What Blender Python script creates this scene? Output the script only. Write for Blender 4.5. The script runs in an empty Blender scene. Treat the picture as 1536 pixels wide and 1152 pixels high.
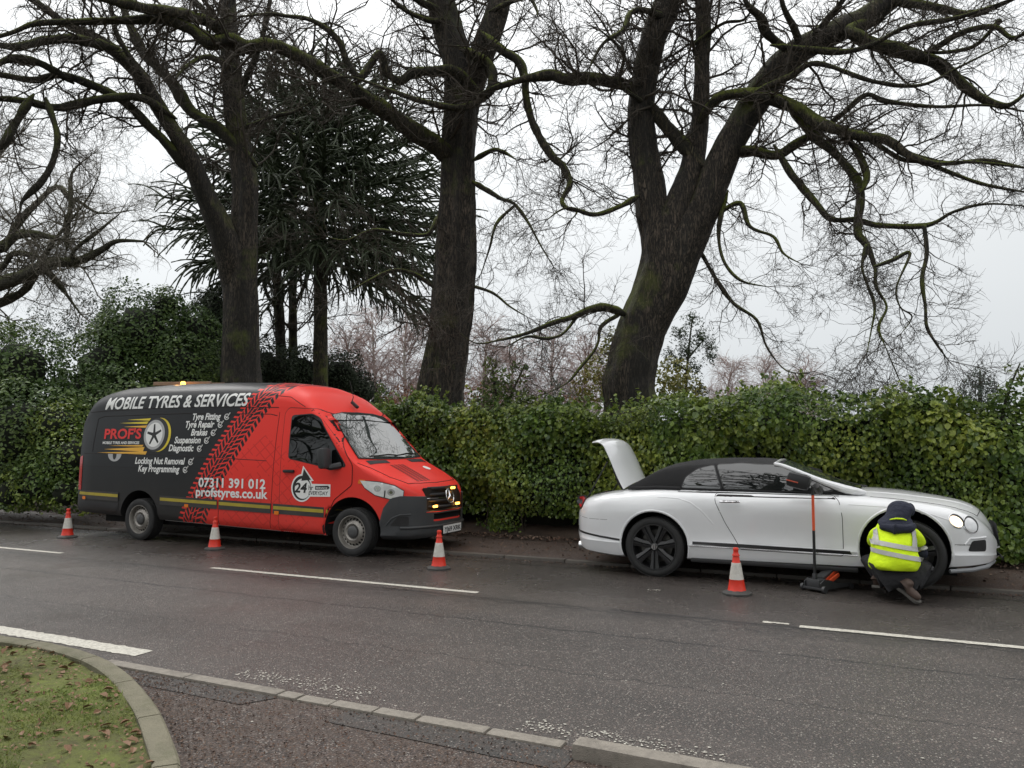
import bpy, bmesh, math, random
import numpy as np
from mathutils import Vector, Matrix, noise
from mathutils.bvhtree import BVHTree
from mathutils.geometry import delaunay_2d_cdt
rnd = random.Random(7)
rng = np.random.default_rng(11)
C = bpy.context.scene.collection
SC = bpy.context.scene

# ------------------------------------------------------------------ camera, sky, sun, exposure
F, PITCH, HC = 1154.0, math.radians(4.35), 1.63
cam = bpy.data.cameras.new('camera'); co = bpy.data.objects.new('camera', cam); C.objects.link(co)
co.location = (0, 0, HC); co.rotation_euler = (math.radians(90) + PITCH, 0, 0)
cam.sensor_width = 36; cam.lens = 36 * F / 1536; cam.clip_end = 2000; cam.clip_start = 0.1
SC.camera = co
SC.view_settings.view_transform = 'Standard'; SC.view_settings.look = 'None'
SC.view_settings.exposure = 0.56; SC.view_settings.gamma = 1; SC.view_settings.use_curve_mapping = False
SUN_EL, SUN_AZ = math.radians(52), math.radians(-35)
w = bpy.data.worlds.new('World'); SC.world = w; w.use_nodes = True
nt = w.node_tree; nt.nodes.clear()
def wn(t, **k):
    n = nt.nodes.new(t)
    for a, b in k.items(): setattr(n, a, b)
    return n
out = wn('ShaderNodeOutputWorld'); bg = wn('ShaderNodeBackground')
sky = wn('ShaderNodeTexSky', sky_type='NISHITA', sun_disc=False, sun_elevation=SUN_EL, sun_rotation=SUN_AZ, dust_density=4.0)
hs = wn('ShaderNodeHueSaturation'); hs.inputs['Saturation'].default_value = 0.05; hs.inputs['Value'].default_value = 0.5
tc = wn('ShaderNodeTexCoord'); sep = wn('ShaderNodeSeparateXYZ'); ramp = wn('ShaderNodeValToRGB')
ramp.color_ramp.interpolation = 'B_SPLINE'
els = ramp.color_ramp.elements
els[0].position = 0.0; els[0].color = (0.46, 0.485, 0.505, 1)
els[1].position = 1.0; els[1].color = (3.2, 3.2, 3.22, 1)
for p, c in ((0.12, (0.50, 0.525, 0.54)), (0.30, (0.60, 0.62, 0.632)), (0.60, (0.86, 0.875, 0.885))):
    e = els.new(p); e.color = (*c, 1)
cn = wn('ShaderNodeTexNoise'); cn.inputs['Scale'].default_value = 1.6; cn.inputs['Detail'].default_value = 4
mr = wn('ShaderNodeMapRange'); mr.inputs['To Min'].default_value = 0.90; mr.inputs['To Max'].default_value = 1.12
# the overcast is a little thinner towards the left
sx = wn('ShaderNodeMapRange'); sx.inputs['From Min'].default_value = -1; sx.inputs['From Max'].default_value = 1
sx.inputs['To Min'].default_value = 1.06; sx.inputs['To Max'].default_value = 0.85
m1 = wn('ShaderNodeMath', operation='MULTIPLY'); vm = wn('ShaderNodeVectorMath', operation='SCALE')
sc10 = wn('ShaderNodeVectorMath', operation='SCALE'); sc10.inputs['Scale'].default_value = 9.6
mx = wn('ShaderNodeMix', data_type='RGBA'); mx.inputs['Factor'].default_value = 0.9
L = nt.links.new
L(tc.outputs['Generated'], sep.inputs[0]); L(sep.outputs['Z'], ramp.inputs[0])
L(tc.outputs['Generated'], cn.inputs['Vector']); L(cn.outputs[0], mr.inputs['Value']); L(sep.outputs['X'], sx.inputs['Value'])
L(mr.outputs[0], m1.inputs[0]); L(sx.outputs[0], m1.inputs[1])
L(ramp.outputs[0], vm.inputs[0]); L(m1.outputs[0], vm.inputs['Scale']); L(vm.outputs[0], sc10.inputs[0])
L(sky.outputs[0], hs.inputs['Color']); L(hs.outputs[0], mx.inputs[6]); L(sc10.outputs[0], mx.inputs[7])
L(mx.outputs[2], bg.inputs['Color']); bg.inputs['Strength'].default_value = 0.12
L(bg.outputs[0], out.inputs[0])
sun = bpy.data.lights.new('sun', 'SUN'); so = bpy.data.objects.new('sun', sun); C.objects.link(so)
sun.energy = 1.4; sun.angle = math.radians(35); sun.color = (1, 0.98, 0.95)
so.rotation_euler = (math.radians(90) - SUN_EL, 0, math.radians(180) - SUN_AZ)
SC.cycles.max_bounces = 6; SC.cycles.transparent_max_bounces = 8

# ------------------------------------------------------------------ places
AN = math.radians(-25.2)
DV = Vector((math.cos(AN), math.sin(AN), 0)); NV = Vector((-math.sin(AN), math.cos(AN), 0))
def rp(s, t, z=0.0): return DV * s + NV * t + Vector((0, 0, z))       # along the road, across the road
def at(u, v, Y):                                                      # the place seen at a point of the photo, Y metres ahead
    rt, up = (u - 768) / F, (576 - v) / F
    y, z = math.cos(PITCH) - up * math.sin(PITCH), math.sin(PITCH) + up * math.cos(PITCH)
    return Vector((rt * Y / y, Y, HC + z * Y / y))

# ------------------------------------------------------------------ objects
def tag(o, label=None, cat=None, group=None, kind=None):
    for k, v in (('label', label), ('category', cat), ('group', group), ('kind', kind)):
        if v: o[k] = v
    return o
def thing(name, label, cat, loc=(0, 0, 0), rz=0.0, group=None):
    o = bpy.data.objects.new(name, None); C.objects.link(o); o.location = loc; o.rotation_euler = (0, 0, rz)
    o.empty_display_size = 0.2
    return tag(o, label, cat, group)
def link_mesh(name, me, mat, parent=None):
    o = bpy.data.objects.new(name, me); C.objects.link(o)
    if mat is not None and not me.materials:
        for m in (mat if isinstance(mat, (list, tuple)) else [mat]): me.materials.append(m)
    if parent is not None: o.parent = parent
    return o
def npmesh(name, V, Fc, mat, parent=None, smooth=True, n=None):
    V = np.asarray(V, dtype=np.float32).reshape(-1, 3); Fc = np.asarray(Fc, dtype=np.int32)
    me = bpy.data.meshes.new(name); k = Fc.shape[1]
    me.vertices.add(len(V)); me.vertices.foreach_set('co', V.ravel())
    me.loops.add(Fc.size); me.loops.foreach_set('vertex_index', Fc.ravel())
    me.polygons.add(len(Fc)); me.polygons.foreach_set('loop_start', np.arange(0, Fc.size, k, dtype=np.int32))
    me.polygons.foreach_set('loop_total', np.full(len(Fc), k, dtype=np.int32))
    me.polygons.foreach_set('use_smooth', np.full(len(Fc), smooth))
    me.update(calc_edges=True)
    return link_mesh(name, me, mat, parent)
def pymesh(name, V, Fc, mat, parent=None, smooth=False, sharp=None):
    me = bpy.data.meshes.new(name); me.from_pydata([tuple(v) for v in V], [], Fc); me.update()
    if smooth:
        me.polygons.foreach_set('use_smooth', [True] * len(me.polygons))
        if sharp: me.set_sharp_from_angle(angle=math.radians(sharp))
    return link_mesh(name, me, mat, parent)
class MB:
    """collects simple solids into one mesh"""
    def __init__(s): s.v = []; s.f = []
    def add(s, V, Fc):
        b = len(s.v); s.v += [tuple(v) for v in V]; s.f += [tuple(i + b for i in f) for f in Fc]; return s
    def box(s, c, d, rot=None, bev=0.0):
        bm = bmesh.new(); bmesh.ops.create_cube(bm, size=1)
        bmesh.ops.scale(bm, vec=d, verts=bm.verts)
        if bev: bmesh.ops.bevel(bm, geom=bm.edges[:], offset=bev, segments=2, affect='EDGES', profile=0.6)
        M = Matrix.Translation(c) @ (rot.to_4x4() if rot is not None else Matrix())
        bmesh.ops.transform(bm, matrix=M, verts=bm.verts); s.bm(bm); return s
    def bm(s, bm):
        bm.verts.ensure_lookup_table(); bm.verts.index_update()
        s.add([v.co.copy() for v in bm.verts], [[v.index for v in f.verts] for f in bm.faces]); bm.free()
    def tube(s, pts, r, n=8, caps=True):
        V, Fc = tube1(pts, r, n, caps); return s.add(V, Fc)
    def lathe(s, prof, n=24, M=None):
        V = []; Fc = []; k = len(prof)
        for i in range(n):
            a = 2 * math.pi * i / n
            for (r, z) in prof: V.append(Vector((r * math.cos(a), r * math.sin(a), z)))
        for i in range(n):
            j = (i + 1) % n
            for q in range(k - 1): Fc.append((i * k + q, j * k + q, j * k + q + 1, i * k + q + 1))
        if M is not None: V = [M @ v for v in V]
        return s.add(V, Fc)
    def build(s, name, mat, parent=None, smooth=False, sharp=35): return pymesh(name, s.v, s.f, mat, parent, smooth, sharp)
def tube1(pts, r, n=8, caps=True):
    pts = [Vector(p) for p in pts]; K = len(pts)
    rr = r if isinstance(r, (list, tuple)) else [r] * K
    V = []; Fc = []; up = None
    for i, p in enumerate(pts):
        t = (pts[min(i + 1, K - 1)] - pts[max(i - 1, 0)]).normalized()
        if up is None: up = t.orthogonal().normalized()
        up = (up - t * up.dot(t)).normalized(); b = t.cross(up)
        for k in range(n):
            a = 2 * math.pi * k / n; V.append(p + (up * math.cos(a) + b * math.sin(a)) * rr[i])
    for i in range(K - 1):
        for k in range(n):
            l = (k + 1) % n; Fc.append((i * n + k, i * n + l, (i + 1) * n + l, (i + 1) * n + k))
    if caps: Fc.append(tuple(range(n))[::-1]); Fc.append(tuple((K - 1) * n + k for k in range(n)))
    return V, Fc
def catmull(P, step=4):
    P = [np.array(p, float) for p in P]; out = []
    for i in range(len(P) - 1):
        a, b, c, d = P[max(i - 1, 0)], P[i], P[i + 1], P[min(i + 2, len(P) - 1)]
        for k in range(step):
            t = k / step
            out.append(0.5 * (2 * b + (c - a) * t + (2 * a - 5 * b + 4 * c - d) * t * t + (3 * b - a - 3 * c + d) * t ** 3))
    out.append(P[-1]); return np.array(out)

# ------------------------------------------------------------------ materials
def mat_new(name):
    m = bpy.data.materials.new(name); m.use_nodes = True; t = m.node_tree
    return m, t, t.nodes['Principled BSDF']
def N(t, typ, **k):
    n = t.nodes.new(typ)
    for a, b in k.items():
        if a in n.inputs.keys() if hasattr(n.inputs, 'keys') else False: n.inputs[a].default_value = b
        else: setattr(n, a, b)
    return n
def setin(n, **k):
    for a, b in k.items(): n.inputs[a.replace('_', ' ')].default_value = b
    return n
def plain(name, col, rough=0.5, metal=0.0, var=0.12, scale=8.0, bump=0.0, coat=0.0, ior=None, bscale=None, dirt=0.0, dirtcol=(0.05, 0.045, 0.04)):
    """a painted, rubber, metal or cloth surface with a little mottling and fine relief"""
    m, t, b = mat_new(name)
    tc = N(t, 'ShaderNodeTexCoord'); n1 = N(t, 'ShaderNodeTexNoise'); setin(n1, Scale=scale, Detail=5.0)
    t.links.new(tc.outputs['Object'], n1.inputs['Vector'])
    mix = N(t, 'ShaderNodeMix', data_type='RGBA')
    mix.inputs[6].default_value = (*[c * (1 - var) for c in col], 1); mix.inputs[7].default_value = (*[min(1, c * (1 + var)) for c in col], 1)
    t.links.new(n1.outputs[0], mix.inputs['Factor'])
    colout = mix.outputs[2]
    if dirt:
        n3 = N(t, 'ShaderNodeTexNoise'); setin(n3, Scale=scale * 0.4, Detail=8.0, Roughness=0.75)
        t.links.new(tc.outputs['Object'], n3.inputs['Vector'])
        r3 = N(t, 'ShaderNodeMapRange'); setin(r3, From_Min=0.45, From_Max=0.75, To_Max=dirt); t.links.new(n3.outputs[0], r3.inputs['Value'])
        mx2 = N(t, 'ShaderNodeMix', data_type='RGBA'); mx2.inputs[7].default_value = (*dirtcol, 1)
        t.links.new(r3.outputs[0], mx2.inputs['Factor']); t.links.new(colout, mx2.inputs[6]); colout = mx2.outputs[2]
    t.links.new(colout, b.inputs['Base Color'])
    setin(b, Roughness=rough, Metallic=metal)
    if coat: b.inputs['Coat Weight'].default_value = coat; b.inputs['Coat Roughness'].default_value = 0.04
    if ior: b.inputs['IOR'].default_value = ior
    if bump:
        n2 = N(t, 'ShaderNodeTexNoise'); setin(n2, Scale=bscale or scale * 12, Detail=4.0); t.links.new(tc.outputs['Object'], n2.inputs['Vector'])
        bp = N(t, 'ShaderNodeBump'); setin(bp, Strength=bump, Distance=0.03 if (bscale or 99) < 25 else 0.01); t.links.new(n2.outputs[0], bp.inputs['Height'])
        t.links.new(bp.outputs[0], b.inputs['Normal'])
    return m
def leafmat(name, ca, cb, cc, rough=0.4, patch=0.35, trans=0.25):
    """each leaf its own green; broad patches lean to the third colour"""
    m, t, b = mat_new(name)
    g = N(t, 'ShaderNodeNewGeometry'); r = N(t, 'ShaderNodeValToRGB')
    e = r.color_ramp.elements; e[0].color = (*ca, 1); e[1].color = (*cb, 1); e2 = e.new(0.55); e2.color = (*[(x + y) / 2 * 0.9 for x, y in zip(ca, cb)], 1)
    t.links.new(g.outputs['Random Per Island'], r.inputs[0])
    n1 = N(t, 'ShaderNodeTexNoise'); setin(n1, Scale=patch, Detail=3.0); t.links.new(g.outputs['Position'], n1.inputs['Vector'])
    mr = N(t, 'ShaderNodeMapRange'); setin(mr, From_Min=0.42, From_Max=0.68); t.links.new(n1.outputs[0], mr.inputs['Value'])
    mu = N(t, 'ShaderNodeMath', operation='MULTIPLY'); t.links.new(mr.outputs[0], mu.inputs[0]); t.links.new(g.outputs['Random Per Island'], mu.inputs[1])
    mx = N(t, 'ShaderNodeMix', data_type='RGBA'); mx.inputs[7].default_value = (*cc, 1)
    t.links.new(mu.outputs[0], mx.inputs['Factor']); t.links.new(r.outputs[0], mx.inputs[6]); t.links.new(mx.outputs[2], b.inputs['Base Color'])
    setin(b, Roughness=rough); b.inputs['Specular IOR Level'].default_value = 0.45
    if trans:
        tr = N(t, 'ShaderNodeBsdfTranslucent'); ad = N(t, 'ShaderNodeMixShader'); ad.inputs[0].default_value = trans
        t.links.new(mx.outputs[2], tr.inputs[0]); o = t.nodes['Material Output']
        t.links.new(b.outputs[0], ad.inputs[1]); t.links.new(tr.outputs[0], ad.inputs[2]); t.links.new(ad.outputs[0], o.inputs[0])
    return m
def barkmat(name, ca, cb, moss=0.5, scale=1.0, streak=1.0, mlo=0.46, mhi=0.66):
    m, t, b = mat_new(name)
    g = N(t, 'ShaderNodeNewGeometry'); mp = N(t, 'ShaderNodeMapping'); mp.inputs['Scale'].default_value = (9 * scale, 9 * scale, 1.6 * scale * streak)
    t.links.new(g.outputs['Position'], mp.inputs[0])
    n1 = N(t, 'ShaderNodeTexNoise'); setin(n1, Scale=1.0, Detail=8.0, Roughness=0.65); t.links.new(mp.outputs[0], n1.inputs['Vector'])
    # furrows: stretched ridges broken by a coarser wave
    mq = N(t, 'ShaderNodeMapping'); mq.inputs['Scale'].default_value = (26 * scale, 26 * scale, 4.2 * scale * streak); t.links.new(g.outputs['Position'], mq.inputs[0])
    wv = N(t, 'ShaderNodeTexNoise'); setin(wv, Scale=1.0, Detail=5.0, Roughness=0.6, Distortion=0.6); t.links.new(mq.outputs[0], wv.inputs['Vector'])
    rd = N(t, 'ShaderNodeMath', operation='SUBTRACT'); rd.inputs[1].default_value = 0.5; t.links.new(wv.outputs[0], rd.inputs[0]); ra = N(t, 'ShaderNodeMath', operation='ABSOLUTE'); t.links.new(rd.outputs[0], ra.inputs[0])
    vr = N(t, 'ShaderNodeMapRange'); setin(vr, From_Max=0.12); t.links.new(ra.outputs[0], vr.inputs['Value'])
    lo = N(t, 'ShaderNodeTexNoise'); setin(lo, Scale=0.22, Detail=3.0); t.links.new(mp.outputs[0], lo.inputs['Vector']); lr = N(t, 'ShaderNodeMapRange'); setin(lr, From_Min=0.40, From_Max=0.56, To_Min=0.35); t.links.new(lo.outputs[0], lr.inputs['Value'])
    mu0 = N(t, 'ShaderNodeMath', operation='MULTIPLY'); t.links.new(n1.outputs[0], mu0.inputs[0]); t.links.new(vr.outputs[0], mu0.inputs[1])
    mu = N(t, 'ShaderNodeMath', operation='MULTIPLY'); t.links.new(mu0.outputs[0], mu.inputs[0]); t.links.new(lr.outputs[0], mu.inputs[1])
    r = N(t, 'ShaderNodeValToRGB'); e = r.color_ramp.elements; e[0].color = (*ca, 1); e[1].color = (*cb, 1); e[0].position = 0.05; e[1].position = 0.55
    t.links.new(mu.outputs[0], r.inputs[0])
    # moss sits on the upper sides and in patches
    sp = N(t, 'ShaderNodeSeparateXYZ'); t.links.new(g.outputs['Normal'], sp.inputs[0])
    n2 = N(t, 'ShaderNodeTexNoise'); setin(n2, Scale=1.1, Detail=6.0, Roughness=0.7); t.links.new(g.outputs['Position'], n2.inputs['Vector'])
    ad = N(t, 'ShaderNodeMath', operation='MULTIPLY_ADD'); t.links.new(sp.outputs['Z'], ad.inputs[0]); ad.inputs[1].default_value = 0.28; t.links.new(n2.outputs[0], ad.inputs[2])
    mm = N(t, 'ShaderNodeMapRange'); setin(mm, From_Min=mlo, From_Max=mhi, To_Max=moss); t.links.new(ad.outputs[0], mm.inputs['Value'])
    mx = N(t, 'ShaderNodeMix', data_type='RGBA'); mx.inputs[7].default_value = (0.135, 0.165, 0.018, 1)
    t.links.new(mm.outputs[0], mx.inputs['Factor']); t.links.new(r.outputs[0], mx.inputs[6]); t.links.new(mx.outputs[2], b.inputs['Base Color'])
    setin(b, Roughness=0.85)
    bp = N(t, 'ShaderNodeBump'); setin(bp, Strength=0.9, Distance=0.05); t.links.new(mu.outputs[0], bp.inputs['Height']); t.links.new(bp.outputs[0], b.inputs['Normal'])
    return m
# ------------------------------------------------------------------ ground, road, kerbs
def asphalt(name, base, dark, wet, cracks=True, stones=1.0, brown=0.0):
    m, t, b = mat_new(name)
    tc = N(t, 'ShaderNodeTexCoord'); ob = tc.outputs['Object']
    def noi(scale, detail=4.0, rough=0.6, vec=None):
        n = N(t, 'ShaderNodeTexNoise'); setin(n, Scale=scale, Detail=detail, Roughness=rough); t.links.new(vec or ob, n.inputs['Vector']); return n.outputs[0]
    def rng_(x, a, c, lo=0.0, hi=1.0):
        n = N(t, 'ShaderNodeMapRange'); setin(n, From_Min=a, From_Max=c, To_Min=lo, To_Max=hi); t.links.new(x, n.inputs['Value']); return n.outputs[0]
    def mixc(f, a, c):
        n = N(t, 'ShaderNodeMix', data_type='RGBA')
        for i, x in ((6, a), (7, c)):
            if isinstance(x, tuple): n.inputs[i].default_value = (*x, 1)
            else: t.links.new(x, n.inputs[i])
        t.links.new(f, n.inputs['Factor']); return n.outputs[2]
    def mth(op, a, c=None):
        n = N(t, 'ShaderNodeMath', operation=op)
        for i, x in ((0, a), (1, c)):
            if x is None: continue
            if isinstance(x, (int, float)): n.inputs[i].default_value = x
            else: t.links.new(x, n.inputs[i])
        return n.outputs[0]
    mp = N(t, 'ShaderNodeMapping'); mp.inputs['Scale'].default_value = (0.12, 0.9, 1); t.links.new(ob, mp.inputs[0])
    lanes = noi(1.0, 5, 0.6, mp.outputs[0])                       # long wear bands along the road
    col = mixc(rng_(lanes, 0.35, 0.65), dark, base)
    col = mixc(rng_(noi(0.7, 6, 0.7), 0.42, 0.62, 0, 0.6), col, tuple(x * 0.55 for x in base))
    col = mixc(rng_(noi(105, 3, 0.6), 0.34, 0.60), tuple(x * 0.30 for x in dark), col) if True else col
    vo = N(t, 'ShaderNodeTexVoronoi'); setin(vo, Scale=80.0); t.links.new(ob, vo.inputs['Vector'])
    sp = N(t, 'ShaderNodeSeparateColor'); t.links.new(vo.outputs['Color'], sp.inputs[0])
    st = mth('MULTIPLY', mth('GREATER_THAN', sp.outputs[0], 1 - 0.07 * stones), mth('LESS_THAN', vo.outputs['Distance'], 0.45))
    col = mixc(mth('MULTIPLY', st, 0.75), col, (0.36, 0.33, 0.29))
    st3 = mth('MULTIPLY', mth('GREATER_THAN', sp.outputs[1], 1 - 0.12 * stones), mth('LESS_THAN', vo.outputs['Distance'], 0.5))
    col = mixc(mth('MULTIPLY', st3, 0.65), col, (0.20, 0.155, 0.135))
    v2 = N(t, 'ShaderNodeTexVoronoi'); setin(v2, Scale=14.0); t.links.new(ob, v2.inputs['Vector'])
    s2 = N(t, 'ShaderNodeSeparateColor'); t.links.new(v2.outputs['Color'], s2.inputs[0])
    chips = mth('MULTIPLY', mth('GREATER_THAN', s2.outputs[1], 0.972), mth('LESS_THAN', v2.outputs['Distance'], 0.14))
    col = mixc(mth('MULTIPLY', chips, 0.8), col, (0.42, 0.38, 0.33))
    if cracks:
        so_ = N(t, 'ShaderNodeSeparateXYZ'); t.links.new(ob, so_.inputs[0])
        mpc = N(t, 'ShaderNodeMapping'); mpc.inputs['Scale'].default_value = (1, 0, 0); t.links.new(ob, mpc.inputs[0])
        for k, (t0, wd, amp, strn) in enumerate(((7.34, 0.050, 0.24, 1.0), (6.40, 0.026, 0.35, 0.85), (9.55, 0.05, 0.2, 0.9), (5.25, 0.014, 0.6, 0.8), (7.25, 0.03, 0.6, 0.9))):
            nz = noi(1.6 + 0.5 * k, 9, 0.78, mpc.outputs[0])
            off = mth('MULTIPLY', mth('SUBTRACT', nz, 0.5), amp)
            dd = mth('ABSOLUTE', mth('SUBTRACT', mth('SUBTRACT', so_.outputs['Y'], t0), off))
            ln = rng_(dd, wd * 0.4, wd, strn, 0.0)
            brk = rng_(noi(1.3 + k, 4, 0.7), 0.34, 0.46)
            col = mixc(mth('MULTIPLY', ln, brk), col, (0.006, 0.005, 0.005))
        # crazed patch beside the joint
        vc = N(t, 'ShaderNodeTexVoronoi', feature='DISTANCE_TO_EDGE'); setin(vc, Scale=7.0); wj = N(t, 'ShaderNodeVectorMath', operation='ADD'); nj = N(t, 'ShaderNodeTexNoise'); setin(nj, Scale=5.0, Detail=5.0); t.links.new(ob, nj.inputs['Vector']); sj = N(t, 'ShaderNodeVectorMath', operation='SCALE'); sj.inputs['Scale'].default_value = 0.35
        t.links.new(nj.outputs[1], sj.inputs[0]); t.links.new(ob, wj.inputs[0]); t.links.new(sj.outputs[0], wj.inputs[1]); t.links.new(wj.outputs[0], vc.inputs['Vector'])
        zx = rng_(mth('ABSOLUTE', mth('SUBTRACT', so_.outputs['X'], -0.9)), 0.6, 1.5, 1.0, 0.0); zy = rng_(mth('ABSOLUTE', mth('SUBTRACT', so_.outputs['Y'], 7.1)), 0.1, 0.5, 1.0, 0.0)
        col = mixc(mth('MULTIPLY', mth('MULTIPLY', zx, zy), mth('MULTIPLY', rng_(vc.outputs[0], 0.02, 0.07, 0.9, 0.0), rng_(noi(6, 4, 0.7), 0.42, 0.55))), col, (0.008, 0.007, 0.007))
        # a darker strip of newer surface along the joint
        ed = mth('MULTIPLY', rng_(mth('ABSOLUTE', mth('SUBTRACT', so_.outputs['Y'], 7.25)), 0.10, 0.5, 0.6, 0.0), rng_(noi(2.2, 6, 0.7), 0.4, 0.6))
        col = mixc(ed, col, tuple(x * 0.45 for x in dark))
        # dirt gathered at the foot of the far kerb
        gd = mth('MULTIPLY', rng_(so_.outputs['Y'], 9.35, 9.95, 0.0, 0.8), rng_(noi(3, 6, 0.75), 0.35, 0.6))
        col = mixc(gd, col, (0.022, 0.016, 0.012))
    if brown:
        col = mixc(mth('MULTIPLY', rng_(noi(5, 8, 0.8), 0.42, 0.6), brown), col, (0.055, 0.033, 0.022))
        col = mixc(mth('MULTIPLY', rng_(noi(40, 6, 0.8), 0.5, 0.65), brown), col, (0.10, 0.06, 0.038))
    t.links.new(col, b.inputs['Base Color'])
    b.inputs['Roughness'].default_value = 0.5
    wr = rng_(noi(0.55, 5, 0.65), 0.35, 0.68, wet[0], wet[1]); t.links.new(wr, b.inputs['Roughness'])
    if cracks: t.links.new(mth('MULTIPLY', wr, rng_(so_.outputs['Y'], 6.6, 8.2, 1.0, 0.62)), b.inputs['Roughness']); col2 = mixc(rng_(so_.outputs['Y'], 6.9, 8.3, 0.0, 0.38), col, tuple(x * 0.45 for x in dark)); t.links.new(col2, b.inputs['Base Color'])
    h = mth('ADD', mth('MULTIPLY', noi(75, 5, 0.7), 1.0), mth('MULTIPLY', vo.outputs['Distance'], 0.6))
    bp = N(t, 'ShaderNodeBump'); setin(bp, Strength=0.8, Distance=0.012); t.links.new(h, bp.inputs['Height']); t.links.new(bp.outputs[0], b.inputs['Normal'])
    return m
def soilmat(name, ca, cb, rough=0.9, scale=30):
    m, t, b = mat_new(name)
    tc = N(t, 'ShaderNodeTexCoord'); n1 = N(t, 'ShaderNodeTexNoise'); setin(n1, Scale=scale, Detail=8.0, Roughness=0.8); t.links.new(tc.outputs['Object'], n1.inputs['Vector'])
    n2 = N(t, 'ShaderNodeTexNoise'); setin(n2, Scale=scale * 0.06, Detail=6.0, Roughness=0.7); t.links.new(tc.outputs['Object'], n2.inputs['Vector'])
    r = N(t, 'ShaderNodeValToRGB'); e = r.color_ramp.elements; e[0].position = 0.35; e[1].position = 0.68; e[0].color = (*ca, 1); e[1].color = (*cb, 1)
    ad = N(t, 'ShaderNodeMath', operation='MULTIPLY_ADD'); ad.inputs[1].default_value = 0.5; t.links.new(n1.outputs[0], ad.inputs[0])
    hf = N(t, 'ShaderNodeMath', operation='MULTIPLY'); hf.inputs[1].default_value = 0.5; t.links.new(n2.outputs[0], hf.inputs[0]); t.links.new(hf.outputs[0], ad.inputs[2])
    t.links.new(ad.outputs[0], r.inputs[0]); t.links.new(r.outputs[0], b.inputs['Base Color']); setin(b, Roughness=rough)
    bp = N(t, 'ShaderNodeBump'); setin(bp, Strength=0.9, Distance=0.02); t.links.new(n1.outputs[0], bp.inputs['Height']); t.links.new(bp.outputs[0], b.inputs['Normal'])
    return m
M_ROAD = asphalt('wet_asphalt', (0.122, 0.102, 0.090), (0.062, 0.053, 0.048), (0.27, 0.6), stones=1.6)
M_PATH = asphalt('old_path_asphalt', (0.085, 0.058, 0.047), (0.045, 0.033, 0.028), (0.45, 0.8), cracks=False, brown=0.85)
M_LANE = asphalt('side_lane_asphalt', (0.088, 0.066, 0.056), (0.045, 0.033, 0.028), (0.45, 0.75), cracks=False, stones=3.0, brown=0.8)
M_SOIL = soilmat('leafy_soil', (0.014, 0.010, 0.007), (0.075, 0.047, 0.03), 0.85, 22)
M_FIELD = soilmat('far_grass_ground', (0.03, 0.04, 0.015), (0.06, 0.075, 0.03), 0.9, 5)
M_LAWN = soilmat('mossy_turf', (0.055, 0.040, 0.022), (0.165, 0.205, 0.03), 0.9, 16)
M_KERB = plain('weathered_kerb_concrete', (0.17, 0.155, 0.105), 0.8, var=0.3, scale=9, bump=0.8, bscale=90, dirt=0.9, dirtcol=(0.065, 0.07, 0.028))
M_KERB2 = plain('worn_dropped_kerb', (0.25, 0.225, 0.19), 0.75, var=0.3, scale=18, bump=0.6, bscale=150, dirt=0.7, dirtcol=(0.07, 0.06, 0.05))
M_KERB3 = plain('dirty_far_kerb', (0.10, 0.088, 0.075), 0.6, var=0.3, scale=6, bump=0.5, bscale=100, dirt=0.8, dirtcol=(0.03, 0.024, 0.02))
M_STRIP = asphalt('grey_lane_edge', (0.078, 0.074, 0.068), (0.046, 0.043, 0.040), (0.4, 0.7), cracks=False, stones=0.8, brown=0.35)
def paintmat():
    m, t, b = mat_new('worn_road_paint'); tc = N(t, 'ShaderNodeTexCoord')
    n = N(t, 'ShaderNodeTexNoise'); setin(n, Scale=34.0, Detail=7.0, Roughness=0.75); t.links.new(tc.outputs['Object'], n.inputs['Vector'])
    r = N(t, 'ShaderNodeValToRGB'); e = r.color_ramp.elements; e[0].position = 0.3; e[0].color = (0.22, 0.20, 0.17, 1); e[1].position = 0.55; e[1].color = (0.56, 0.54, 0.47, 1)
    t.links.new(n.outputs[0], r.inputs[0]); t.links.new(r.outputs[0], b.inputs['Base Color']); setin(b, Roughness=0.6)
    bp = N(t, 'ShaderNodeBump'); setin(bp, Strength=0.4, Distance=0.005); t.links.new(n.outputs[0], bp.inputs['Height']); t.links.new(bp.outputs[0], b.inputs['Normal'])
    return m
M_PAINT = paintmat()
def rotobj(o):
    o.rotation_euler = (0, 0, AN); return o                        # its own x runs along the road, its own y across
def sheet(name, poly, z, mat, kind='structure', parent=None):
    o = pymesh(name, [(x, y, z) for x, y in poly], [tuple(range(len(poly)))], mat, parent)
    if parent is None: rotobj(o); tag(o, kind=kind)
    return o
g = sheet('ground', [(-600, -300), (600, -300), (600, 900), (-600, 900)], -0.03, M_FIELD)
road = sheet('road', [(-120, 3.4), (120, 3.4), (120, 10.02), (-120, 10.02)], 0.0, M_ROAD)
# the near side: a side lane mouth between the lawn corner and the dropped kerb
sheet('side_lane', [(-8, -6), (8, -6), (8, 3.985), (-5.15, 4.0), (-9.5, 4.0), (-9.5, 3)], 0.004, M_LANE)
sheet('lane_edge', [(-2.95, 3.72), (-1.46, 3.68), (-1.46, 3.925), (-2.95, 3.925)], 0.008, M_STRIP); sheet('lane_edge', [(-4.72, 3.74), (-3.62, 3.73), (-3.5, 3.93), (-4.95, 3.93)], 0.008, M_STRIP)
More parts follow.
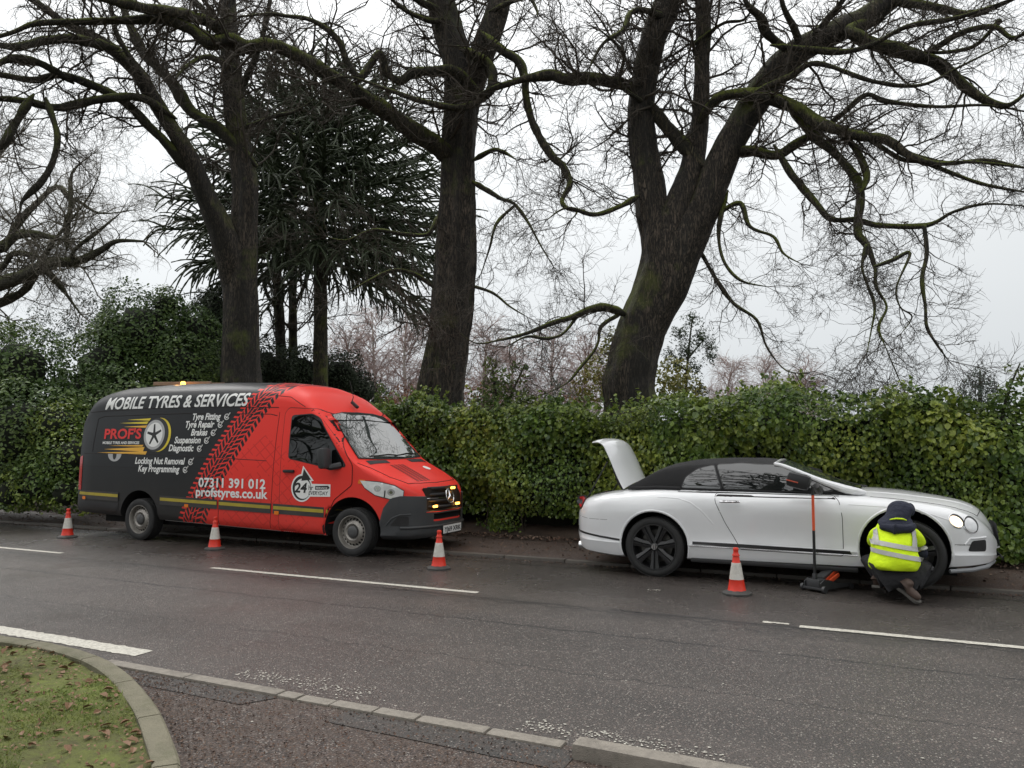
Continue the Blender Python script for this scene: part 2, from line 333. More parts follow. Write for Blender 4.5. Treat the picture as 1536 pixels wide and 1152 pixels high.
# far footpath, slightly raised
NP = 160
V = []; Fc = []
xs = np.linspace(-45, 20, NP)
prof = [(10.0, 0.0), (10.005, 0.035), (11.5, 0.05), (11.75, 0.07), (12.0, 0.16), (12.6, 0.28), (16, 0.3), (60, 0.2)]
for x in xs:
    for j, (yy, zz) in enumerate(prof):
        V.append((x, yy + (0.07 * noise.noise((x * 0.9, j, 0)) if j in (2, 3) else 0), zz + (0.05 * noise.noise((x * 1.7, yy, 3)) if j >= 3 else 0)))
k = len(prof)
for i in range(NP - 1):
    for j in range(k - 1): Fc.append((i * k + j, (i + 1) * k + j, (i + 1) * k + j + 1, i * k + j + 1))
fo = pymesh('footpath', V, [f for f in Fc if f[0] % k < 2], M_PATH, smooth=True); rotobj(fo); tag(fo, kind='structure')
bo = pymesh('bank', V, [f for f in Fc if f[0] % k >= 2], M_SOIL, smooth=True); rotobj(bo); tag(bo, kind='structure')

def stone_row(parent, pts, wid, top, depth, mat, gap=0.012, side=1):
    """kerb stones between successive points (s,t): each its own piece with rounded edges"""
    for i in range(len(pts) - 1):
        a, b = Vector((*pts[i], 0)), Vector((*pts[i + 1], 0)); d = (b - a); L_ = d.length; d.normalize(); nn = Vector((-d.y, d.x, 0)) * side
        c = (a + b) / 2 + nn * wid / 2; jit = rnd.uniform(-0.004, 0.004)
        R = Matrix.Rotation(math.atan2(d.y, d.x) + rnd.uniform(-0.006, 0.006), 3, 'Z')
        mb = MB().box((0, 0, 0), (L_ - gap, wid, depth), None, 0.012)
        o = mb.build('kerb_stone', mat, parent, True, 50); o.location = (c.x, c.y, top - depth / 2 + jit); o.rotation_euler = R.to_euler()
fk = thing('kerb', None, None); del_keys = [fk.pop(k_, None) for k_ in ('label', 'category')]; tag(fk, kind='structure'); rotobj(fk)
stone_row(fk, [(-24 + 0.915 * i, 9.905) for i in range(33)], 0.10, 0.042, 0.25, M_KERB3)
nk = bpy.data.objects.new('kerb', None); C.objects.link(nk); tag(nk, kind='structure'); rotobj(nk)
stone_row(nk, [(-5.2, 4.045), (-4.35, 4.04), (-3.52, 4.035), (-3.36, 4.03), (-3.1, 4.03), (-2.78, 4.03), (-2.48, 4.03), (-2.02, 4.03), (-1.56, 4.03)], 0.10, 0.022, 0.2, M_KERB2, side=-1)
stone_row(nk, [(-1.47, 3.955), (-0.55, 3.94), (0.37, 3.925), (1.28, 3.91), (2.1, 3.9)], 0.12, 0.085, 0.25, M_KERB2, side=-1)
# curved kerb round the lawn corner: smooth line through the traced outer edge
co_pts = catmull([(-9.0, 3.95, 0), (-8.0, 3.95, 0), (-7.0, 3.95, 0), (-6.31, 3.94, 0), (-5.9, 3.96, 0), (-5.5, 3.94, 0), (-5.2, 3.89, 0), (-4.93, 3.82, 0), (-4.57, 3.68, 0), (-4.17, 3.48, 0), (-3.81, 3.28, 0), (-3.41, 3.02, 0), (-3.0, 2.72, 0), (-2.72, 2.35, 0), (-2.55, 1.9, 0), (-2.45, 1.2, 0)], 6)
ck = bpy.data.objects.new('kerb', None); C.objects.link(ck); tag(ck, kind='structure'); rotobj(ck)
seg = np.linalg.norm(np.diff(co_pts, axis=0), axis=1); cum = np.concatenate([[0], np.cumsum(seg)])
def on_curve(l): return np.array([np.interp(l, cum, co_pts[:, i]) for i in range(3)])
l0 = 0.0; WK = 0.125
while l0 < cum[-1] - 0.3:
    l1 = l0 + 0.78; V = []; Fc = []
    ls = np.linspace(l0 + 0.006, min(l1, cum[-1]) - 0.006, 9)
    for l_ in ls:
        p = on_curve(l_); q = on_curve(l_ + 0.01); d_ = (q - p); d_ /= np.linalg.norm(d_) + 1e-9; nn = np.array([d_[1], -d_[0], 0])
        for (a_, z_) in ((0, -0.1), (0, 0.088), (0.014, 0.1), (WK - 0.01, 0.1), (WK, 0.092), (WK, -0.1)):
            r_ = p + nn * a_; V.append((r_[0], r_[1], z_ + 0.003 * noise.noise((r_[0] * 9, r_[1] * 9, 0))))
    for i in range(8):
        for j in range(5): Fc.append((i * 6 + j, i * 6 + j + 1, (i + 1) * 6 + j + 1, (i + 1) * 6 + j))
    Fc += [(0, 5, 4, 3, 2, 1), tuple(48 + j for j in range(6))]
    pymesh('kerb_stone', V, Fc, M_KERB, ck, True, 40); l0 = l1
# lawn inside the curve
inner = []
for l_ in np.linspace(0, cum[-1], 70):
    p = on_curve(l_); q = on_curve(min(l_ + 0.02, cum[-1] + 1)); d_ = on_curve(min(l_ + 0.02, cum[-1])) - on_curve(max(l_ - 0.02, 0)); d_ /= np.linalg.norm(d_)
    inner.append((p[0] + d_[1] * WK, p[1] - d_[0] * WK))
from mathutils.geometry import delaunay_2d_cdt as cdt
def in_poly(x, y, P):
    c = False; j = len(P) - 1
    for i in range(len(P)):
        if (P[i][1] > y) != (P[j][1] > y) and x < (P[j][0] - P[i][0]) * (y - P[i][1]) / (P[j][1] - P[i][1]) + P[i][0]: c = not c
        j = i
    return c
lawnpoly = inner + [(-2.6, -3), (-9.0, -3)]
bpts = [Vector(p) for p in lawnpoly]; extra = []
for x in np.arange(-8.9, -2.6, 0.11):
    for y in np.arange(-2.9, 4.2, 0.11):
        if in_poly(x, y, lawnpoly): extra.append(Vector((x + rnd.uniform(-.03, .03), y + rnd.uniform(-.03, .03))))
res = cdt(bpts + extra, [], [list(range(len(bpts)))], 1, 1e-5)
def lawn_z(x, y): return 0.07 + 0.035 * noise.noise((x * 1.7, y * 1.7, 0)) + 0.02 * noise.noise((x * 6, y * 6, 2))
lawn = pymesh('lawn', [(p.x, p.y, lawn_z(p.x, p.y)) for p in res[0]], [tuple(f) for f in res[2]], M_LAWN, smooth=True); rotobj(lawn); tag(lawn, kind='structure')

# markings: thin sheets with ragged edges
def dash(s0, s1, t0, t1, parent, taper=0.0, z=0.004, rag=0.006):
    n_ = max(12, int((s1 - s0) * 30)); V = []; Fc = []
    for i in range(n_ + 1):
        s = s0 + (s1 - s0) * i / n_
        e0 = rag * noise.noise((s * 17, t0, 1)) + rag * 1.4 * noise.noise((s * 45, t0, 8)); e1 = rag * noise.noise((s * 17, t1, 5)) + rag * 1.4 * noise.noise((s * 45, t1, 3))
        sh = taper * (1 - i / n_)
        V += [(s, t0 + e0, z), (s, t1 + e1 - 0, z)]
    for i in range(n_): Fc.append((2 * i, 2 * i + 2, 2 * i + 3, 2 * i + 1))
    o = pymesh('dash', V, Fc, M_PAINT, parent); return o
mk = bpy.data.objects.new('road_marking', None); C.objects.link(mk); tag(mk, kind='structure'); rotobj(mk)
for s0, s1, tt in ((-30, -26, 7.6), (-22.2, -18.2, 7.6), (-15.1, -10.9, 7.58), (-7.88, -3.96, 7.545), (-0.66, 1.02, 7.40), (1.02, 3.3, 7.34)):
    if s0 == 1.02: continue
    dash(s0, s1 if s0 != -0.66 else 3.3, tt - 0.045, tt + 0.045, mk)
dash(-0.98, -0.75, 7.42, 7.47, mk, rag=0.02)
el = bpy.data.objects.new('road_marking', None); C.objects.link(el); tag(el, kind='structure'); rotobj(el)
dash(-9.5, -5.17, 4.215, 4.385, el, rag=0.012)
# what is left of two worn marks: loose flakes of paint still stuck to the stones
V = []; Fc = []
for (s0, s1, tc_, wd, cnt) in ((-4.12, -3.02, 4.25, 0.06, 240), (-1.9, -0.75, 4.20, 0.05, 260), (-2.35, -2.2, 8.5, 0.02, 30), (-4.3, 2.0, 4.5, 0.5, 60)):
    for _ in range(cnt):
        s = rnd.uniform(s0, s1); tt = tc_ + rnd.gauss(0, wd); r_ = rnd.uniform(0.003, 0.011); a0 = rnd.random() * 6; b_ = len(V); q = rnd.choice((4, 5, 6))
        for i in range(q): V.append((s + r_ * math.cos(a0 + i * 6.283 / q) * rnd.uniform(.6, 1.2), tt + r_ * math.sin(a0 + i * 6.283 / q) * rnd.uniform(.5, 1), 0.005))
        Fc.append(tuple(range(b_, b_ + q)))
pf = pymesh('paint_flakes', V, Fc, M_PAINT); rotobj(pf); tag(pf, kind='stuff')

# ---------------------------------------------------- small ground cover
def leafverts(n_, P, Nrm, size, asp=0.6, fold=0.25, spin=None):
    """n leaves: a folded pointed blade of six corners each"""
    Nrm = Nrm / (np.linalg.norm(Nrm, axis=1, keepdims=True) + 1e-9)
    rv = rng.normal(size=(n_, 3)); U = np.cross(Nrm, rv); U /= np.linalg.norm(U, axis=1, keepdims=True) + 1e-9
    if spin is not None: U = spin - Nrm * (spin * Nrm).sum(1, keepdims=True) + 0.5 * U; U /= np.linalg.norm(U, axis=1, keepdims=True) + 1e-9
    W = np.cross(Nrm, U); s = (size * rng.uniform(0.6, 1.25, n_))[:, None]
    sh = [(-0.5, 0, 0), (-0.15, -0.5 * asp * 1.0, fold), (0.22, -0.38 * asp, fold * .8), (0.5, 0, 0), (0.22, 0.38 * asp, fold * .8), (-0.15, 0.5 * asp, fold)]
    V = np.stack([P + s * (U * a + W * b + Nrm * c * asp * 0.5) for a, b, c in sh], 1)
    base = np.arange(n_)[:, None] * 6
    Fq = np.concatenate([base + np.array([[0, 1, 2, 3]]), base + np.array([[0, 3, 4, 5]])], 0)
    return V.reshape(-1, 3), Fq
M_FALLEN = leafmat('fallen_oak_leaves', (0.12, 0.062, 0.03), (0.30, 0.18, 0.10), (0.20, 0.10, 0.05), 0.7, 0.8, 0.0)
M_BLADE = leafmat('grass_blades', (0.06, 0.11, 0.018), (0.20, 0.27, 0.030), (0.22, 0.20, 0.06), 0.7, 1.2, 0.2)
M_DEBRIS = leafmat('twigs_and_crumbs', (0.035, 0.018, 0.012), (0.13, 0.068, 0.042), (0.21, 0.16, 0.12), 0.8, 1.0, 0.0)
# grass blades and moss tufts on the lawn
nb = 70000; bx = rng.uniform(-7.6, -2.7, nb); by = rng.uniform(2.2, 4.2, nb)
keep = np.array([in_poly(a, b, inner + [(-2.9, 0.5), (-9, 0.5)]) for a, b in zip(bx, by)]) & (np.array([noise.noise((a * 1.3, b * 1.3, 4)) for a, b in zip(bx, by)]) > -0.25)
bx, by = bx[keep], by[keep]; nb = len(bx); bz = np.array([lawn_z(a, b) for a, b in zip(bx, by)])
hh = rng.uniform(0.006, 0.022, nb) * (1 + 0.8 * np.array([noise.noise((a * 2, b * 2, 9)) for a, b in zip(bx, by)])); an = rng.uniform(0, 6.28, nb); ln = rng.normal(0, 0.02, (nb, 2))
B0 = np.stack([bx - .0025 * np.cos(an), by - .0025 * np.sin(an), bz - .004], 1); B1 = np.stack([bx + .0025 * np.cos(an), by + .0025 * np.sin(an), bz - .004], 1); B2 = np.stack([bx + ln[:, 0], by + ln[:, 1], bz + hh], 1)
gr = npmesh('grass', np.stack([B0, B1, B2], 1), np.arange(nb * 3).reshape(-1, 3), M_BLADE, smooth=False); rotobj(gr); tag(gr, kind='stuff')
# fallen leaves big enough to pick out: pieces of the lawn
lm = []
for v_ in range(6):
    a_, f_ = leafverts(1, np.zeros((1, 3)), np.array([[rnd.uniform(-.3, .3), rnd.uniform(-.3, .3), 1.0]]), 0.062, 0.62, rnd.uniform(0.2, 0.9))
    me = bpy.data.meshes.new('fallen_leaf'); me.from_pydata([tuple(x) for x in a_], [], [tuple(int(i) for i in x) for x in f_]); me.materials.append(M_FALLEN); lm.append(me)
def drop_leaf(par, x, y, z, sc=1.0):
    o = bpy.data.objects.new('fallen_leaf', rnd.choice(lm)); C.objects.link(o); o.parent = par; o.location = (x, y, z); k_ = rnd.uniform(0.5, 1.05) * sc; o.scale = (k_, k_, k_)
    o.rotation_euler = (rnd.uniform(-.35, .35), rnd.uniform(-.35, .35), rnd.uniform(0, 6.28))
c_ = 0
while c_ < 210:
    x, y = rnd.uniform(-6.9, -2.9), rnd.uniform(2.6, 4.1)
    if in_poly(x, y, inner + [(-2.9, 0.5), (-9, 0.5)]): drop_leaf(lawn, x, y, lawn_z(x, y) + 0.012); c_ += 1
lane = bpy.data.objects['side_lane']
# crumbs of bark and leaf on the lane, along the kerbs and on the bank
def debris(name, cnt, fn, size, mat, asp=0.5):
    P = np.array([fn() for _ in range(cnt)]); Nn = rng.normal(0, 0.5, (cnt, 3)); Nn[:, 2] = 1
    V, Fq = leafverts(cnt, P, Nn, size, asp, 0.3); o = npmesh(name, V, Fq, mat, smooth=False); rotobj(o); tag(o, kind='stuff'); return o
def lane_pt():
    while True:
        x, y = rnd.uniform(-4.9, -0.3), rnd.uniform(2.6, 3.93)
        q = min(np.hypot(co_pts[:, 0] - x, co_pts[:, 1] - y))
        if not in_poly(x, y, lawnpoly) and q > 0.05 and x + 1.35 * y > 0.3 + rnd.random() * 0 and rnd.random() < 0.25 + math.exp(-q * 3): return (x, y, 0.012)
debris('lawn_litter', 2600, lambda: (lambda x, y: (x, y, lawn_z(x, y) + .012) if in_poly(x, y, lawnpoly) else (-4.5, 2.2, -.1))(rnd.uniform(-7, -2.8), rnd.uniform(2.4, 3.95)), 0.022, M_FALLEN)
debris('bark_litter', 5200, lane_pt, 0.017, M_DEBRIS)
debris('leaf_litter', 9000, lambda: (rnd.uniform(-24, 6), 11.45 + abs(rnd.gauss(0, 0.35)), 0.075 + 0.03 * rnd.random()) if rnd.random() < 0.85 else (rnd.uniform(-20, 6), rnd.uniform(10.0, 11.5), 0.06), 0.05, M_DEBRIS, 0.6)
debris('gutter_litter', 1500, lambda: (rnd.uniform(-18, 5), 9.88 - abs(rnd.gauss(0, 0.10)), 0.008), 0.03, M_DEBRIS)
debris('road_grit', 500, lambda: (rnd.uniform(-12, 4), rnd.uniform(4.3, 9.7), 0.004), 0.012, plain('grit', (0.45, 0.42, 0.38), 0.7))
# ------------------------------------------------------------------ hedge, bushes, trees
M_BARK = barkmat('oak_bark', (0.010, 0.009, 0.007), (0.110, 0.086, 0.064), 0.5, mlo=0.54, mhi=0.74)
M_BARKM = barkmat('mossy_oak_bark', (0.012, 0.011, 0.007), (0.105, 0.088, 0.052), 0.85, mlo=0.52, mhi=0.68)
M_LIMB = barkmat('limb_bark', (0.016, 0.015, 0.010), (0.105, 0.095, 0.062), 0.7, 2.0, mlo=0.52, mhi=0.7)
M_TWIG = plain('twig_bark', (0.055, 0.045, 0.034), 0.85, var=0.3, scale=3)
M_PALE = barkmat('pale_bark', (0.03, 0.028, 0.02), (0.20, 0.185, 0.14), 0.4, 2.0)
M_TWIGL = plain('pale_twig_bark', (0.16, 0.145, 0.115), 0.85, var=0.3, scale=3)
M_BIRCH = plain('birch_twigs', (0.30, 0.22, 0.20), 0.85, var=0.2, scale=1)
M_BIRCHT = plain('birch_bark', (0.36, 0.33, 0.30), 0.8, var=0.4, scale=5)
M_SPIKE = plain('monkey_puzzle_foliage', (0.028, 0.044, 0.014), 0.6, var=0.5, scale=2, bump=0.5, bscale=60)
M_HEDGE = leafmat('hedge_leaves', (0.046, 0.092, 0.020), (0.175, 0.265, 0.050), (0.34, 0.38, 0.065), 0.30, 0.85, 0.26)
M_LAUREL = leafmat('laurel_leaves', (0.034, 0.070, 0.018), (0.110, 0.180, 0.044), (0.17, 0.22, 0.045), 0.55, 0.5, 0.15)
M_YEW = leafmat('dark_needles', (0.018, 0.034, 0.014), (0.05, 0.075, 0.03), (0.04, 0.05, 0.03), 0.7, 0.4, 0.0)
M_CEDAR = leafmat('cedar_needles', (0.05, 0.07, 0.055), (0.09, 0.12, 0.095), (0.08, 0.10, 0.07), 0.7, 0.4, 0.0)
M_GOLD = leafmat('yellow_green_leaves', (0.10, 0.12, 0.022), (0.22, 0.21, 0.04), (0.25, 0.18, 0.04), 0.6, 0.5, 0.2)
M_SPRIG = leafmat('fresh_green_leaves', (0.05, 0.10, 0.02), (0.12, 0.19, 0.035), (0.20, 0.22, 0.05), 0.4, 1.5, 0.3)
M_RUSSET = leafmat('russet_leaves', (0.20, 0.10, 0.06), (0.36, 0.18, 0.11), (0.16, 0.10, 0.07), 0.8, 0.6, 0.1)
M_CORE = plain('shade_core', (0.010, 0.013, 0.006), 1.0, var=0.5, scale=6, bump=0.6)  # shade of the leafy depths put into the colour of solid cores

def unit(v): return v / (np.linalg.norm(v, axis=-1, keepdims=True) + 1e-9)
def tubes(name, P, R, mat, parent, S=3):
    """P (n, k, 3) centre lines, R (n, k) radii -> one mesh"""
    n_, k_, _ = P.shape
    T = np.empty_like(P); T[:, 1:-1] = P[:, 2:] - P[:, :-2]; T[:, 0] = P[:, 1] - P[:, 0]; T[:, -1] = P[:, -1] - P[:, -2]; T = unit(T)
    ref = rng.normal(size=(n_, 1, 3)); U = unit(np.cross(T, ref)); W = np.cross(T, U)
    a = np.arange(S) * 2 * np.pi / S
    V = P[:, :, None] + R[:, :, None, None] * (U[:, :, None] * np.cos(a)[:, None] + W[:, :, None] * np.sin(a)[:, None])
    idx = np.arange(n_ * k_ * S).reshape(n_, k_, S); nx = np.roll(idx, -1, 2)
    Fq = np.stack([idx[:, :-1], nx[:, :-1], nx[:, 1:], idx[:, 1:]], -1).reshape(-1, 4)
    return V.reshape(-1, 3), Fq
def grow(S0, D0, Ln, R0, k, wander=0.3, lift=0.0, tip=0.35):
    n_ = len(S0); P = np.empty((n_, k + 1, 3)); P[:, 0] = S0; D = unit(D0.copy()); st = (Ln / k)[:, None]
    for i in range(k):
        D = unit(D + rng.normal(0, wander, (n_, 3)) + np.array([0, 0, lift])); P[:, i + 1] = P[:, i] + D * st
    R = R0[:, None] * np.linspace(1, tip, k + 1)[None]
    return P, R
def sprout(P, R, count, ang=(0.5, 1.2), t0=0.15, t1=1.0):
    """count side shoots from random places on the given centre lines"""
    n_, k_, _ = P.shape; seg = np.linalg.norm(np.diff(P, axis=1), axis=2).sum(1); pr = seg / seg.sum()
    i = rng.choice(n_, count, p=pr); x = rng.uniform(t0, t1, count) * (k_ - 1.001); j = x.astype(int); f_ = (x - j)[:, None]
    A_, B_ = P[i, j], P[i, j + 1]; S0 = A_ * (1 - f_) + B_ * f_; T = unit(B_ - A_)
    q = unit(np.cross(T, rng.normal(size=(count, 3)))); an = rng.uniform(*ang, count)[:, None]
    return S0, T * np.cos(an) + q * np.sin(an), R[i, j]
def twigs_on(lines, parent, mat, name='twigs', per_m=3.0, l1=(1.0, 2.2), n2=6, n3=6, s2=0.42, s3=0.45, wander=0.3, lift=0.0, thin=1.0, k1=7):
    """three orders of shoots on traced limbs, lines = [(pts (k,3), radii)]"""
    Vs, Fs, off = [], [], 0
    S_, D_, L_, R_ = [], [], [], []
    for pts, rad in lines:
        seg = np.linalg.norm(np.diff(pts, axis=0), axis=1); ln = seg.sum(); c = rng.poisson(ln * per_m)
        if c == 0: continue
        s, d_, r = sprout(pts[None], rad[None], c, (0.6, 1.35), 0.02, 1.0)
        sc = np.clip(r / 0.12, 0.55, 1.5)
        S_.append(s); D_.append(d_); L_.append(rng.uniform(*l1, c) * sc); R_.append(np.clip(r * 0.32, 0.010, 0.035))
        # the limb runs on past its drawn end
        if rad[-1] < 0.11:
            e = 5; S_.append(np.repeat(pts[-1:], e, 0)); D_.append(unit(np.repeat((pts[-1] - pts[-2])[None], e, 0)) + rng.normal(0, 0.35, (e, 3))); L_.append(rng.uniform(0.9, 1.9, e)); R_.append(np.full(e, min(rad[-1] * .9, 0.03)))
    S_, D_, L_, R_ = map(np.concatenate, (S_, D_, L_, R_))
    P1, R1 = grow(S_, D_, L_, R_ * thin, k1, wander, lift, 0.3)
    n1 = len(P1); s, d_, r = sprout(P1, R1, n1 * n2, (0.5, 1.2), 0.1); ln = L_.mean() * s2
    P2, R2 = grow(s, d_, rng.uniform(0.5, 1.4, len(s)) * ln, np.clip(r * 0.6, 0.005, 0.015) * thin, 5, wander * 1.05, lift, 0.4)
    s, d_, r = sprout(P2, R2, len(P2) * n3, (0.5, 1.2), 0.1)
    P3, R3 = grow(s, d_, rng.uniform(0.4, 1.5, len(s)) * ln * s3, np.clip(r * 0.6, 0.0032, 0.007) * thin, 3, wander, lift, 0.5)
    for P, R in ((P1, R1), (P2, R2), (P3, R3)):
        V, Fq = tubes(None, P, R, mat, parent); Vs.append(V); Fs.append(Fq + off); off += len(V)
    o = npmesh(name, np.concatenate(Vs), np.concatenate(Fs), mat, parent); tag(o, kind='stuff'); return o
def trace(pts, Y0, Y1=None, step=4):
    """a limb seen in the photograph: (u, v, half width) points, from Y0 to Y1 metres ahead"""
    n_ = len(pts); Y1 = Y0 if Y1 is None else Y1; out = []
    for i, (u, v, r) in enumerate(pts):
        Y = Y0 + (Y1 - Y0) * i / max(1, n_ - 1); p = at(u, v, Y); out.append((p.x, p.y, p.z, r * math.hypot(p.x, p.y) ** 0 * Y / F))
    c = catmull(out, step); return c[:, :3], np.clip(c[:, 3], 0.006, 9)
def limb_mesh(name, pts, rad, mat, parent, S=12, rough=0.07, flute=0.0, seed=0):
    """a limb or trunk with knobbly, fluted bark"""
    K = len(pts); T = np.gradient(pts, axis=0); T = unit(T); V = np.empty((K, S, 3)); up = None
    a = np.arange(S) * 2 * np.pi / S
    for i in range(K):
        t_ = Vector(T[i]); up = t_.orthogonal().normalized() if up is None else (up - t_ * up.dot(t_)).normalized(); b_ = t_.cross(up)
        for j in range(S):
            d_ = up * math.cos(a[j]) + b_ * math.sin(a[j]); q = Vector(pts[i]) + d_ * rad[i]
            f_ = 1 + rough * 2 * noise.noise((q.x * 2.2 + seed, q.y * 2.2, q.z * 2.2)) + rough * noise.noise((q.x * 7, q.y * 7, q.z * 5 + seed))
            if flute: f_ += flute * noise.noise((d_.x * 2.4 + seed, d_.y * 2.4, pts[i][2] * 0.22)) + flute * 0.35 * noise.noise((d_.x * 7, d_.y * 7 + seed, pts[i][2] * 0.35))
            V[i, j] = Vector(pts[i]) + d_ * rad[i] * f_
    idx = np.arange(K * S).reshape(K, S); nx = np.roll(idx, -1, 1)
    Fq = np.stack([idx[:-1], nx[:-1], nx[1:], idx[1:]], -1).reshape(-1, 4).tolist()
    V = V.reshape(-1, 3).tolist(); V.append(list(pts[-1] + T[-1] * rad[-1] * 0.5)); Fq += [(idx[-1, j], idx[-1, (j + 1) % S], K * S) for j in range(S)]
    me = bpy.data.meshes.new(name); me.from_pydata(V, [], [tuple(int(x) for x in f) for f in Fq]); me.polygons.foreach_set('use_smooth', [True] * len(me.polygons)); me.update()
    return link_mesh(name, me, mat, parent)
def tree(name, label, cat, base, trunks, limbs, per_m=3.0, tw=None, group=None, tmat=None, lmat=None, twmat=None, step=4, wk=1.0):
    root = thing(name, label, cat, (0, 0, 0), group=group); root.location = base; off = np.array(base)
    lines = []
    for q, (pts, Y0, Y1, flute) in enumerate(trunks):
        p, r = trace(pts, Y0, Y1, 8); r = r * wk; limb_mesh('trunk', p - off, r, tmat or M_BARK, root, 28, 0.04, flute, seed=q * 3.1); lines.append((p[len(p) // 2:] - off, r[len(p) // 2:]))
    for q, (pts, Y0, Y1) in enumerate(limbs):
        p, r = trace(pts, Y0, Y1, step); r = np.clip(r * 0.80, .006, 9); b0 = p[0] - unit(p[2] - p[0]) * (0.12 + 2.2 * r[0] if r[0] > .045 else 0.02); p = np.vstack([b0[None], p]); r = np.concatenate([[r[0] * .25], r]); nt_ = len(r) // 3; r[-nt_:] = r[-nt_:] * np.linspace(1, 0.38, nt_); limb_mesh('limb', p - off, r, lmat or M_LIMB, root, 12 if r.max() > 0.05 else 7, 0.17, seed=q); lines.append((p - off, r))
    kw = dict(per_m=per_m); kw.update(tw or {})
    twigs_on(lines, root, twmat or M_TWIG, **kw); return root

def wild_limbs(lines_from, n_, ln, Y, r0, spread=0.3):
    return []
# extra overhead limbs that leave the top of the frame
T1 = tree('oak_tree', 'mossy bare oak behind the van roof forking low into two stems', 'tree', tuple(at(362, 640, 18.5)[:2]) + (0.2,),
  [([(358, 650, 42), (360, 600, 37), (360, 540, 33), (362, 480, 31), (361, 430, 31), (362, 385, 30), (368, 340, 25), (369, 280, 23), (360, 220, 20), (351, 160, 18), (346, 100, 16), (343, 50, 14), (342, 0, 13), (340, -90, 11), (330, -200, 8)], 18.5, 18.5, 0.22),
   ([(352, 440, 20), (345, 385, 25), (328, 335, 22), (305, 285, 18), (284, 235, 16), (256, 190, 14), (228, 145, 14), (205, 108, 13), (170, 75, 11), (135, 52, 9), (100, 36, 7), (50, 0, 6), (0, -30, 5)], 18.5, 15.5, 0.12)],
  [([(366, 230, 12), (330, 195, 12), (288, 167, 11), (262, 130, 11), (240, 105, 10), (215, 80, 10), (196, 40, 9), (185, 10, 7), (180, -40, 6), (165, -110, 4)], 18.4, 17.5),
   ([(275, 245, 11), (250, 215, 10), (225, 190, 9), (195, 160, 8), (165, 140, 8), (130, 125, 8), (90, 112, 7), (50, 120, 8), (0, 112, 8), (-60, 105, 8)], 17.5, 15.5),
   ([(245, 165, 8), (212, 146, 8), (175, 146, 8), (130, 153, 8), (85, 162, 8), (40, 152, 7), (0, 148, 7), (-60, 150, 7)], 17, 15),
   ([(74, 162, 6), (86, 205, 6), (78, 245, 6), (60, 275, 6), (35, 300, 5), (30, 318, 4)], 15.5, 15.2),
   ([(40, 158, 8), (20, 190, 7), (5, 215, 7), (-30, 235, 6)], 15.4, 15),
   ([(90, 112, 8), (60, 95, 8), (20, 88, 8), (-10, 100, 8)], 16, 15), ([(150, 66, 10), (110, 58, 10), (60, 62, 9), (20, 70, 9), (-30, 60, 9)], 16, 15),
   ([(368, 120, 7), (385, 80, 6), (400, 30, 5), (410, -30, 4), (430, -90, 3)], 18.5, 17), ([(340, 60, 8), (300, 10, 6), (250, -40, 5), (200, -100, 4)], 18, 16),
   ([(372, 190, 5), (410, 175, 4), (440, 168, 3), (470, 150, 2)], 18.5, 17.5), ([(346, 100, 6), (310, 85, 5), (280, 100, 4), (262, 120, 3)], 18.3, 17),
   ([(205, 100, 6), (175, 50, 5), (165, 0, 4), (150, -50, 3)], 16.5, 15.5)], per_m=4.8, wk=.83, step=6, tw=dict(l1=(0.9, 2.5), n2=7, n3=7, thin=.9))
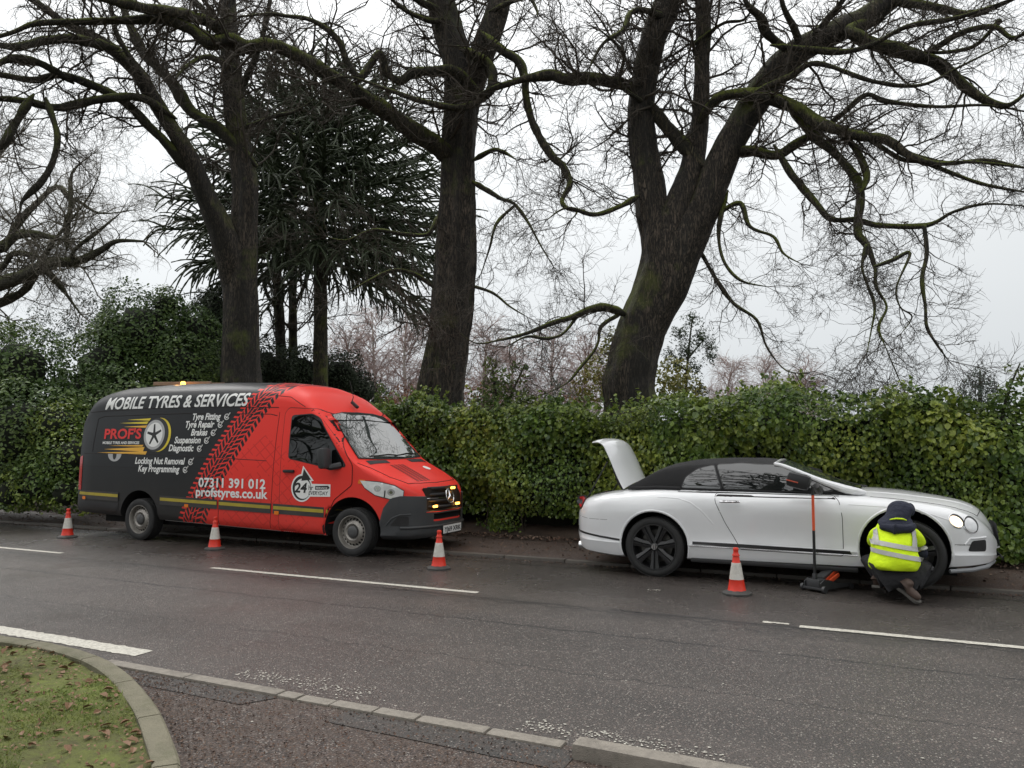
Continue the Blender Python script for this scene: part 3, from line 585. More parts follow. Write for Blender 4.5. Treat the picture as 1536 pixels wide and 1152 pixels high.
T2 = tree('oak_tree', 'tallest bare oak rising behind the front of the red van with a split buttressed trunk', 'tree', tuple(at(660, 640, 16.2)[:2]) + (0.2,),
  [([(655, 660, 50), (660, 620, 42), (667, 570, 36), (675, 510, 36), (680, 450, 38), (684, 380, 38), (686, 320, 36), (688, 260, 33), (690, 200, 34), (692, 150, 33), (688, 100, 31), (675, 55, 28), (664, 15, 26), (655, -30, 24), (645, -120, 20), (640, -220, 15)], 16.2, 16.2, 0.34),
   ([(706, 170, 15), (712, 120, 22), (724, 80, 24), (738, 40, 24), (750, 0, 22), (765, -80, 18), (775, -170, 13)], 16.2, 15.7, 0.12),
   ([(632, 655, 26), (640, 590, 22), (650, 530, 18), (657, 480, 12)], 15.95, 16.05, 0.2)],
  [([(672, 232, 19), (655, 220, 18), (620, 195, 17), (580, 168, 16), (540, 143, 15), (500, 115, 14), (460, 92, 13), (430, 75, 13), (400, 66, 12), (370, 70, 13), (345, 60, 15), (318, 66, 15), (290, 46, 13), (250, 30, 11), (200, 30, 10), (150, 32, 10), (100, 33, 9), (50, 36, 9), (15, 50, 9), (-40, 65, 8)], 16.1, 13.5),
   ([(345, 62, 11), (315, 35, 11), (270, 20, 11), (220, 12, 10), (170, 0, 9), (120, -15, 8), (60, -50, 7)], 14.8, 13.2),
   ([(700, 120, 10), (680, 106, 10), (650, 107, 9), (620, 108, 8), (600, 121, 8), (580, 108, 8), (570, 80, 7), (555, 97, 7), (540, 115, 7), (525, 100, 6), (508, 62, 6), (485, 40, 6), (460, 28, 6), (430, 24, 6), (400, 21, 6), (360, 25, 5)], 15.7, 14.6),
   ([(705, 80, 9), (735, 100, 10), (738, 130, 9), (718, 152, 8), (690, 162, 6), (660, 158, 5), (620, 148, 5), (570, 130, 4), (520, 115, 4), (480, 125, 3)], 15.5, 14.8),
   ([(735, 60, 9), (757, 78, 9), (778, 92, 9), (787, 120, 8), (790, 150, 8), (800, 185, 8), (815, 215, 8), (832, 238, 8), (845, 250, 7), (855, 275, 7), (843, 300, 5), (850, 312, 5), (865, 318, 4), (858, 328, 3)], 15.7, 14.6),
   ([(718, 278, 6), (735, 288, 5), (752, 298, 4), (770, 305, 3), (790, 330, 3), (812, 370, 2), (830, 400, 2)], 15.9, 15),
   ([(720, 235, 5), (740, 225, 5), (755, 228, 4), (775, 240, 3)], 15.9, 15.3),
   ([(770, 310, 3), (745, 335, 3), (735, 370, 2), (722, 410, 2)], 15.5, 15.2),
   ([(712, 430, 3), (740, 440, 3), (765, 460, 2), (790, 475, 2)], 15.9, 15.3),
   ([(660, 15, 7), (620, -5, 6), (590, -50, 6), (560, -100, 4)], 16, 14.5), ([(760, -30, 8), (800, -60, 7), (850, -110, 6), (900, -140, 4)], 15.8, 14.8),
   ([(668, 30, 5), (640, 30, 5), (600, 10, 4), (570, -20, 3)], 16.0, 15.0), ([(750, 10, 6), (790, -5, 5), (805, 15, 3), (806, 25, 2)], 15.6, 15.0),
   ([(655, 330, 5), (640, 352, 4), (600, 350, 3), (560, 345, 3), (520, 360, 2), (490, 355, 2)], 16, 15.2), ([(650, 430, 4), (620, 410, 4), (590, 405, 3), (555, 420, 3), (520, 440, 2)], 16, 15.2)],
  per_m=4.4, wk=.78, step=6, tw=dict(l1=(0.9, 2.4), n2=7, n3=6, thin=.9), lmat=M_BARKM)
T3 = tree('oak_tree', 'big leaning bare oak with three stems behind the soft top of the white car', 'tree', tuple(at(945, 640, 14.5)[:2]) + (0.2,),
  [([(945, 650, 50), (946, 610, 44), (945, 570, 42), (955, 520, 40), (972, 470, 39), (990, 425, 41), (1000, 390, 44), (992, 350, 36), (980, 315, 28), (974, 275, 26), (966, 225, 24), (962, 170, 23), (967, 120, 23), (977, 70, 23), (990, 30, 24), (1006, -5, 22), (1025, -70, 19), (1045, -170, 14)], 14.5, 14.4, 0.16),
   ([(985, 480, 20), (1000, 420, 30), (1010, 350, 30), (1018, 310, 25), (1033, 270, 22), (1043, 225, 18), (1051, 170, 15), (1053, 100, 13), (1055, 50, 13), (1053, 0, 12), (1046, -60, 11), (1030, -140, 8)], 14.3, 14.0, 0.10),
   ([(972, 520, 18), (988, 470, 27), (1006, 425, 32), (1030, 365, 32), (1056, 310, 28), (1078, 255, 26), (1100, 208, 25), (1128, 160, 25), (1158, 115, 25), (1195, 78, 23), (1245, 52, 21), (1295, 28, 20), (1335, 0, 18), (1385, -50, 14), (1430, -110, 11)], 14.4, 13.2, 0.10)],
  [([(1035, 228, 14), (1018, 210, 13), (990, 178, 12), (962, 148, 12), (940, 128, 12), (915, 122, 12), (880, 118, 12), (850, 120, 11), (825, 112, 11), (790, 118, 9), (765, 125, 9), (735, 135, 10), (705, 150, 8)], 14.1, 15.2),
   ([(1300, 35, 14), (1275, 45, 12), (1300, 62, 13), (1330, 70, 13), (1362, 80, 12), (1400, 93, 11), (1430, 115, 10), (1460, 140, 9), (1490, 155, 8), (1515, 157, 7), (1545, 135, 6), (1570, 120, 5)], 13.4, 12.0),
   ([(1058, 170, 9), (1075, 148, 10), (1110, 139, 10), (1148, 145, 12), (1190, 160, 12), (1220, 180, 12), (1250, 192, 11), (1290, 204, 9), (1330, 210, 9), (1358, 230, 8), (1400, 245, 6), (1460, 243, 5), (1540, 252, 4), (1600, 262, 3)], 13.9, 11.5),
   ([(1192, 170, 9), (1222, 205, 9), (1252, 230, 9), (1275, 255, 9), (1290, 285, 9), (1287, 330, 8), (1288, 352, 7), (1300, 368, 6), (1312, 400, 4), (1314, 430, 3), (1330, 460, 3), (1318, 490, 3), (1328, 520, 2), (1345, 560, 2), (1358, 590, 1)], 13.3, 11.6),
   ([(1262, 200, 8), (1285, 225, 7), (1300, 265, 6), (1290, 290, 6)], 13.0, 12.5),
   ([(1095, 232, 9), (1125, 225, 9), (1165, 233, 9), (1200, 212, 8), (1240, 190, 6), (1270, 165, 5), (1300, 142, 5), (1330, 152, 5), (1400, 160, 4), (1480, 158, 4), (1550, 170, 3)], 13.9, 12.2),
   ([(1170, 233, 7), (1192, 268, 7), (1222, 302, 7), (1246, 328, 6), (1285, 330, 6), (1320, 338, 6), (1390, 338, 5), (1430, 318, 4), (1480, 306, 4), (1550, 310, 3)], 13.5, 11.8),
   ([(1386, 338, 4), (1390, 380, 4), (1383, 420, 4), (1388, 460, 3), (1390, 490, 3), (1404, 515, 3), (1422, 540, 2)], 12.0, 11.6),
   ([(1300, 368, 4), (1293, 400, 3), (1302, 430, 3), (1312, 460, 3), (1306, 500, 2), (1300, 530, 2)], 12, 11.8),
   ([(1312, 400, 3), (1340, 390, 4), (1365, 380, 3), (1345, 430, 2), (1350, 460, 2), (1368, 475, 2), (1352, 500, 2)], 12, 11.6),
   ([(930, 468, 7), (910, 461, 7), (885, 464, 6), (860, 475, 6), (830, 484, 5), (790, 500, 4), (750, 510, 3), (715, 515, 2), (690, 500, 2)], 14.3, 13.4),
   ([(928, 472, 4), (902, 490, 4), (895, 520, 3), (870, 552, 3), (850, 575, 2), (820, 590, 2)], 14.3, 13.7),
   ([(865, 475, 4), (845, 500, 3), (820, 508, 3), (790, 505, 3), (760, 520, 2)], 14, 13.5),
   ([(948, 300, 6), (925, 312, 5), (890, 322, 4), (850, 312, 3), (820, 330, 2)], 14.2, 13.4),
   ([(1055, 385, 5), (1075, 420, 4), (1100, 455, 4), (1135, 480, 3), (1150, 520, 2), (1178, 555, 2), (1210, 560, 2)], 14.3, 13.3),
   ([(1078, 320, 5), (1110, 305, 5), (1125, 340, 4), (1160, 355, 3), (1175, 380, 3), (1200, 395, 2)], 14, 13.2),
   ([(1088, 300, 5), (1078, 345, 4), (1085, 390, 3), (1110, 420, 3), (1150, 430, 2)], 14, 13.4),
   ([(990, 25, 8), (965, 15, 7), (945, 20, 6), (935, 45, 5), (905, 65, 5), (885, 100, 4)], 14.2, 13.2),
   ([(960, 150, 5), (930, 125, 4), (935, 80, 3), (900, 45, 3)], 14.2, 13.3),
   ([(1165, 90, 9), (1180, 75, 8), (1150, 50, 8), (1140, 25, 8), (1120, 5, 7), (1105, -40, 5)], 13.6, 13.0), ([(1200, 70, 8), (1190, 40, 6), (1175, 10, 5), (1165, -40, 4)], 13.5, 12.8),
   ([(1210, 65, 8), (1240, 30, 7), (1265, 0, 6), (1300, -50, 5)], 13.5, 12.5), ([(1175, 70, 6), (1260, 78, 6), (1310, 66, 5), (1360, 40, 5), (1430, 28, 4), (1500, 5, 4), (1560, -20, 3)], 13.2, 11.5),
   ([(1150, 130, 7), (1185, 115, 7), (1225, 95, 5), (1310, 122, 4), (1380, 128, 3), (1440, 100, 3), (1520, 60, 3)], 13.2, 11.8), ([(1400, 75, 7), (1440, 50, 6), (1490, 40, 5), (1520, 57, 5), (1550, 40, 4)], 12.8, 11.8),
   ([(1335, 0, 9), (1400, 10, 8), (1460, 20, 6), (1540, -10, 5)], 13.3, 12), ([(1362, 230, 5), (1420, 245, 5), (1480, 240, 4), (1550, 255, 3)], 12.7, 11.8), ([(1300, 205, 6), (1350, 238, 5), (1390, 245, 4), (1470, 275, 4), (1550, 290, 3)], 12.6, 11.7),
   ([(1500, 30, 5), (1460, 70, 4), (1400, 80, 5)], 12.4, 12.8), ([(1050, 60, 5), (1085, 35, 4), (1115, 30, 3), (1130, 10, 3)], 14, 13.5)],
  per_m=4.8, wk=.88, step=6, tw=dict(l1=(0.8, 2.1), n2=7, n3=7, wander=0.25, thin=.88), lmat=M_BARKM)
# drooping fine sprays at the low right
T4 = tree('bare_tree', 'pale bare tree reaching in from the left edge above the evergreen bushes', 'tree', tuple(at(-150, 640, 24)[:2]) + (0.2,),
  [([(-160, 640, 26), (-150, 560, 22), (-120, 500, 20), (-80, 460, 17), (-40, 440, 15), (0, 425, 13), (40, 412, 11), (70, 395, 10), (115, 392, 8), (150, 376, 6), (175, 362, 4), (215, 362, 2)], 24, 22, 0.1)],
  [([(-120, 500, 16), (-60, 420, 12), (-20, 385, 10), (5, 368, 9), (28, 352, 8), (60, 352, 8), (98, 362, 7)], 24, 22.5), ([(100, 360, 6), (100, 335, 7), (106, 310, 5), (108, 260, 3), (140, 230, 2)], 22.5, 22.3),
   ([(15, 362, 7), (28, 335, 7), (50, 310, 6), (85, 280, 5), (105, 298, 5), (118, 302, 4), (150, 320, 3), (200, 315, 2)], 23, 22.5), ([(-60, 440, 8), (0, 405, 6), (20, 380, 6), (60, 385, 5)], 23.5, 23),
   ([(-100, 480, 10), (-40, 470, 9), (30, 440, 8), (60, 405, 6), (90, 430, 5), (120, 470, 4)], 24, 23), ([(-120, 480, 12), (-90, 380, 10), (-50, 300, 8), (-10, 240, 6), (30, 200, 4)], 24, 23),
   ([(110, 392, 4), (112, 375, 4), (150, 345, 3), (180, 320, 2)], 22.4, 22), ([(60, 400, 5), (75, 370, 4), (90, 350, 3), (130, 300, 2), (150, 260, 2)], 22.6, 22.2)],
  per_m=5.0, wk=.85, tw=dict(l1=(1.2, 2.8), n2=7, n3=6, thin=0.85), tmat=M_PALE, lmat=M_PALE, twmat=M_TWIGL)
# two more oaks on this side of the road, behind the camera: the windows mirror them
for (lx, ly, lab, sd) in ((-6.5, -5.0, 'bare oak on the near side of the road behind the viewer on the left', 3), (4.5, -4.5, 'bare oak on the near side of the road behind the viewer on the right', 5), (-17, 2.5, 'bare oak on the near verge out to the left, nearest of two', 8), (-26, 3.5, 'bare oak on the near verge out to the left, farther of two', 12)):
    r_ = thing('oak_tree', lab, 'tree', (lx, ly, 0), group='oaks mirrored in the windows'); ls = []
    tp = np.array([[0, 0, -0.1], [0.1, 0, 3.5], [0, 0.2, 7], [0.3, 0.3, 12], [0.2, 0.6, 18]]); cc = catmull(np.c_[tp, [0.5, 0.42, 0.36, 0.28, 0.12]], 6)
    limb_mesh('trunk', cc[:, :3], cc[:, 3], M_BARK, r_, 16, 0.05, 0.15, sd)
    for q in range(26):
        h = 4.0 + q * 0.5; a_ = q * 2.4 + sd; S0 = np.array([[np.interp(h, tp[:, 2], tp[:, 0]), np.interp(h, tp[:, 2], tp[:, 1]), h]])
        P, R = grow(S0, np.array([[math.cos(a_), math.sin(a_), 0.45]]), np.array([8.5 - q * .15]), np.array([0.17]), 12, 0.22, 0.02, 0.15); limb_mesh('limb', P[0], R[0], M_LIMB, r_, 8, 0.1, seed=q); ls.append((P[0], R[0]))
    twigs_on(ls, r_, M_TWIG, per_m=1.3, l1=(1.2, 2.4), n2=5, n3=3, thin=1.6)

for (lx, ly, lab) in ((-9, -11, 'unseen evergreen mass added behind the viewer on the left as a dark reflection for the van window'), (4, -11, 'unseen evergreen mass added behind the viewer on the right as a dark reflection for the car paint'), (-32, -2, 'unseen evergreen mass added beyond the oaks far out to the left as a dark reflection')):  # leaf masses added out of view so glass and paint mirror something dark
    r_ = thing('evergreen_shrub', lab, 'shrub', (lx, ly, 0), group='unseen evergreens added as dark reflections'); Vs, Fs, o_ = [], [], 0
    for q in range(9):
        c_ = np.array([rnd.uniform(-6, 6), rnd.uniform(-1.5, 1.5), rnd.uniform(.8, 2.6)]); d_ = unit(rng.normal(size=(700, 3))); P = c_ + d_ * rng.uniform(1.2, 1.9, (700, 1)); P[:, 2] = np.abs(P[:, 2]); V, Fq = leafverts(700, P, d_ + rng.normal(0, .5, d_.shape), 0.35, .6, .25); Vs.append(V); Fs.append(Fq + o_); o_ += len(V)
    tag(npmesh('foliage', np.concatenate(Vs), np.concatenate(Fs), M_LAUREL, r_, smooth=False), kind='stuff')
# ---- monkey puzzle
mp_base = at(481, 620, 24); mpz = thing('monkey_puzzle_tree', 'dark monkey puzzle tree with drooping spiny fronds behind the middle of the van', 'tree', (mp_base.x, mp_base.y, 0.2))
def rel(u, v, Y): p = at(u, v, Y); return np.array([p.x - mp_base.x, p.y - mp_base.y, p.z - 0.2])
tp = [rel(481, 640, 24), rel(481, 500, 24), rel(480, 350, 24), rel(478, 240, 24), rel(476, 150, 24)]
cc = catmull(np.c_[np.array(tp), [0.25, 0.22, 0.2, 0.15, 0.07]], 10); limb_mesh('trunk', cc[:, :3], cc[:, 3], M_BARKM, mpz, 14, 0.04, 0.05)
zt, zb_ = rel(478, 165, 24)[2], rel(480, 395, 24)[2]
BP, BR = [], []; nbr = 190
for i in range(nbr):
    f_ = i / nbr; h = zb_ + (zt - zb_) * f_; a_ = i * 2.39996; Lb = 4.7 * (1 - abs(f_ - 0.35) * 0.3) * (1 - f_ ** 3 * 0.5) * rnd.uniform(0.8, 1.08)
    el0 = -0.02 + 0.75 * f_ ** 1.3 + rnd.uniform(-.1, .1); k_ = 9; P = np.zeros((k_ + 1, 3)); P[0] = (tp[2][0], tp[2][1], h); e_ = el0
    for j in range(k_):
        P[j + 1] = P[j] + (Lb / k_) * np.array([math.cos(a_) * math.cos(e_), math.sin(a_) * math.cos(e_), math.sin(e_)]); e_ += -0.13 + 0.035 * j * (0.6 + f_)
    BP.append(P); BR.append(np.linspace(0.05, 0.035, k_ + 1))
BP, BR = np.array(BP), np.array(BR)
s_, d_, r_ = sprout(BP, BR, nbr * 25, (0.35, 1.0), 0.25, 1.0); d_[:, 2] += 0.15
P2, R2 = grow(s_, d_, rng.uniform(0.55, 1.2, len(s_)), np.full(len(s_), 0.028), 7, 0.05, -0.13, 0.55); 
for j in range(1, 8): R2[:, j] *= 1.25 if j % 2 else 0.85
V1, F1 = tubes(None, BP, BR, None, None, 5); V2, F2 = tubes(None, P2, R2, None, None, 5)
tag(npmesh('fronds', np.concatenate([V1, V2]), np.concatenate([F1, F2 + len(V1)]), M_SPIKE, mpz, smooth=False), kind='stuff')

# ---- slim trunks in the background with sparse twigs
def slim(name, label, cat, pts, Y, limbs=(), mat=None, per_m=1.2, group=None, twm=None, tw=None):
    b_ = at(pts[0][0], 640, Y); r = thing(name, label, cat, (b_.x, b_.y, 0.2), group=group); off = np.array([b_.x, b_.y, 0.2])
    p, q = trace(pts, Y, Y, 5); limb_mesh('trunk', p - off, q, mat or M_BARKM, r, 10, 0.05); ls = [(p[4:] - off, q[4:])]
    for l_ in limbs: pp, qq = trace(l_, Y, Y - 1.0, 4); limb_mesh('limb', pp - off, qq, M_LIMB, r, 6, 0.1); ls.append((pp - off, qq))
    k = dict(l1=(1.0, 2.2), n2=6, n3=5); k.update(tw or {}); twigs_on(ls, r, twm or M_TWIG, per_m=per_m, **k); return r
slim('slim_tree', 'slim bare tree leaning slightly left of the pair between the oak and the monkey puzzle', 'tree', [(424, 640, 9), (422, 540, 8), (418, 450, 7), (414, 380, 7), (412, 300, 6), (405, 200, 4)], 27, [[(420, 470, 3), (400, 440, 3), (392, 400, 2)], [(418, 430, 3), (445, 390, 3), (455, 340, 2)]])
slim('slim_tree', 'straight slim bare tree closest on the left to the monkey puzzle trunk', 'tree', [(440, 640, 8), (440, 540, 7), (439, 450, 6), (441, 380, 6), (440, 300, 5), (442, 200, 3)], 27.5, [[(441, 460, 3), (460, 420, 3), (470, 370, 2)], [(440, 500, 2), (420, 480, 2), (400, 500, 1)]])
# ---- birches far off, a pinkish haze of twigs
def birch(u, v0, wpx, Y, label, dens=1.0):
    b_ = at(u, 640, Y); top = at(u + rnd.uniform(-8, 8), v0, Y); r = thing('birch_tree', label, 'tree', (b_.x, b_.y, 0.2), group='far birches'); hgt = top.z - 0.2
    P = np.array([[0, 0, 0], [0.1, 0, hgt * .35], [-.1, 0, hgt * .7], [(top.x - b_.x), 0, hgt]]); c = catmull(np.c_[P, [0.14, 0.11, 0.07, 0.02]], 5); limb_mesh('trunk', c[:, :3], c[:, 3], M_BIRCHT, r, 7, 0.05)
    wd = wpx * Y / F; cnt = int(34 * dens); S0 = np.stack([np.interp(np.linspace(.2, .97, cnt), [0, 1], [0, 0]), np.zeros(cnt), np.linspace(.2, .97, cnt) * hgt], 1)
    a_ = rng.uniform(0, 6.28, cnt); D0 = np.stack([np.cos(a_), np.sin(a_), np.full(cnt, 1.3)], 1); Ln = wd * 1.1 * (1.1 - np.linspace(.2, .97, cnt)) + 0.6
    P1, R1 = grow(S0, D0, Ln, np.full(cnt, 0.035), 6, 0.15, 0.0, 0.4); s, d_, q = sprout(P1, R1, cnt * 12, (0.4, 1.0)); P2, R2 = grow(s, d_, rng.uniform(.5, 1.3, len(s)), np.full(len(s), 0.013), 5, 0.15, -0.10, 0.6)
    s, d_, q = sprout(P2, R2, cnt * 62, (0.3, 0.9)); P3, R3 = grow(s, d_, rng.uniform(.3, .9, len(s)), np.full(len(s), 0.008), 3, 0.15, -0.15, 0.6)
    Vs, Fs, o_ = [], [], 0
    for a2, b2 in ((P1, R1), (P2, R2), (P3, R3)):
        V, Fq = tubes(None, a2, b2, None, None); Vs.append(V); Fs.append(Fq + o_); o_ += len(V)
    tag(npmesh('twigs', np.concatenate(Vs), np.concatenate(Fs), M_BIRCH, r), kind='stuff')
for u, v0, w_, Y, lab in ((520, 510, 70, 40, 'pinkish bare birch just right of the monkey puzzle trunk'), (562, 465, 80, 42, 'tall pinkish birch between the monkey puzzle and the tallest oak'), (608, 480, 80, 40, 'pinkish birch touching the left side of the tallest oak'),
    (728, 495, 50, 42, 'slender birch close to the right side of the tallest oak'), (770, 520, 60, 46, 'low pinkish birch behind the leafy sprig above the hedge'), (830, 510, 70, 44, 'pinkish birch midway between the two right hand oaks'), (880, 520, 70, 42, 'pinkish birch left of the yellow green bush by the leaning oak'),
    (1095, 540, 45, 55, 'small far birch leftmost of the three right of the leaning oak'), (1150, 545, 45, 58, 'small far birch in the middle of the three right of the leaning oak'), (1208, 550, 45, 55, 'small far birch rightmost of the three right of the leaning oak')):
    birch(u, v0, w_, Y, lab)

# ---- leafy masses
def leafmass(name, label, cat, blobs, size, dens, mat, asp=0.6, core=True, group=None, stems=None, jit=0.28, spiky=0):
    """blobs: (u, v, radius in photo points, Y). Leaves lie through the outer shell of each clump; a near-black core inside stands in for deep shade"""
    c0 = at(blobs[0][0], 640, blobs[0][3]); r = thing(name, label, cat, (c0.x, c0.y, 0.1), group=group); off = np.array([c0.x, c0.y, 0.1]); Vs, Fs, o_ = [], [], 0; CV, CF = [], []
    for (u, v, rp_, Y) in blobs:
        p = np.array(at(u, v, Y)); R = rp_ * Y / F; n_ = int(dens * R * R * 4 * math.pi); d_ = unit(rng.normal(size=(n_, 3)))
        nz = np.array([noise.noise(Vector(q * 1.6 + p)) for q in d_]); rr = R * (1 + jit * nz * 1.6) * (1 - np.abs(rng.normal(0, 0.13, n_))); P = p + d_ * rr[:, None] * np.array([1, 0.85, 1]); k = P[:, 2] > 0.25; P, dd = P[k], d_[k]
        Nn = dd + rng.normal(0, 0.55, dd.shape) + np.array([0, 0, 0.35]); V, Fq = leafverts(len(P), P - off, Nn, size, asp, 0.25, spin=(unit(dd) + np.array([0, 0, 0.6])) if spiky else None); Vs.append(V); Fs.append(Fq + o_); o_ += len(V)
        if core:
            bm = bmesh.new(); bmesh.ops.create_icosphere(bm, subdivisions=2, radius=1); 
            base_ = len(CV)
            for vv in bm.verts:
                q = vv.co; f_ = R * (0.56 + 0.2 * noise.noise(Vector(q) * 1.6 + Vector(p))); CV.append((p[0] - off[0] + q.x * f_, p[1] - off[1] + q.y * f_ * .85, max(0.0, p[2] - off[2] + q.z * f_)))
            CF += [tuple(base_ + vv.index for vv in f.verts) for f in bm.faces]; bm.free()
    tag(npmesh('foliage', np.concatenate(Vs), np.concatenate(Fs), mat, r, smooth=False), kind='stuff')
    if core: tag(pymesh('shade_core', CV, CF, M_CORE, r, True), kind='stuff')
    for s in stems or ():
        pp, qq = trace(s, blobs[0][3], blobs[0][3], 4); limb_mesh('stem', pp - off, qq, M_LIMB, r, 6, 0.05)
    return r
# evergreen bushes left of and behind the van: each a shrub of its own
leafmass('evergreen_shrub', 'dark evergreen shrub at the left edge reaching down to the verge', 'shrub', [(20, 560, 80, 17), (-40, 640, 90, 16.5), (40, 650, 85, 16), (90, 700, 60, 15.6), (20, 720, 60, 16), (-40, 700, 80, 17), (-60, 560, 80, 17.5)], 0.085, 260, M_LAUREL)
leafmass('evergreen_shrub', 'tall glossy evergreen shrub between the left edge shrub and the forked oak', 'shrub', [(215, 505, 72, 19), (160, 560, 75, 18.5), (270, 560, 70, 19), (150, 640, 70, 17.5), (200, 620, 80, 18), (290, 500, 45, 19.5), (120, 600, 55, 17.5), (300, 600, 60, 19), (170, 500, 34, 18.6), (250, 462, 30, 19.2)], 0.085, 270, M_LAUREL)
leafmass('evergreen_shrub', 'lighter leafy shrub low beside the rear corner of the van', 'shrub', [(90, 640, 45, 15.6), (110, 690, 50, 15.2), (60, 725, 42, 15.2), (100, 740, 32, 14.9), (20, 738, 36, 15.3), (140, 740, 30, 14.8)], 0.075, 230, M_HEDGE)
leafmass('dark_yew', 'dark needled tree filling the gap behind the forked oak trunk', 'tree', [(330, 480, 55, 24), (300, 540, 60, 24), (400, 560, 50, 25), (450, 560, 45, 26), (510, 565, 42, 27), (540, 590, 35, 27), (350, 570, 50, 23), (320, 455, 24, 24.5)], 0.085, 330, M_YEW)
def cedar(name, label, u, vtop, vbot, wpx, Y, mat, tiers, group=None, dens=60, flat=0.18, size=0.16):
    b_ = at(u, 640, Y); top, bot = at(u, vtop, Y), at(u, vbot, Y); r = thing(name, label, 'tree', (b_.x, b_.y, 0.2), group=group); c = catmull(np.array([[0, 0, 0, .2], [0, 0, bot.z * .5, .16], [0.1, 0, top.z * .7, .1], [0, 0, top.z - .3, .03]]), 4); limb_mesh('trunk', c[:, :3], c[:, 3], M_BARK, r, 8, 0.05)
    Vs, Fs, o_, BP = [], [], 0, []
    for i in range(tiers):
        f_ = i / max(1, tiers - 1); h = bot.z + (top.z - bot.z) * f_ - 0.2; rad = wpx * Y / F * (1 - f_) ** 0.8 + 0.25
        for q in range(7):
            a_ = q * 0.9 + i * 1.3 + rnd.random(); lr = rad * rnd.uniform(.55, 1.05); nn = int(dens * lr * 1.2) + 6; t_ = rng.uniform(0.15, 1, nn); sp = rng.normal(0, 0.16, (nn, 3)) * lr * t_[:, None] * np.array([1, 1, flat])
            P = np.stack([np.cos(a_) * lr * t_, np.sin(a_) * lr * t_, h + 0.10 * lr * t_ - 0.25 * lr * t_ ** 2], 1) + sp; V, Fq = leafverts(nn, P, np.tile([0, 0, 1.0], (nn, 1)) + rng.normal(0, .5, (nn, 3)), size, 0.45, 0.3); Vs.append(V); Fs.append(Fq + o_); o_ += len(V)
            tt = np.linspace(0, 1, 5); BP.append(np.stack([np.cos(a_) * lr * tt, np.sin(a_) * lr * tt, h + 0.10 * lr * tt - 0.25 * lr * tt ** 2], 1))
    tag(npmesh('foliage', np.concatenate(Vs), np.concatenate(Fs), mat, r, smooth=False), kind='stuff')
    V, Fq = tubes(None, np.array(BP), np.tile(np.linspace(.05, .015, 5), (len(BP), 1)), None, None, 4); tag(npmesh('branches', V, Fq, M_BARK, r), kind='stuff'); return r
leafmass('cedar_tree', 'flat tiered grey green cedar showing above the left bushes', 'tree', [(185, 424, 8, 32), (165, 440, 14, 32), (130, 446, 16, 32), (195, 446, 14, 32), (150, 466, 20, 32), (185, 480, 22, 32), (115, 478, 20, 32), (150, 505, 26, 32), (210, 470, 14, 32), (110, 510, 26, 32)], 0.12, 75, M_CEDAR, asp=0.35, core=False, spiky=1)
leafmass('cedar_tree', 'far cedar at the left edge low behind the bare twigs', 'tree', [(60, 470, 18, 36), (85, 488, 22, 36), (45, 500, 24, 36), (75, 520, 26, 36), (20, 510, 20, 36)], 0.12, 60, M_CEDAR, asp=0.35, core=False, spiky=1)
leafmass('pine_tree', 'small dark pine just right of the leaning oak trunk', 'tree', [(1038, 478, 11, 30), (1020, 500, 13, 30), (1052, 506, 15, 30), (1030, 526, 16, 30), (1012, 545, 13, 30), (1064, 520, 9, 30), (1042, 552, 12, 30), (1020, 575, 14, 30), (1048, 585, 16, 30), (1066, 535, 10, 30), (1005, 530, 9, 30)], 0.11, 330, M_YEW, asp=0.3, jit=1.1, core=False, stems=[[(1028, 640, 3), (1030, 560, 2), (1038, 480, 1)], [(1030, 540, 2), (1055, 510, 1)], [(1030, 555, 2), (1012, 545, 1)]], spiky=1)
leafmass('conifer_tree', 'blue green conifer top above the hedge at the right', 'tree', [(1470, 556, 9, 26), (1462, 570, 14, 26), (1480, 575, 15, 26), (1455, 590, 19, 26), (1482, 595, 20, 26), (1440, 608, 20, 26), (1495, 612, 20, 26)], 0.11, 230, M_CEDAR, asp=0.3, jit=.6, core=False, stems=[[(1470, 640, 4), (1470, 600, 3), (1470, 555, 1)]], spiky=1)
leafmass('pine_tree', 'far grey pine between the birches above the hedge', 'tree', [(835, 570, 10, 40), (828, 585, 13, 40), (843, 590, 14, 40), (835, 605, 16, 40)], 0.13, 60, M_CEDAR, asp=0.35, core=False, spiky=1)
leafmass('yellow_green_bush', 'yellow green bush wrapping the foot of the leaning oak', 'shrub', [(905, 550, 30, 20), (922, 515, 24, 20), (885, 580, 30, 19.5), (935, 560, 24, 20), (1010, 560, 26, 20), (985, 585, 30, 19.5), (1030, 585, 26, 19.5)], 0.09, 170, M_GOLD, core=False)
leafmass('russet_bush', 'russet leaved bush left of the tallest oak foot', 'shrub', [(608, 600, 26, 21), (585, 612, 20, 20.5)], 0.07, 150, M_RUSSET, core=False)
leafmass('russet_bush', 'russet leaved bush right of the tallest oak foot', 'shrub', [(712, 600, 24, 21), (735, 612, 18, 20.5)], 0.07, 150, M_RUSSET, core=False)
leafmass('russet_bush', 'low russet bush beyond the hedge near the far grey pine', 'shrub', [(850, 610, 22, 22), (820, 615, 18, 22)], 0.07, 110, M_RUSSET, core=False)
leafmass('small_conifer', 'narrow bright green shrub peeping over the van roof', 'shrub', [(573, 595, 13, 18), (574, 615, 17, 18), (572, 582, 7, 18)], 0.07, 260, M_SPRIG, core=False)
leafmass('sprig_bush', 'leafy fresh green sprig standing above the hedge between the two oaks', 'shrub', [(748, 570, 24, 14.3), (735, 548, 12, 14.3), (775, 585, 17, 14.3), (740, 595, 28, 14.2), (788, 556, 9, 14.3), (772, 548, 7, 14.3)], 0.085, 210, M_SPRIG, asp=0.5, core=False, stems=[[(745, 650, 3), (744, 600, 3), (738, 545, 1)], [(750, 640, 3), (768, 590, 2), (788, 545, 1)]], spiky=1)
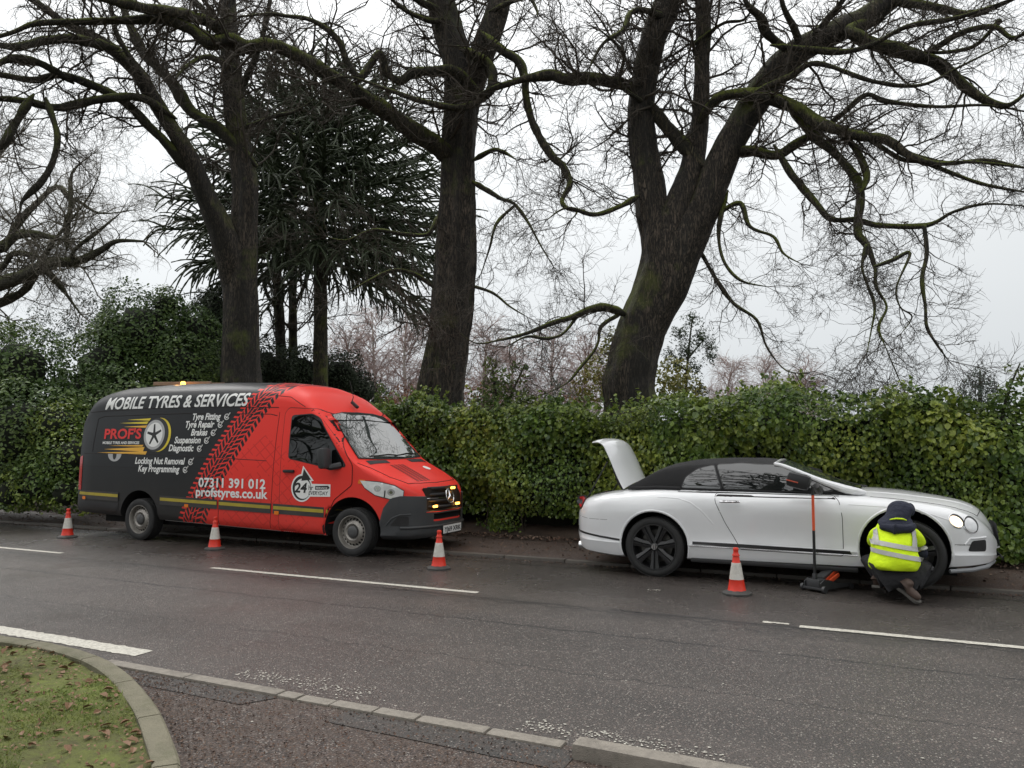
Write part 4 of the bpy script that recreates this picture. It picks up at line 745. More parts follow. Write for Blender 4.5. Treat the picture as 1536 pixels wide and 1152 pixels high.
leafmass('far_shrub', 'faint olive shrub on the skyline above the car bonnet', 'shrub', [(1340, 590, 18, 28), (1330, 605, 20, 28), (1365, 600, 14, 28)], 0.09, 110, M_GOLD, core=False)
leafmass('far_shrub', 'greyish twiggy shrub right of the olive skyline shrub', 'shrub', [(1395, 606, 16, 28), (1415, 602, 14, 28)], 0.06, 70, M_CEDAR, core=False)

# ---- the hedge along the verge
def hedge(name, label, s0, s1, t0, topf, dens, mat, size=0.075, bulge=0.42):
    r = thing(name, label, 'hedge'); r.rotation_euler = (0, 0, AN); D = 1.5; ar = (s1 - s0)
    def surf(s, h, side):                                           # h 0..1 up the face, then over the top
        zt_ = topf(s); b_ = bulge * noise.noise((s * 0.8, h * 2.0, 1.5)) * 1.6 + 0.22 * noise.noise((s * 1.9, h * 3.6, 4)) + 0.10 * noise.noise((s * 2.6, h * 5, 7))
        if side == 0: z = 0.12 + (zt_ - 0.12) * h; return (s, t0 - b_ + 0.30 * max(0, h - 0.72) ** 1.2 * 2.2 - (0.30 * (0.3 - h) * (1 + 1.2 * noise.noise((s * 1.4, 2, 2))) if h < 0.3 else 0), z), (0, -1, 0.25 + (1.2 if h > 0.85 else 0))
        return (s, t0 + 0.18 + D * h, zt_ + b_ * 0.6 - 0.05 - 0.12 * h), (0, -0.3, 1)
    P, Nn = [], []
    nf = int(ar * 2.3 * dens); ntp = int(ar * D * dens * 0.6)
    for i in range(nf + ntp):
        s = rnd.uniform(s0, s1); h = rnd.random(); sd = 0 if i < nf else 1
        if sd == 0 and h < 0.13 and noise.noise((s * 1.1, 3, 3)) < 0.15 + rnd.gauss(0, .1): continue
        p, q = surf(s, h, sd); dpt = abs(rnd.gauss(0, 0.13)) - 0.07
        P.append((p[0] + rnd.gauss(0, .02), p[1] + (dpt if sd == 0 else 0), p[2] - (dpt if sd else 0))); Nn.append((q[0], q[1], q[2]))
    P, Nn = np.array(P), np.array(Nn); Nn = Nn + rng.normal(0, 0.7, Nn.shape)
    hang = np.tile(np.array([0, -0.4, -1.0]), (len(P), 1))
    szv = size * (0.70 + 0.5 * np.array([max(0, .5 + noise.noise((p[0] * .7, p[2] * 1.5, 9))) for p in P])) * np.where(rng.random(len(P)) < .10, 1.3, 1.0); V1, F1 = leafverts(len(P), P, Nn, szv, 0.8, 0.25, spin=hang)
    # sprays standing up out of the clipped top
    sp = []; 
    for i in range(int(ar * 34)):
        s = rnd.uniform(s0, s1); t_ = t0 + 0.15 + rnd.random() * 0.9; z0 = topf(s); ln = abs(rnd.gauss(0, 0.11)) * (1.0 + (2.8 if s < -3 else 6.5) * max(0, noise.noise((s * 1.2, 8, 1)))); lx, ly = rnd.gauss(0, .3), rnd.gauss(0, .3)
        for q in range(int(4 + ln * 45)):
            f_ = rnd.random(); sp.append((s + lx * ln * f_ + rnd.gauss(0, .025), t_ + ly * ln * f_ + rnd.gauss(0, .025), z0 + ln * f_ + .02))
    sp = np.array(sp); V2, F2 = leafverts(len(sp), sp, rng.normal(0, 1, sp.shape) + np.array([0, -.4, .8]), size * 0.9, 0.7, 0.25)
    tag(npmesh('foliage', np.concatenate([V1, V2]), np.concatenate([F1, F2 + len(V1)]), mat, r, smooth=False), kind='stuff')
    # added dark core behind the leaves: blocks light and view, shade in its colour
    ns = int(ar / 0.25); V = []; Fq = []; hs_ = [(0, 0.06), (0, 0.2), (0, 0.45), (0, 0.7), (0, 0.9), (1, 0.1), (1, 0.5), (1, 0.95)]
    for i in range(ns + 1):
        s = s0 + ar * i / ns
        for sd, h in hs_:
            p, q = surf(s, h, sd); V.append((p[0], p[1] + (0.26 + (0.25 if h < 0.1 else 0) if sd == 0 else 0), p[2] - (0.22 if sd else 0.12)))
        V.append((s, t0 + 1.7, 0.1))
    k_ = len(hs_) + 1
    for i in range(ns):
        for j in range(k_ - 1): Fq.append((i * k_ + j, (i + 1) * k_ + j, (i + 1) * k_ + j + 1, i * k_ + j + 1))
    tag(pymesh('shade_core', V, Fq, M_CORE, r, True), kind='stuff')
    # bare stems at the foot
    n_ = int(ar * 5); S0 = np.stack([rng.uniform(s0, s1, n_), rng.uniform(t0 + .05, t0 + .5, n_), np.full(n_, 0.05)], 1); P_, R_ = grow(S0, np.tile([0, -.15, 1.0], (n_, 1)), rng.uniform(.5, 1.1, n_), rng.uniform(.008, .02, n_), 5, .25)
    V, Fq = tubes(None, P_, R_, None, None, 5); tag(npmesh('stems', V, Fq, M_TWIG, r), kind='stuff'); return r
def top_main(s): return float(np.interp(s, [-11, -9, -7, -5, -3, -1.5, -0.5, 0.3, 1.5, 2.5, 5], [2.22, 2.26, 2.28, 2.22, 2.18, 2.40, 2.38, 2.16, 2.08, 2.25, 2.3])) + 0.30 * noise.noise((s * 1.1, 0, 0)) + 0.10 * noise.noise((s * 4, 0, 2))
hedge('hedge', 'long clipped ivy leaved hedge running behind the van and the white car', -12.5, 5.5, 11.93, top_main, 1350, M_HEDGE)
hedge('low_ground_cover', 'low leafy hedge bottom along the verge left of the van', -24, -12.7, 12.3, lambda s: 0.75 + 0.15 * noise.noise((s, 0, 0)), 500, M_HEDGE)
# leafy shoot at the right edge
leafmass('sprig_bush', 'tall leafy shoot leaning in at the right edge above the hedge', 'shrub', [(1525, 590, 26, 10.4), (1540, 560, 16, 10.4), (1500, 600, 18, 10.4), (1512, 552, 6, 10.4), (1450, 606, 14, 10.5)], 0.08, 300, M_SPRIG, asp=0.5, core=False, stems=[[(1500, 640, 3), (1512, 590, 2), (1530, 545, 1)]], spiky=1)
leafmass('sprig_bush', 'fresh leafy tuft rising from the hedge top behind the soft top roof', 'shrub', [(1170, 592, 14, 11.8), (1130, 596, 10, 11.8), (1190, 600, 16, 11.8), (1150, 606, 12, 11.8)], 0.08, 330, M_SPRIG, asp=0.5, core=False, spiky=1)
# hanging ivy clumps where the hedge bulges over the verge
# ------------------------------------------------------------------ vehicle tools
def smooth_interp(knots, x, sig=0.0):
    """value of a guide line at x; knots [(x, v)], rounded over sig metres"""
    kx = [k[0] for k in knots]; kv = [k[1] for k in knots]
    if sig <= 0: return float(np.interp(x, kx, kv))
    o = np.linspace(-2, 2, 9); wts = np.exp(-o * o / 2)
    return float((np.interp(x + o * sig, kx, kv) * wts).sum() / wts.sum())
def cut(obj, cutters):
    for c in cutters: c.parent = obj.parent
    bpy.context.view_layer.update()
    for c in cutters:
        m = obj.modifiers.new('cut', 'BOOLEAN'); m.operation = 'DIFFERENCE'; m.object = c; m.solver = 'EXACT'
    dg = bpy.context.evaluated_depsgraph_get(); me = bpy.data.meshes.new_from_object(obj.evaluated_get(dg)); obj.modifiers.clear(); obj.data = me
    for c in cutters: bpy.data.objects.remove(c)
    me.polygons.foreach_set('use_smooth', [True] * len(me.polygons)); me.set_sharp_from_angle(angle=math.radians(32)); return obj
def cyl_cutter(c, r, half, mats, n=48, squash=1.0):
    bm = bmesh.new(); bmesh.ops.create_cone(bm, cap_ends=True, segments=n, radius1=r, radius2=r, depth=half * 2)
    bmesh.ops.transform(bm, matrix=Matrix.Translation(c) @ Matrix.Diagonal((1, 1, squash, 1)) @ Matrix.Rotation(math.radians(90), 4, 'X'), verts=bm.verts)
    me = bpy.data.meshes.new('cutter'); bm.to_mesh(me); bm.free(); o = bpy.data.objects.new('cutter', me); C.objects.link(o)
    for m in mats: me.materials.append(m)
    me.polygons.foreach_set('material_index', [1] * len(me.polygons)); return o
def box_cutter(c, d, mats, rot=None):
    mb = MB().box(c, d, rot); me = bpy.data.meshes.new('cutter'); me.from_pydata(mb.v, [], mb.f); o = bpy.data.objects.new('cutter', me); C.objects.link(o)
    for m in mats: me.materials.append(m)
    me.polygons.foreach_set('material_index', [1] * len(me.polygons)); return o
def body_loft(name, xs, ring, mats, parent):
    """closed body of rings (lists of (y, z) from the keel round the left side to the roof and back)"""
    V, Fc = [], []; n_ = None
    for x in xs:
        h = ring(x); full = h + [(-y, z) for (y, z) in h[-2:0:-1]]; n_ = len(full)
        V += [(x if len(p) == 2 else p[2], p[0], p[1]) for p in full]
    for i in range(len(xs) - 1):
        for j in range(n_): l = (j + 1) % n_; Fc.append((i * n_ + j, i * n_ + l, (i + 1) * n_ + l, (i + 1) * n_ + j))
    Fc.append(tuple(range(n_))[::-1]); b = (len(xs) - 1) * n_; Fc.append(tuple(b + j for j in range(n_)))
    o = pymesh(name, V, Fc, mats, parent, True, 32)
    bm = bmesh.new(); bm.from_mesh(o.data); bmesh.ops.recalc_face_normals(bm, faces=bm.faces); bm.to_mesh(o.data); bm.free(); return o
class Skin:
    """lays panels, windows and print onto a body: 2-D outlines thrown at it along a direction"""
    def __init__(s, obj):
        s.bv = BVHTree.FromPolygons([v.co.copy() for v in obj.data.vertices], [tuple(p.vertices) for p in obj.data.polygons])
    FR = {'side': (lambda a, b: Vector((a, -4, b)), Vector((0, 1, 0))), 'far': (lambda a, b: Vector((a, 4, b)), Vector((0, -1, 0))),
          'front': (lambda a, b: Vector((9, a, b)), Vector((-1, 0, 0))), 'rear': (lambda a, b: Vector((-9, a, b)), Vector((1, 0, 0))), 'top': (lambda a, b: Vector((a, b, 6)), Vector((0, 0, -1)))}
    def hit(s, fr, a, b, off=0.003):
        f_, d_ = s.FR[fr] if isinstance(fr, str) else fr; o = f_(a, b); loc, nrm, i, dist = s.bv.ray_cast(o, d_)
        if loc is None: return None
        if nrm.dot(d_) > 0: nrm = -nrm
        return loc + nrm * off
    def project(s, fr, pts, off):
        out = []; last = None; miss = []
        for k, (a, b) in enumerate(pts):
            p = s.hit(fr, a, b, off)
            if p is None: miss.append(k)
            out.append(p)
        ok = [i for i, p in enumerate(out) if p is not None]
        for k in miss:
            j = min(ok, key=lambda i: (pts[i][0] - pts[k][0]) ** 2 + (pts[i][1] - pts[k][1]) ** 2); f_, d_ = s.FR[fr] if isinstance(fr, str) else fr
            o = f_(*pts[k]); out[k] = o + d_ * ((out[j] - o).dot(d_))
        return out
    def patch(s, name, fr, poly, off, mat, parent, grid=0.05, smooth=True, rim=0.0, holes=()):
        P = [Vector(p) for p in poly]; nb = len(P); edges = []; loops = [list(range(nb))]
        # cut long sides so that they follow the body
        B = []
        for i in range(nb):
            a, b = P[i], P[(i + 1) % nb]; k = max(1, int((b - a).length / grid)); B += [a.lerp(b, q / k) for q in range(k)]
        xs_, ys_ = [p.x for p in B], [p.y for p in B]; T = [(p.x, p.y) for p in B]; ex = []
        gx = np.arange(min(xs_) + grid / 2, max(xs_), grid); gy = np.arange(min(ys_) + grid / 2, max(ys_), grid)
        for x in gx:
            for y in gy:
                if in_poly(x, y, T) and min((x - q[0]) ** 2 + (y - q[1]) ** 2 for q in T) > (grid * .35) ** 2: ex.append(Vector((x, y)))
        r = delaunay_2d_cdt(B + ex, [], [list(range(len(B)))], 1, 1e-6)
        pts = [(v.x, v.y) for v in r[0]]; W = s.project(fr, pts, off); Fc = [tuple(f) for f in r[2]]
        f_, d_ = s.FR[fr] if isinstance(fr, str) else fr
        Fc = [f if (W[f[1]] - W[f[0]]).cross(W[f[2]] - W[f[0]]).dot(d_) < 0 else f[::-1] for f in Fc]
        return pymesh(name, W, Fc, mat, parent, smooth)
    def line(s, name, fr, pts, r, mat, parent, off=0.0, step=0.04, n=5):
        q = []
        for i in range(len(pts) - 1):
            a, b = Vector(pts[i]), Vector(pts[i + 1]); k = max(1, int((b - a).length / step)); q += [tuple(a.lerp(b, t / k)) for t in range(k)]
        q.append(pts[-1]); W = s.project(fr, q, off); return MB().tube(W, r, n).build(name, mat, parent, True)
    def text(s, name, txt, fr, x, y, size, mat, parent, off=0.004, bold=0.0, shear=0.0, sx=1.0, align='LEFT', flip=1, rot=0.0, width=None):
        cu = bpy.data.curves.new('lettering', 'FONT'); cu.body = txt; cu.size = size; cu.shear = shear; cu.offset = bold * size; cu.align_x = 'LEFT'; cu.resolution_u = 3; cu.space_character = 1.0
        ob = bpy.data.objects.new('lettering', cu); C.objects.link(ob); dg = bpy.context.evaluated_depsgraph_get(); dg.update(); me = bpy.data.meshes.new_from_object(ob.evaluated_get(dg)); bpy.data.objects.remove(ob)
        bm = bmesh.new(); bm.from_mesh(me); bmesh.ops.remove_doubles(bm, verts=bm.verts, dist=1e-5); bmesh.ops.triangulate(bm, faces=bm.faces)
        for _ in range(3):
            le = [e for e in bm.edges if e.calc_length() > 0.045]
            if not le: break
            bmesh.ops.subdivide_edges(bm, edges=le, cuts=1); bmesh.ops.triangulate(bm, faces=bm.faces)
        bm.to_mesh(me); bm.free(); V = np.array([v.co[:2] for v in me.vertices])
        if width: sx = width / (V[:, 0].max() - V[:, 0].min())
        V[:, 0] = (V[:, 0] - V[:, 0].min()) * sx; wd = V[:, 0].max()
        if align == 'RIGHT': V[:, 0] -= wd
        if align == 'CENTER': V[:, 0] -= wd / 2
        c_, s_ = math.cos(rot), math.sin(rot); P = [(x + flip * (a * c_ - b * s_), y + a * s_ + b * c_) for a, b in V]; W = s.project(fr, P, off)
        f_, d_ = s.FR[fr] if isinstance(fr, str) else fr; Fc = []
        for p in me.polygons:
            f = tuple(p.vertices); nn = (W[f[1]] - W[f[0]]).cross(W[f[2]] - W[f[0]]); Fc.append(f if nn.dot(d_) < 0 else f[::-1])
        return tag(pymesh(name, W, Fc, mat, parent), kind='stuff' if len(txt) < 0 else None)
def grown(poly, d):
    """outline pushed outwards by d"""
    n_ = len(poly); ar = sum(poly[i][0] * poly[(i + 1) % n_][1] - poly[(i + 1) % n_][0] * poly[i][1] for i in range(n_)); sg = 1 if ar > 0 else -1; out = []
    for i in range(n_):
        a, b, c = Vector(poly[i - 1]), Vector(poly[i]), Vector(poly[(i + 1) % n_]); e0, e1 = (b - a).normalized(), (c - b).normalized(); n0, n1 = Vector((e0.y, -e0.x)) * sg, Vector((e1.y, -e1.x)) * sg
        m_ = (n0 + n1); m_ = m_ / max(0.6, m_.length ** 2 / 2) / 1.0 if m_.length > 1e-6 else n0; out.append(tuple(b + m_ * d))
    return out
def rounded(poly, r, k=4):
    """outline with rounded corners"""
    out = []; n_ = len(poly)
    for i in range(n_):
        a, b, c = Vector(poly[i - 1]), Vector(poly[i]), Vector(poly[(i + 1) % n_]); rr = min(r, (a - b).length * .45, (c - b).length * .45); p, q = b + (a - b).normalized() * rr, b + (c - b).normalized() * rr
        for j in range(k + 1): t = j / k; out.append(tuple(p * (1 - t) ** 2 + b * 2 * t * (1 - t) + q * t * t))
    return out
def carpaint(name, col, rough=0.35, coat=1.0, dust=0.12, spec=0.5):
    m = plain(name, col, rough, var=0.05, scale=1.5, dirt=dust, dirtcol=tuple(c * 0.5 + 0.05 for c in col)); b = m.node_tree.nodes['Principled BSDF']
    b.inputs['Coat Weight'].default_value = coat; b.inputs['Coat Roughness'].default_value = 0.05; b.inputs['Specular IOR Level'].default_value = spec; return m
M_TYRE = plain('tyre_rubber', (0.022, 0.022, 0.022), 0.75, var=0.3, scale=10, bump=0.3, bscale=80)
M_DARK = plain('dark_wheel_arch', (0.006, 0.006, 0.006), 0.9)
M_TRIM = plain('black_trim', (0.016, 0.016, 0.017), 0.5, var=0.2, scale=5)
M_SEAM = plain('panel_gap', (0.012, 0.008, 0.008), 0.8)
M_STEEL = plain('silver_wheel_steel', (0.36, 0.34, 0.31), 0.45, metal=0.6, var=0.25, scale=12, dirt=0.6)
M_CHROME = plain('chrome', (0.75, 0.75, 0.76), 0.12, metal=1.0, var=0.05)
M_GLASSD = plain('dark_side_glass', (0.004, 0.005, 0.005), 0.01, var=0.05, ior=1.5)
M_GLASSW = plain('windscreen_glass', (0.045, 0.055, 0.052), 0.02, var=0.1, scale=3, ior=2.6)
M_GLASSC = plain('car_side_glass', (0.012, 0.014, 0.014), 0.01, var=0.1, scale=3, ior=2.1)
M_WHITE = plain('white_lettering', (0.80, 0.80, 0.78), 0.5, var=0.04)
M_RED = plain('red_lettering', (0.72, 0.02, 0.018), 0.5, var=0.04)
M_BLACK = plain('black_lettering', (0.012, 0.012, 0.012), 0.5, var=0.04)
M_YEL = plain('yellow_print', (0.72, 0.56, 0.03), 0.5, var=0.12)
M_ORG = plain('amber_lens', (0.75, 0.20, 0.02), 0.2, var=0.1)
M_TAIL = plain('red_lens', (0.45, 0.012, 0.012), 0.12, var=0.25, scale=25)
def emis(name, col, st):
    m, t, b = mat_new(name); setin(b, Roughness=0.3); b.inputs['Base Color'].default_value = (*col, 1); b.inputs['Emission Color'].default_value = (*col, 1); b.inputs['Emission Strength'].default_value = st; return m
M_AMB = emis('lit_amber_lamp', (1.0, 0.45, 0.07), 4.0); M_WARM = emis('lit_warm_lamp', (1.0, 0.82, 0.6), 1.0)
def wheel(parent, x, y, z, r, wd, style, side=-1, camb=0.0, name='wheel'):
    """tyre and rim facing outwards"""
    w_ = bpy.data.objects.new(name, None); C.objects.link(w_); w_.parent = parent; w_.location = (x, y, z); w_.rotation_euler = (math.radians(90), 0, camb) if side < 0 else (math.radians(-90), 0, camb)
    rr = r * (0.69 if style == 'steel' else 0.755); prof = [(rr, -wd / 2), (rr + .01, -wd / 2), (r * .90, -wd / 2 * 1.04), (r * .975, -wd / 2 * .9), (r, -wd / 2 * .6)]
    for k in range(-2, 3): zc = k * wd * .19; prof += [(r, zc - wd * .07), (r - .008, zc - wd * .055), (r - .008, zc + wd * .055), (r, zc + wd * .07)][: 4]
    prof += [(r, wd / 2 * .6), (r * .975, wd / 2 * .9), (r * .90, wd / 2 * 1.04), (rr + .012, wd / 2), (rr, wd / 2 * .94), (rr - .004, wd / 2 * .7)]
    prof = sorted(prof[:5], key=lambda q: 0) + prof[5:]
    MB().lathe(prof, 56).build('tyre', M_TYRE, w_, True, 50)
    h = wd / 2
    if style == 'steel':
        MB().lathe([(rr, h * .9), (rr, h * .98), (rr * .96, h * .98), (rr * .93, h * .70), (rr * .90, h * .35), (rr * .80, h * .30), (rr * .70, h * .62), (rr * .5, h * .80), (rr * .44, h * .70), (rr * .34, h * .52), (0.0, h * .52)], 56).build('rim', M_STEEL, w_, True, 40)
        mb = MB()
        for k in range(20):
            a = 2 * math.pi * k / 20; M = Matrix.Rotation(a, 4, 'Z') @ Matrix.Translation((rr * .76, 0, h * .47)) @ Matrix.Rotation(math.radians(32), 4, 'Y'); b2 = MB().box((0, 0, 0), (rr * .16, rr * .11, .012), None, 0.005); mb.add([M @ Vector(v) for v in b2.v], b2.f)
        mb.build('vent_slots', M_DARK, w_); w_.children[-1]['kind'] = 'stuff'
        MB().lathe([(rr * .36, h * .5), (rr * .36, h * .80), (rr * .30, h * .92), (rr * .12, h * .95), (0, h * .95)], 24).build('hub_cap', plain('hub_cap_grey', (0.07, 0.07, 0.07), .5) if 'hub_cap_grey' not in bpy.data.materials else bpy.data.materials['hub_cap_grey'], w_, True, 40)
    else:
        MB().lathe([(rr, h * .9), (rr + .004, h * 1.02), (rr * .965, h * 1.02), (rr * .94, h * .85), (rr * .92, -h * .5), (rr * .2, -h * .5), (0, -h * .5)], 56).build('rim', M_ALLOY, w_, True, 40)
        MB().lathe([(0, -h * .1), (rr * .72, -h * .1), (rr * .72, -h * .02), (rr * .4, 0), (0, 0)], 40).build('brake_disc', plain('brake_steel', (0.12, 0.115, 0.11), .4, metal=.7) if 'brake_steel' not in bpy.data.materials else bpy.data.materials['brake_steel'], w_, True, 40)
        for k in range(7):
            a = math.radians(-90 + 360 * k / 7); ca, sa = math.cos(a), math.sin(a)
            def q(rad, tan, z): return (rad * ca - tan * sa, rad * sa + tan * ca, z)
            V = []
            for rad, wd_, z0, z1 in ((rr * .15, .050, h * .45, h * .80), (rr * .55, .040, h * .5, h * .88), (rr * .955, .058, h * .55, h * .98)): V += [q(rad, -wd_, z1 - .012), q(rad, -wd_ * .25, z1), q(rad, 0, z1 - .016), q(rad, wd_ * .25, z1), q(rad, wd_, z1 - .012), q(rad, wd_, z0), q(rad, -wd_, z0)]
            Fq = [tuple(range(7))[::-1], tuple(14 + i for i in range(7))]
            for j in (0, 1): Fq += [(j * 7 + i, j * 7 + (i + 1) % 7, (j + 1) * 7 + (i + 1) % 7, (j + 1) * 7 + i) for i in range(7)]
            pymesh('spoke', V, Fq, M_ALLOY, w_, True, 25)
        MB().lathe([(rr * .17, h * .5), (rr * .17, h * .86), (rr * .14, h * .92), (0, h * .92)], 24).build('wheel_centre', M_ALLOY, w_, True, 40)
        MB().lathe([(rr * .12, h * .9), (rr * .12, h * .94), (0, h * .945)], 20).build('badge', M_CHROME, w_, True, 40)
        B = MB()
        for dz in (0.022, 0.0, -0.022): B.box((0.004, dz, h * .955), (0.03, 0.007, 0.004))
        B.box((-0.012, 0, h * .955), (0.008, 0.05, 0.004)); B.box((0.02, 0.011, h * .955), (0.008, 0.02, 0.004)); B.box((0.02, -0.011, h * .955), (0.008, 0.02, 0.004)); B.build('badge_letter', M_BLACK, w_)
    return w_
M_ALLOY = plain('black_alloy', (0.018, 0.018, 0.019), 0.3, var=0.1, ior=1.6)

# ------------------------------------------------------------------ the van
def van_wrap():
    """printed wrap: black rear, red front, a slanting band of tyre tread between them; object x runs to the nose"""
    m, t, b = mat_new('printed_van_wrap'); tc = N(t, 'ShaderNodeTexCoord'); sp = N(t, 'ShaderNodeSeparateXYZ'); t.links.new(tc.outputs['Object'], sp.inputs[0])
    def mth(op, a, c=None, d=None):
        n = N(t, 'ShaderNodeMath', operation=op)
        for i, x in ((0, a), (1, c), (2, d)):
            if x is None: continue
            if isinstance(x, (int, float)): n.inputs[i].default_value = x
            else: t.links.new(x, n.inputs[i])
        return n.outputs[0]
    X, Y, Z = sp.outputs
    def mixc(f, a, c):
        n = N(t, 'ShaderNodeMix', data_type='RGBA')
        for i, x in ((6, a), (7, c)):
            if isinstance(x, tuple): n.inputs[i].default_value = (*x, 1)
            else: t.links.new(x, n.inputs[i])
        t.links.new(f, n.inputs['Factor']); return n.outputs[2]
    RED, BLK = (0.82, 0.040, 0.028), (0.011, 0.012, 0.014)
    # u: distance along x from the slanted left edge of the tread band; the edge bends a little
    z2 = mth('SUBTRACT', Z, 0.32); edge = mth('MULTIPLY_ADD', mth('POWER', mth('MAXIMUM', mth('MULTIPLY', z2, 0.4545), 0.0), 1.25), 1.50, 0.90); U = mth('SUBTRACT', X, edge); WD = 0.62; u = mth('DIVIDE', U, WD)
    inband = mth('MULTIPLY', mth('GREATER_THAN', u, 0.0), mth('LESS_THAN', u, 1.0)); v = mth('ADD', mth('MULTIPLY', X, 0.55), mth('MULTIPLY', Z, 1.0))
    # tread: ribs of slanted blocks
    def rib(u0, u1, per, slant, duty=0.62):
        inn = mth('MULTIPLY', mth('GREATER_THAN', u, u0), mth('LESS_THAN', u, u1)); s_ = mth('FRACT', mth('MULTIPLY', mth('MULTIPLY_ADD', mth('SUBTRACT', u, u0), slant, v), per)); return mth('MULTIPLY', inn, mth('LESS_THAN', s_, duty))
    blocks = None
    for a_ in ((0.0, 0.16, 9.5, -0.25, .62), (0.18, 0.36, 9.5, 0.5, .66), (0.385, 0.47, 6.0, -0.5, .85), (0.50, 0.60, 8.0, -0.6, .82), (0.625, 0.80, 9.5, -0.55, .66), (0.82, 1.0, 9.5, 0.3, .6)):
        r = rib(*a_); blocks = r if blocks is None else mth('MAXIMUM', blocks, r)
    wv = N(t, 'ShaderNodeTexNoise'); setin(wv, Scale=9.0, Detail=8.0, Roughness=0.8); t.links.new(tc.outputs['Object'], wv.inputs['Vector'])
    worn = mth('GREATER_THAN', wv.outputs[0], 0.385); blocks = mth('MULTIPLY', blocks, worn)
    base = mixc(mth('GREATER_THAN', u, 0.0), BLK, RED)
    col = mixc(mth('MULTIPLY', blocks, inband), base, BLK)
    # faint darker geometric print on the red by the doors
    g1 = mth('FRACT', mth('MULTIPLY', mth('MULTIPLY_ADD', X, 0.9, Z), 6.0)); g2 = mth('FRACT', mth('MULTIPLY', mth('MULTIPLY_ADD', X, -0.8, Z), 5.0)); lin = mth('MAXIMUM', mth('GREATER_THAN', g1, 0.86), mth('GREATER_THAN', g2, 0.88))
    zone = mth('MULTIPLY', mth('GREATER_THAN', u, 1.05), mth('LESS_THAN', mth('ABSOLUTE', mth('SUBTRACT', X, 2.75)), 0.85)); zone = mth('MULTIPLY', zone, mth('LESS_THAN', mth('MULTIPLY_ADD', mth('ABSOLUTE', mth('SUBTRACT', X, 2.7)), 0.6, Z), 1.75))
    ns = N(t, 'ShaderNodeTexNoise'); setin(ns, Scale=3.0); t.links.new(tc.outputs['Object'], ns.inputs['Vector']); zone = mth('MULTIPLY', zone, mth('GREATER_THAN', ns.outputs[0], 0.44))
    col = mixc(mth('MULTIPLY', mth('MULTIPLY', lin, zone), 0.35), col, (0.40, 0.012, 0.012))
    # road film low down
    dn = N(t, 'ShaderNodeTexNoise'); setin(dn, Scale=2.5, Detail=7.0, Roughness=0.7); t.links.new(tc.outputs['Object'], dn.inputs['Vector'])
    dr = N(t, 'ShaderNodeMapRange'); setin(dr, From_Min=1.3, From_Max=0.3, To_Min=0.0, To_Max=0.42); t.links.new(Z, dr.inputs['Value'])
    col = mixc(mth('MULTIPLY', dr.outputs[0], dn.outputs[0]), col, (0.10, 0.085, 0.07))
    t.links.new(col, b.inputs['Base Color']); setin(b, Roughness=0.42); b.inputs['Specular IOR Level'].default_value = 0.28; b.inputs['Coat Weight'].default_value = 0.06; b.inputs['Coat Roughness'].default_value = 0.15
    n5 = N(t, 'ShaderNodeTexNoise'); setin(n5, Scale=1.2, Detail=2.0); t.links.new(tc.outputs['Object'], n5.inputs['Vector']); bp = N(t, 'ShaderNodeBump'); setin(bp, Strength=0.15, Distance=0.02); t.links.new(n5.outputs[0], bp.inputs['Height']); t.links.new(bp.outputs[0], b.inputs['Normal'])
    return m
M_WRAP = van_wrap(); M_BUMP = plain('charcoal_bumper', (0.040, 0.043, 0.046), 0.55, var=0.12, scale=4, bump=0.15, bscale=200, dirt=0.35, dirtcol=(0.07, 0.06, 0.05))
M_BAND = plain('charcoal_side_strip', (0.035, 0.033, 0.031), 0.6, var=0.25, scale=5, dirt=0.5, dirtcol=(0.09, 0.075, 0.06))
vo_ = rp(-11.22, 9.13 + 0.99); van = thing('delivery_van', 'red and black sign written tyre fitting van parked at the kerb with amber lights flashing', 'van', vo_, AN)
ZT = [(-1.62, 2.22), (-1.55, 2.42), (-1.38, 2.56), (-1.0, 2.63), (0, 2.665), (1.5, 2.655), (2.6, 2.61), (3.0, 2.56), (3.35, 2.42), (3.69, 2.13), (4.05, 1.75), (4.40, 1.39), (4.75, 1.235), (5.05, 1.10), (5.2, 1.02), (5.36, 0.86), (5.42, .7)]
ZB = [(-1.62, .40), (-.6, .37), (0, .35), (3.9, .26), (4.9, .27), (5.2, .25), (5.42, .30)]
WW = [(-1.62, .93), (-1.55, .96), (-1.3, .985), (0, .995), (4.1, .995), (4.5, .97), (4.85, .93), (5.05, .86), (5.2, .74), (5.3, .60), (5.37, .42), (5.42, .22)]
def tumb(z): return float(np.interp(z, [0.2, .9, 1.3, 1.7, 2.1, 2.4, 2.7], [1.0, 1.0, .992, .962, .915, .875, .84]))
def van_ring(x):
    zt = smooth_interp(ZT, x, .05); zb = smooth_interp(ZB, x, .03); W = smooth_interp(WW, x, .04)
    rt = float(np.interp(x, [-1.6, 2.6, 3.2, 3.7, 4.4, 5.0, 5.4], [.42, .42, .36, .16, .12, .14, .12])); rt = min(rt, (zt - zb) * .45); zs = zt - rt; nexp = float(np.interp(x, [2.8, 3.7], [2.6, 3.4]))
    h = [(0, zb), (W - .16, zb), (W - .04, zb + .02), (W - .012, zb + .07)]
    for i in range(13):
        z = zb + .12 + (zs - zb - .12) * i / 12; h.append((W * tumb(z), z))
    w0 = W * tumb(zs)
    for i in range(1, 13): th = math.pi / 2 * i / 12; h.append((w0 * math.cos(th) ** (2 / nexp) if i < 12 else 0, zs + rt * math.sin(th) ** (2 / nexp)))
    return h
vb = body_loft('body', list(np.arange(-1.62, 5.0, .08)) + list(np.arange(5.0, 5.43, .03)), van_ring, [M_WRAP, M_DARK], van)
cm = [M_WRAP, M_DARK]
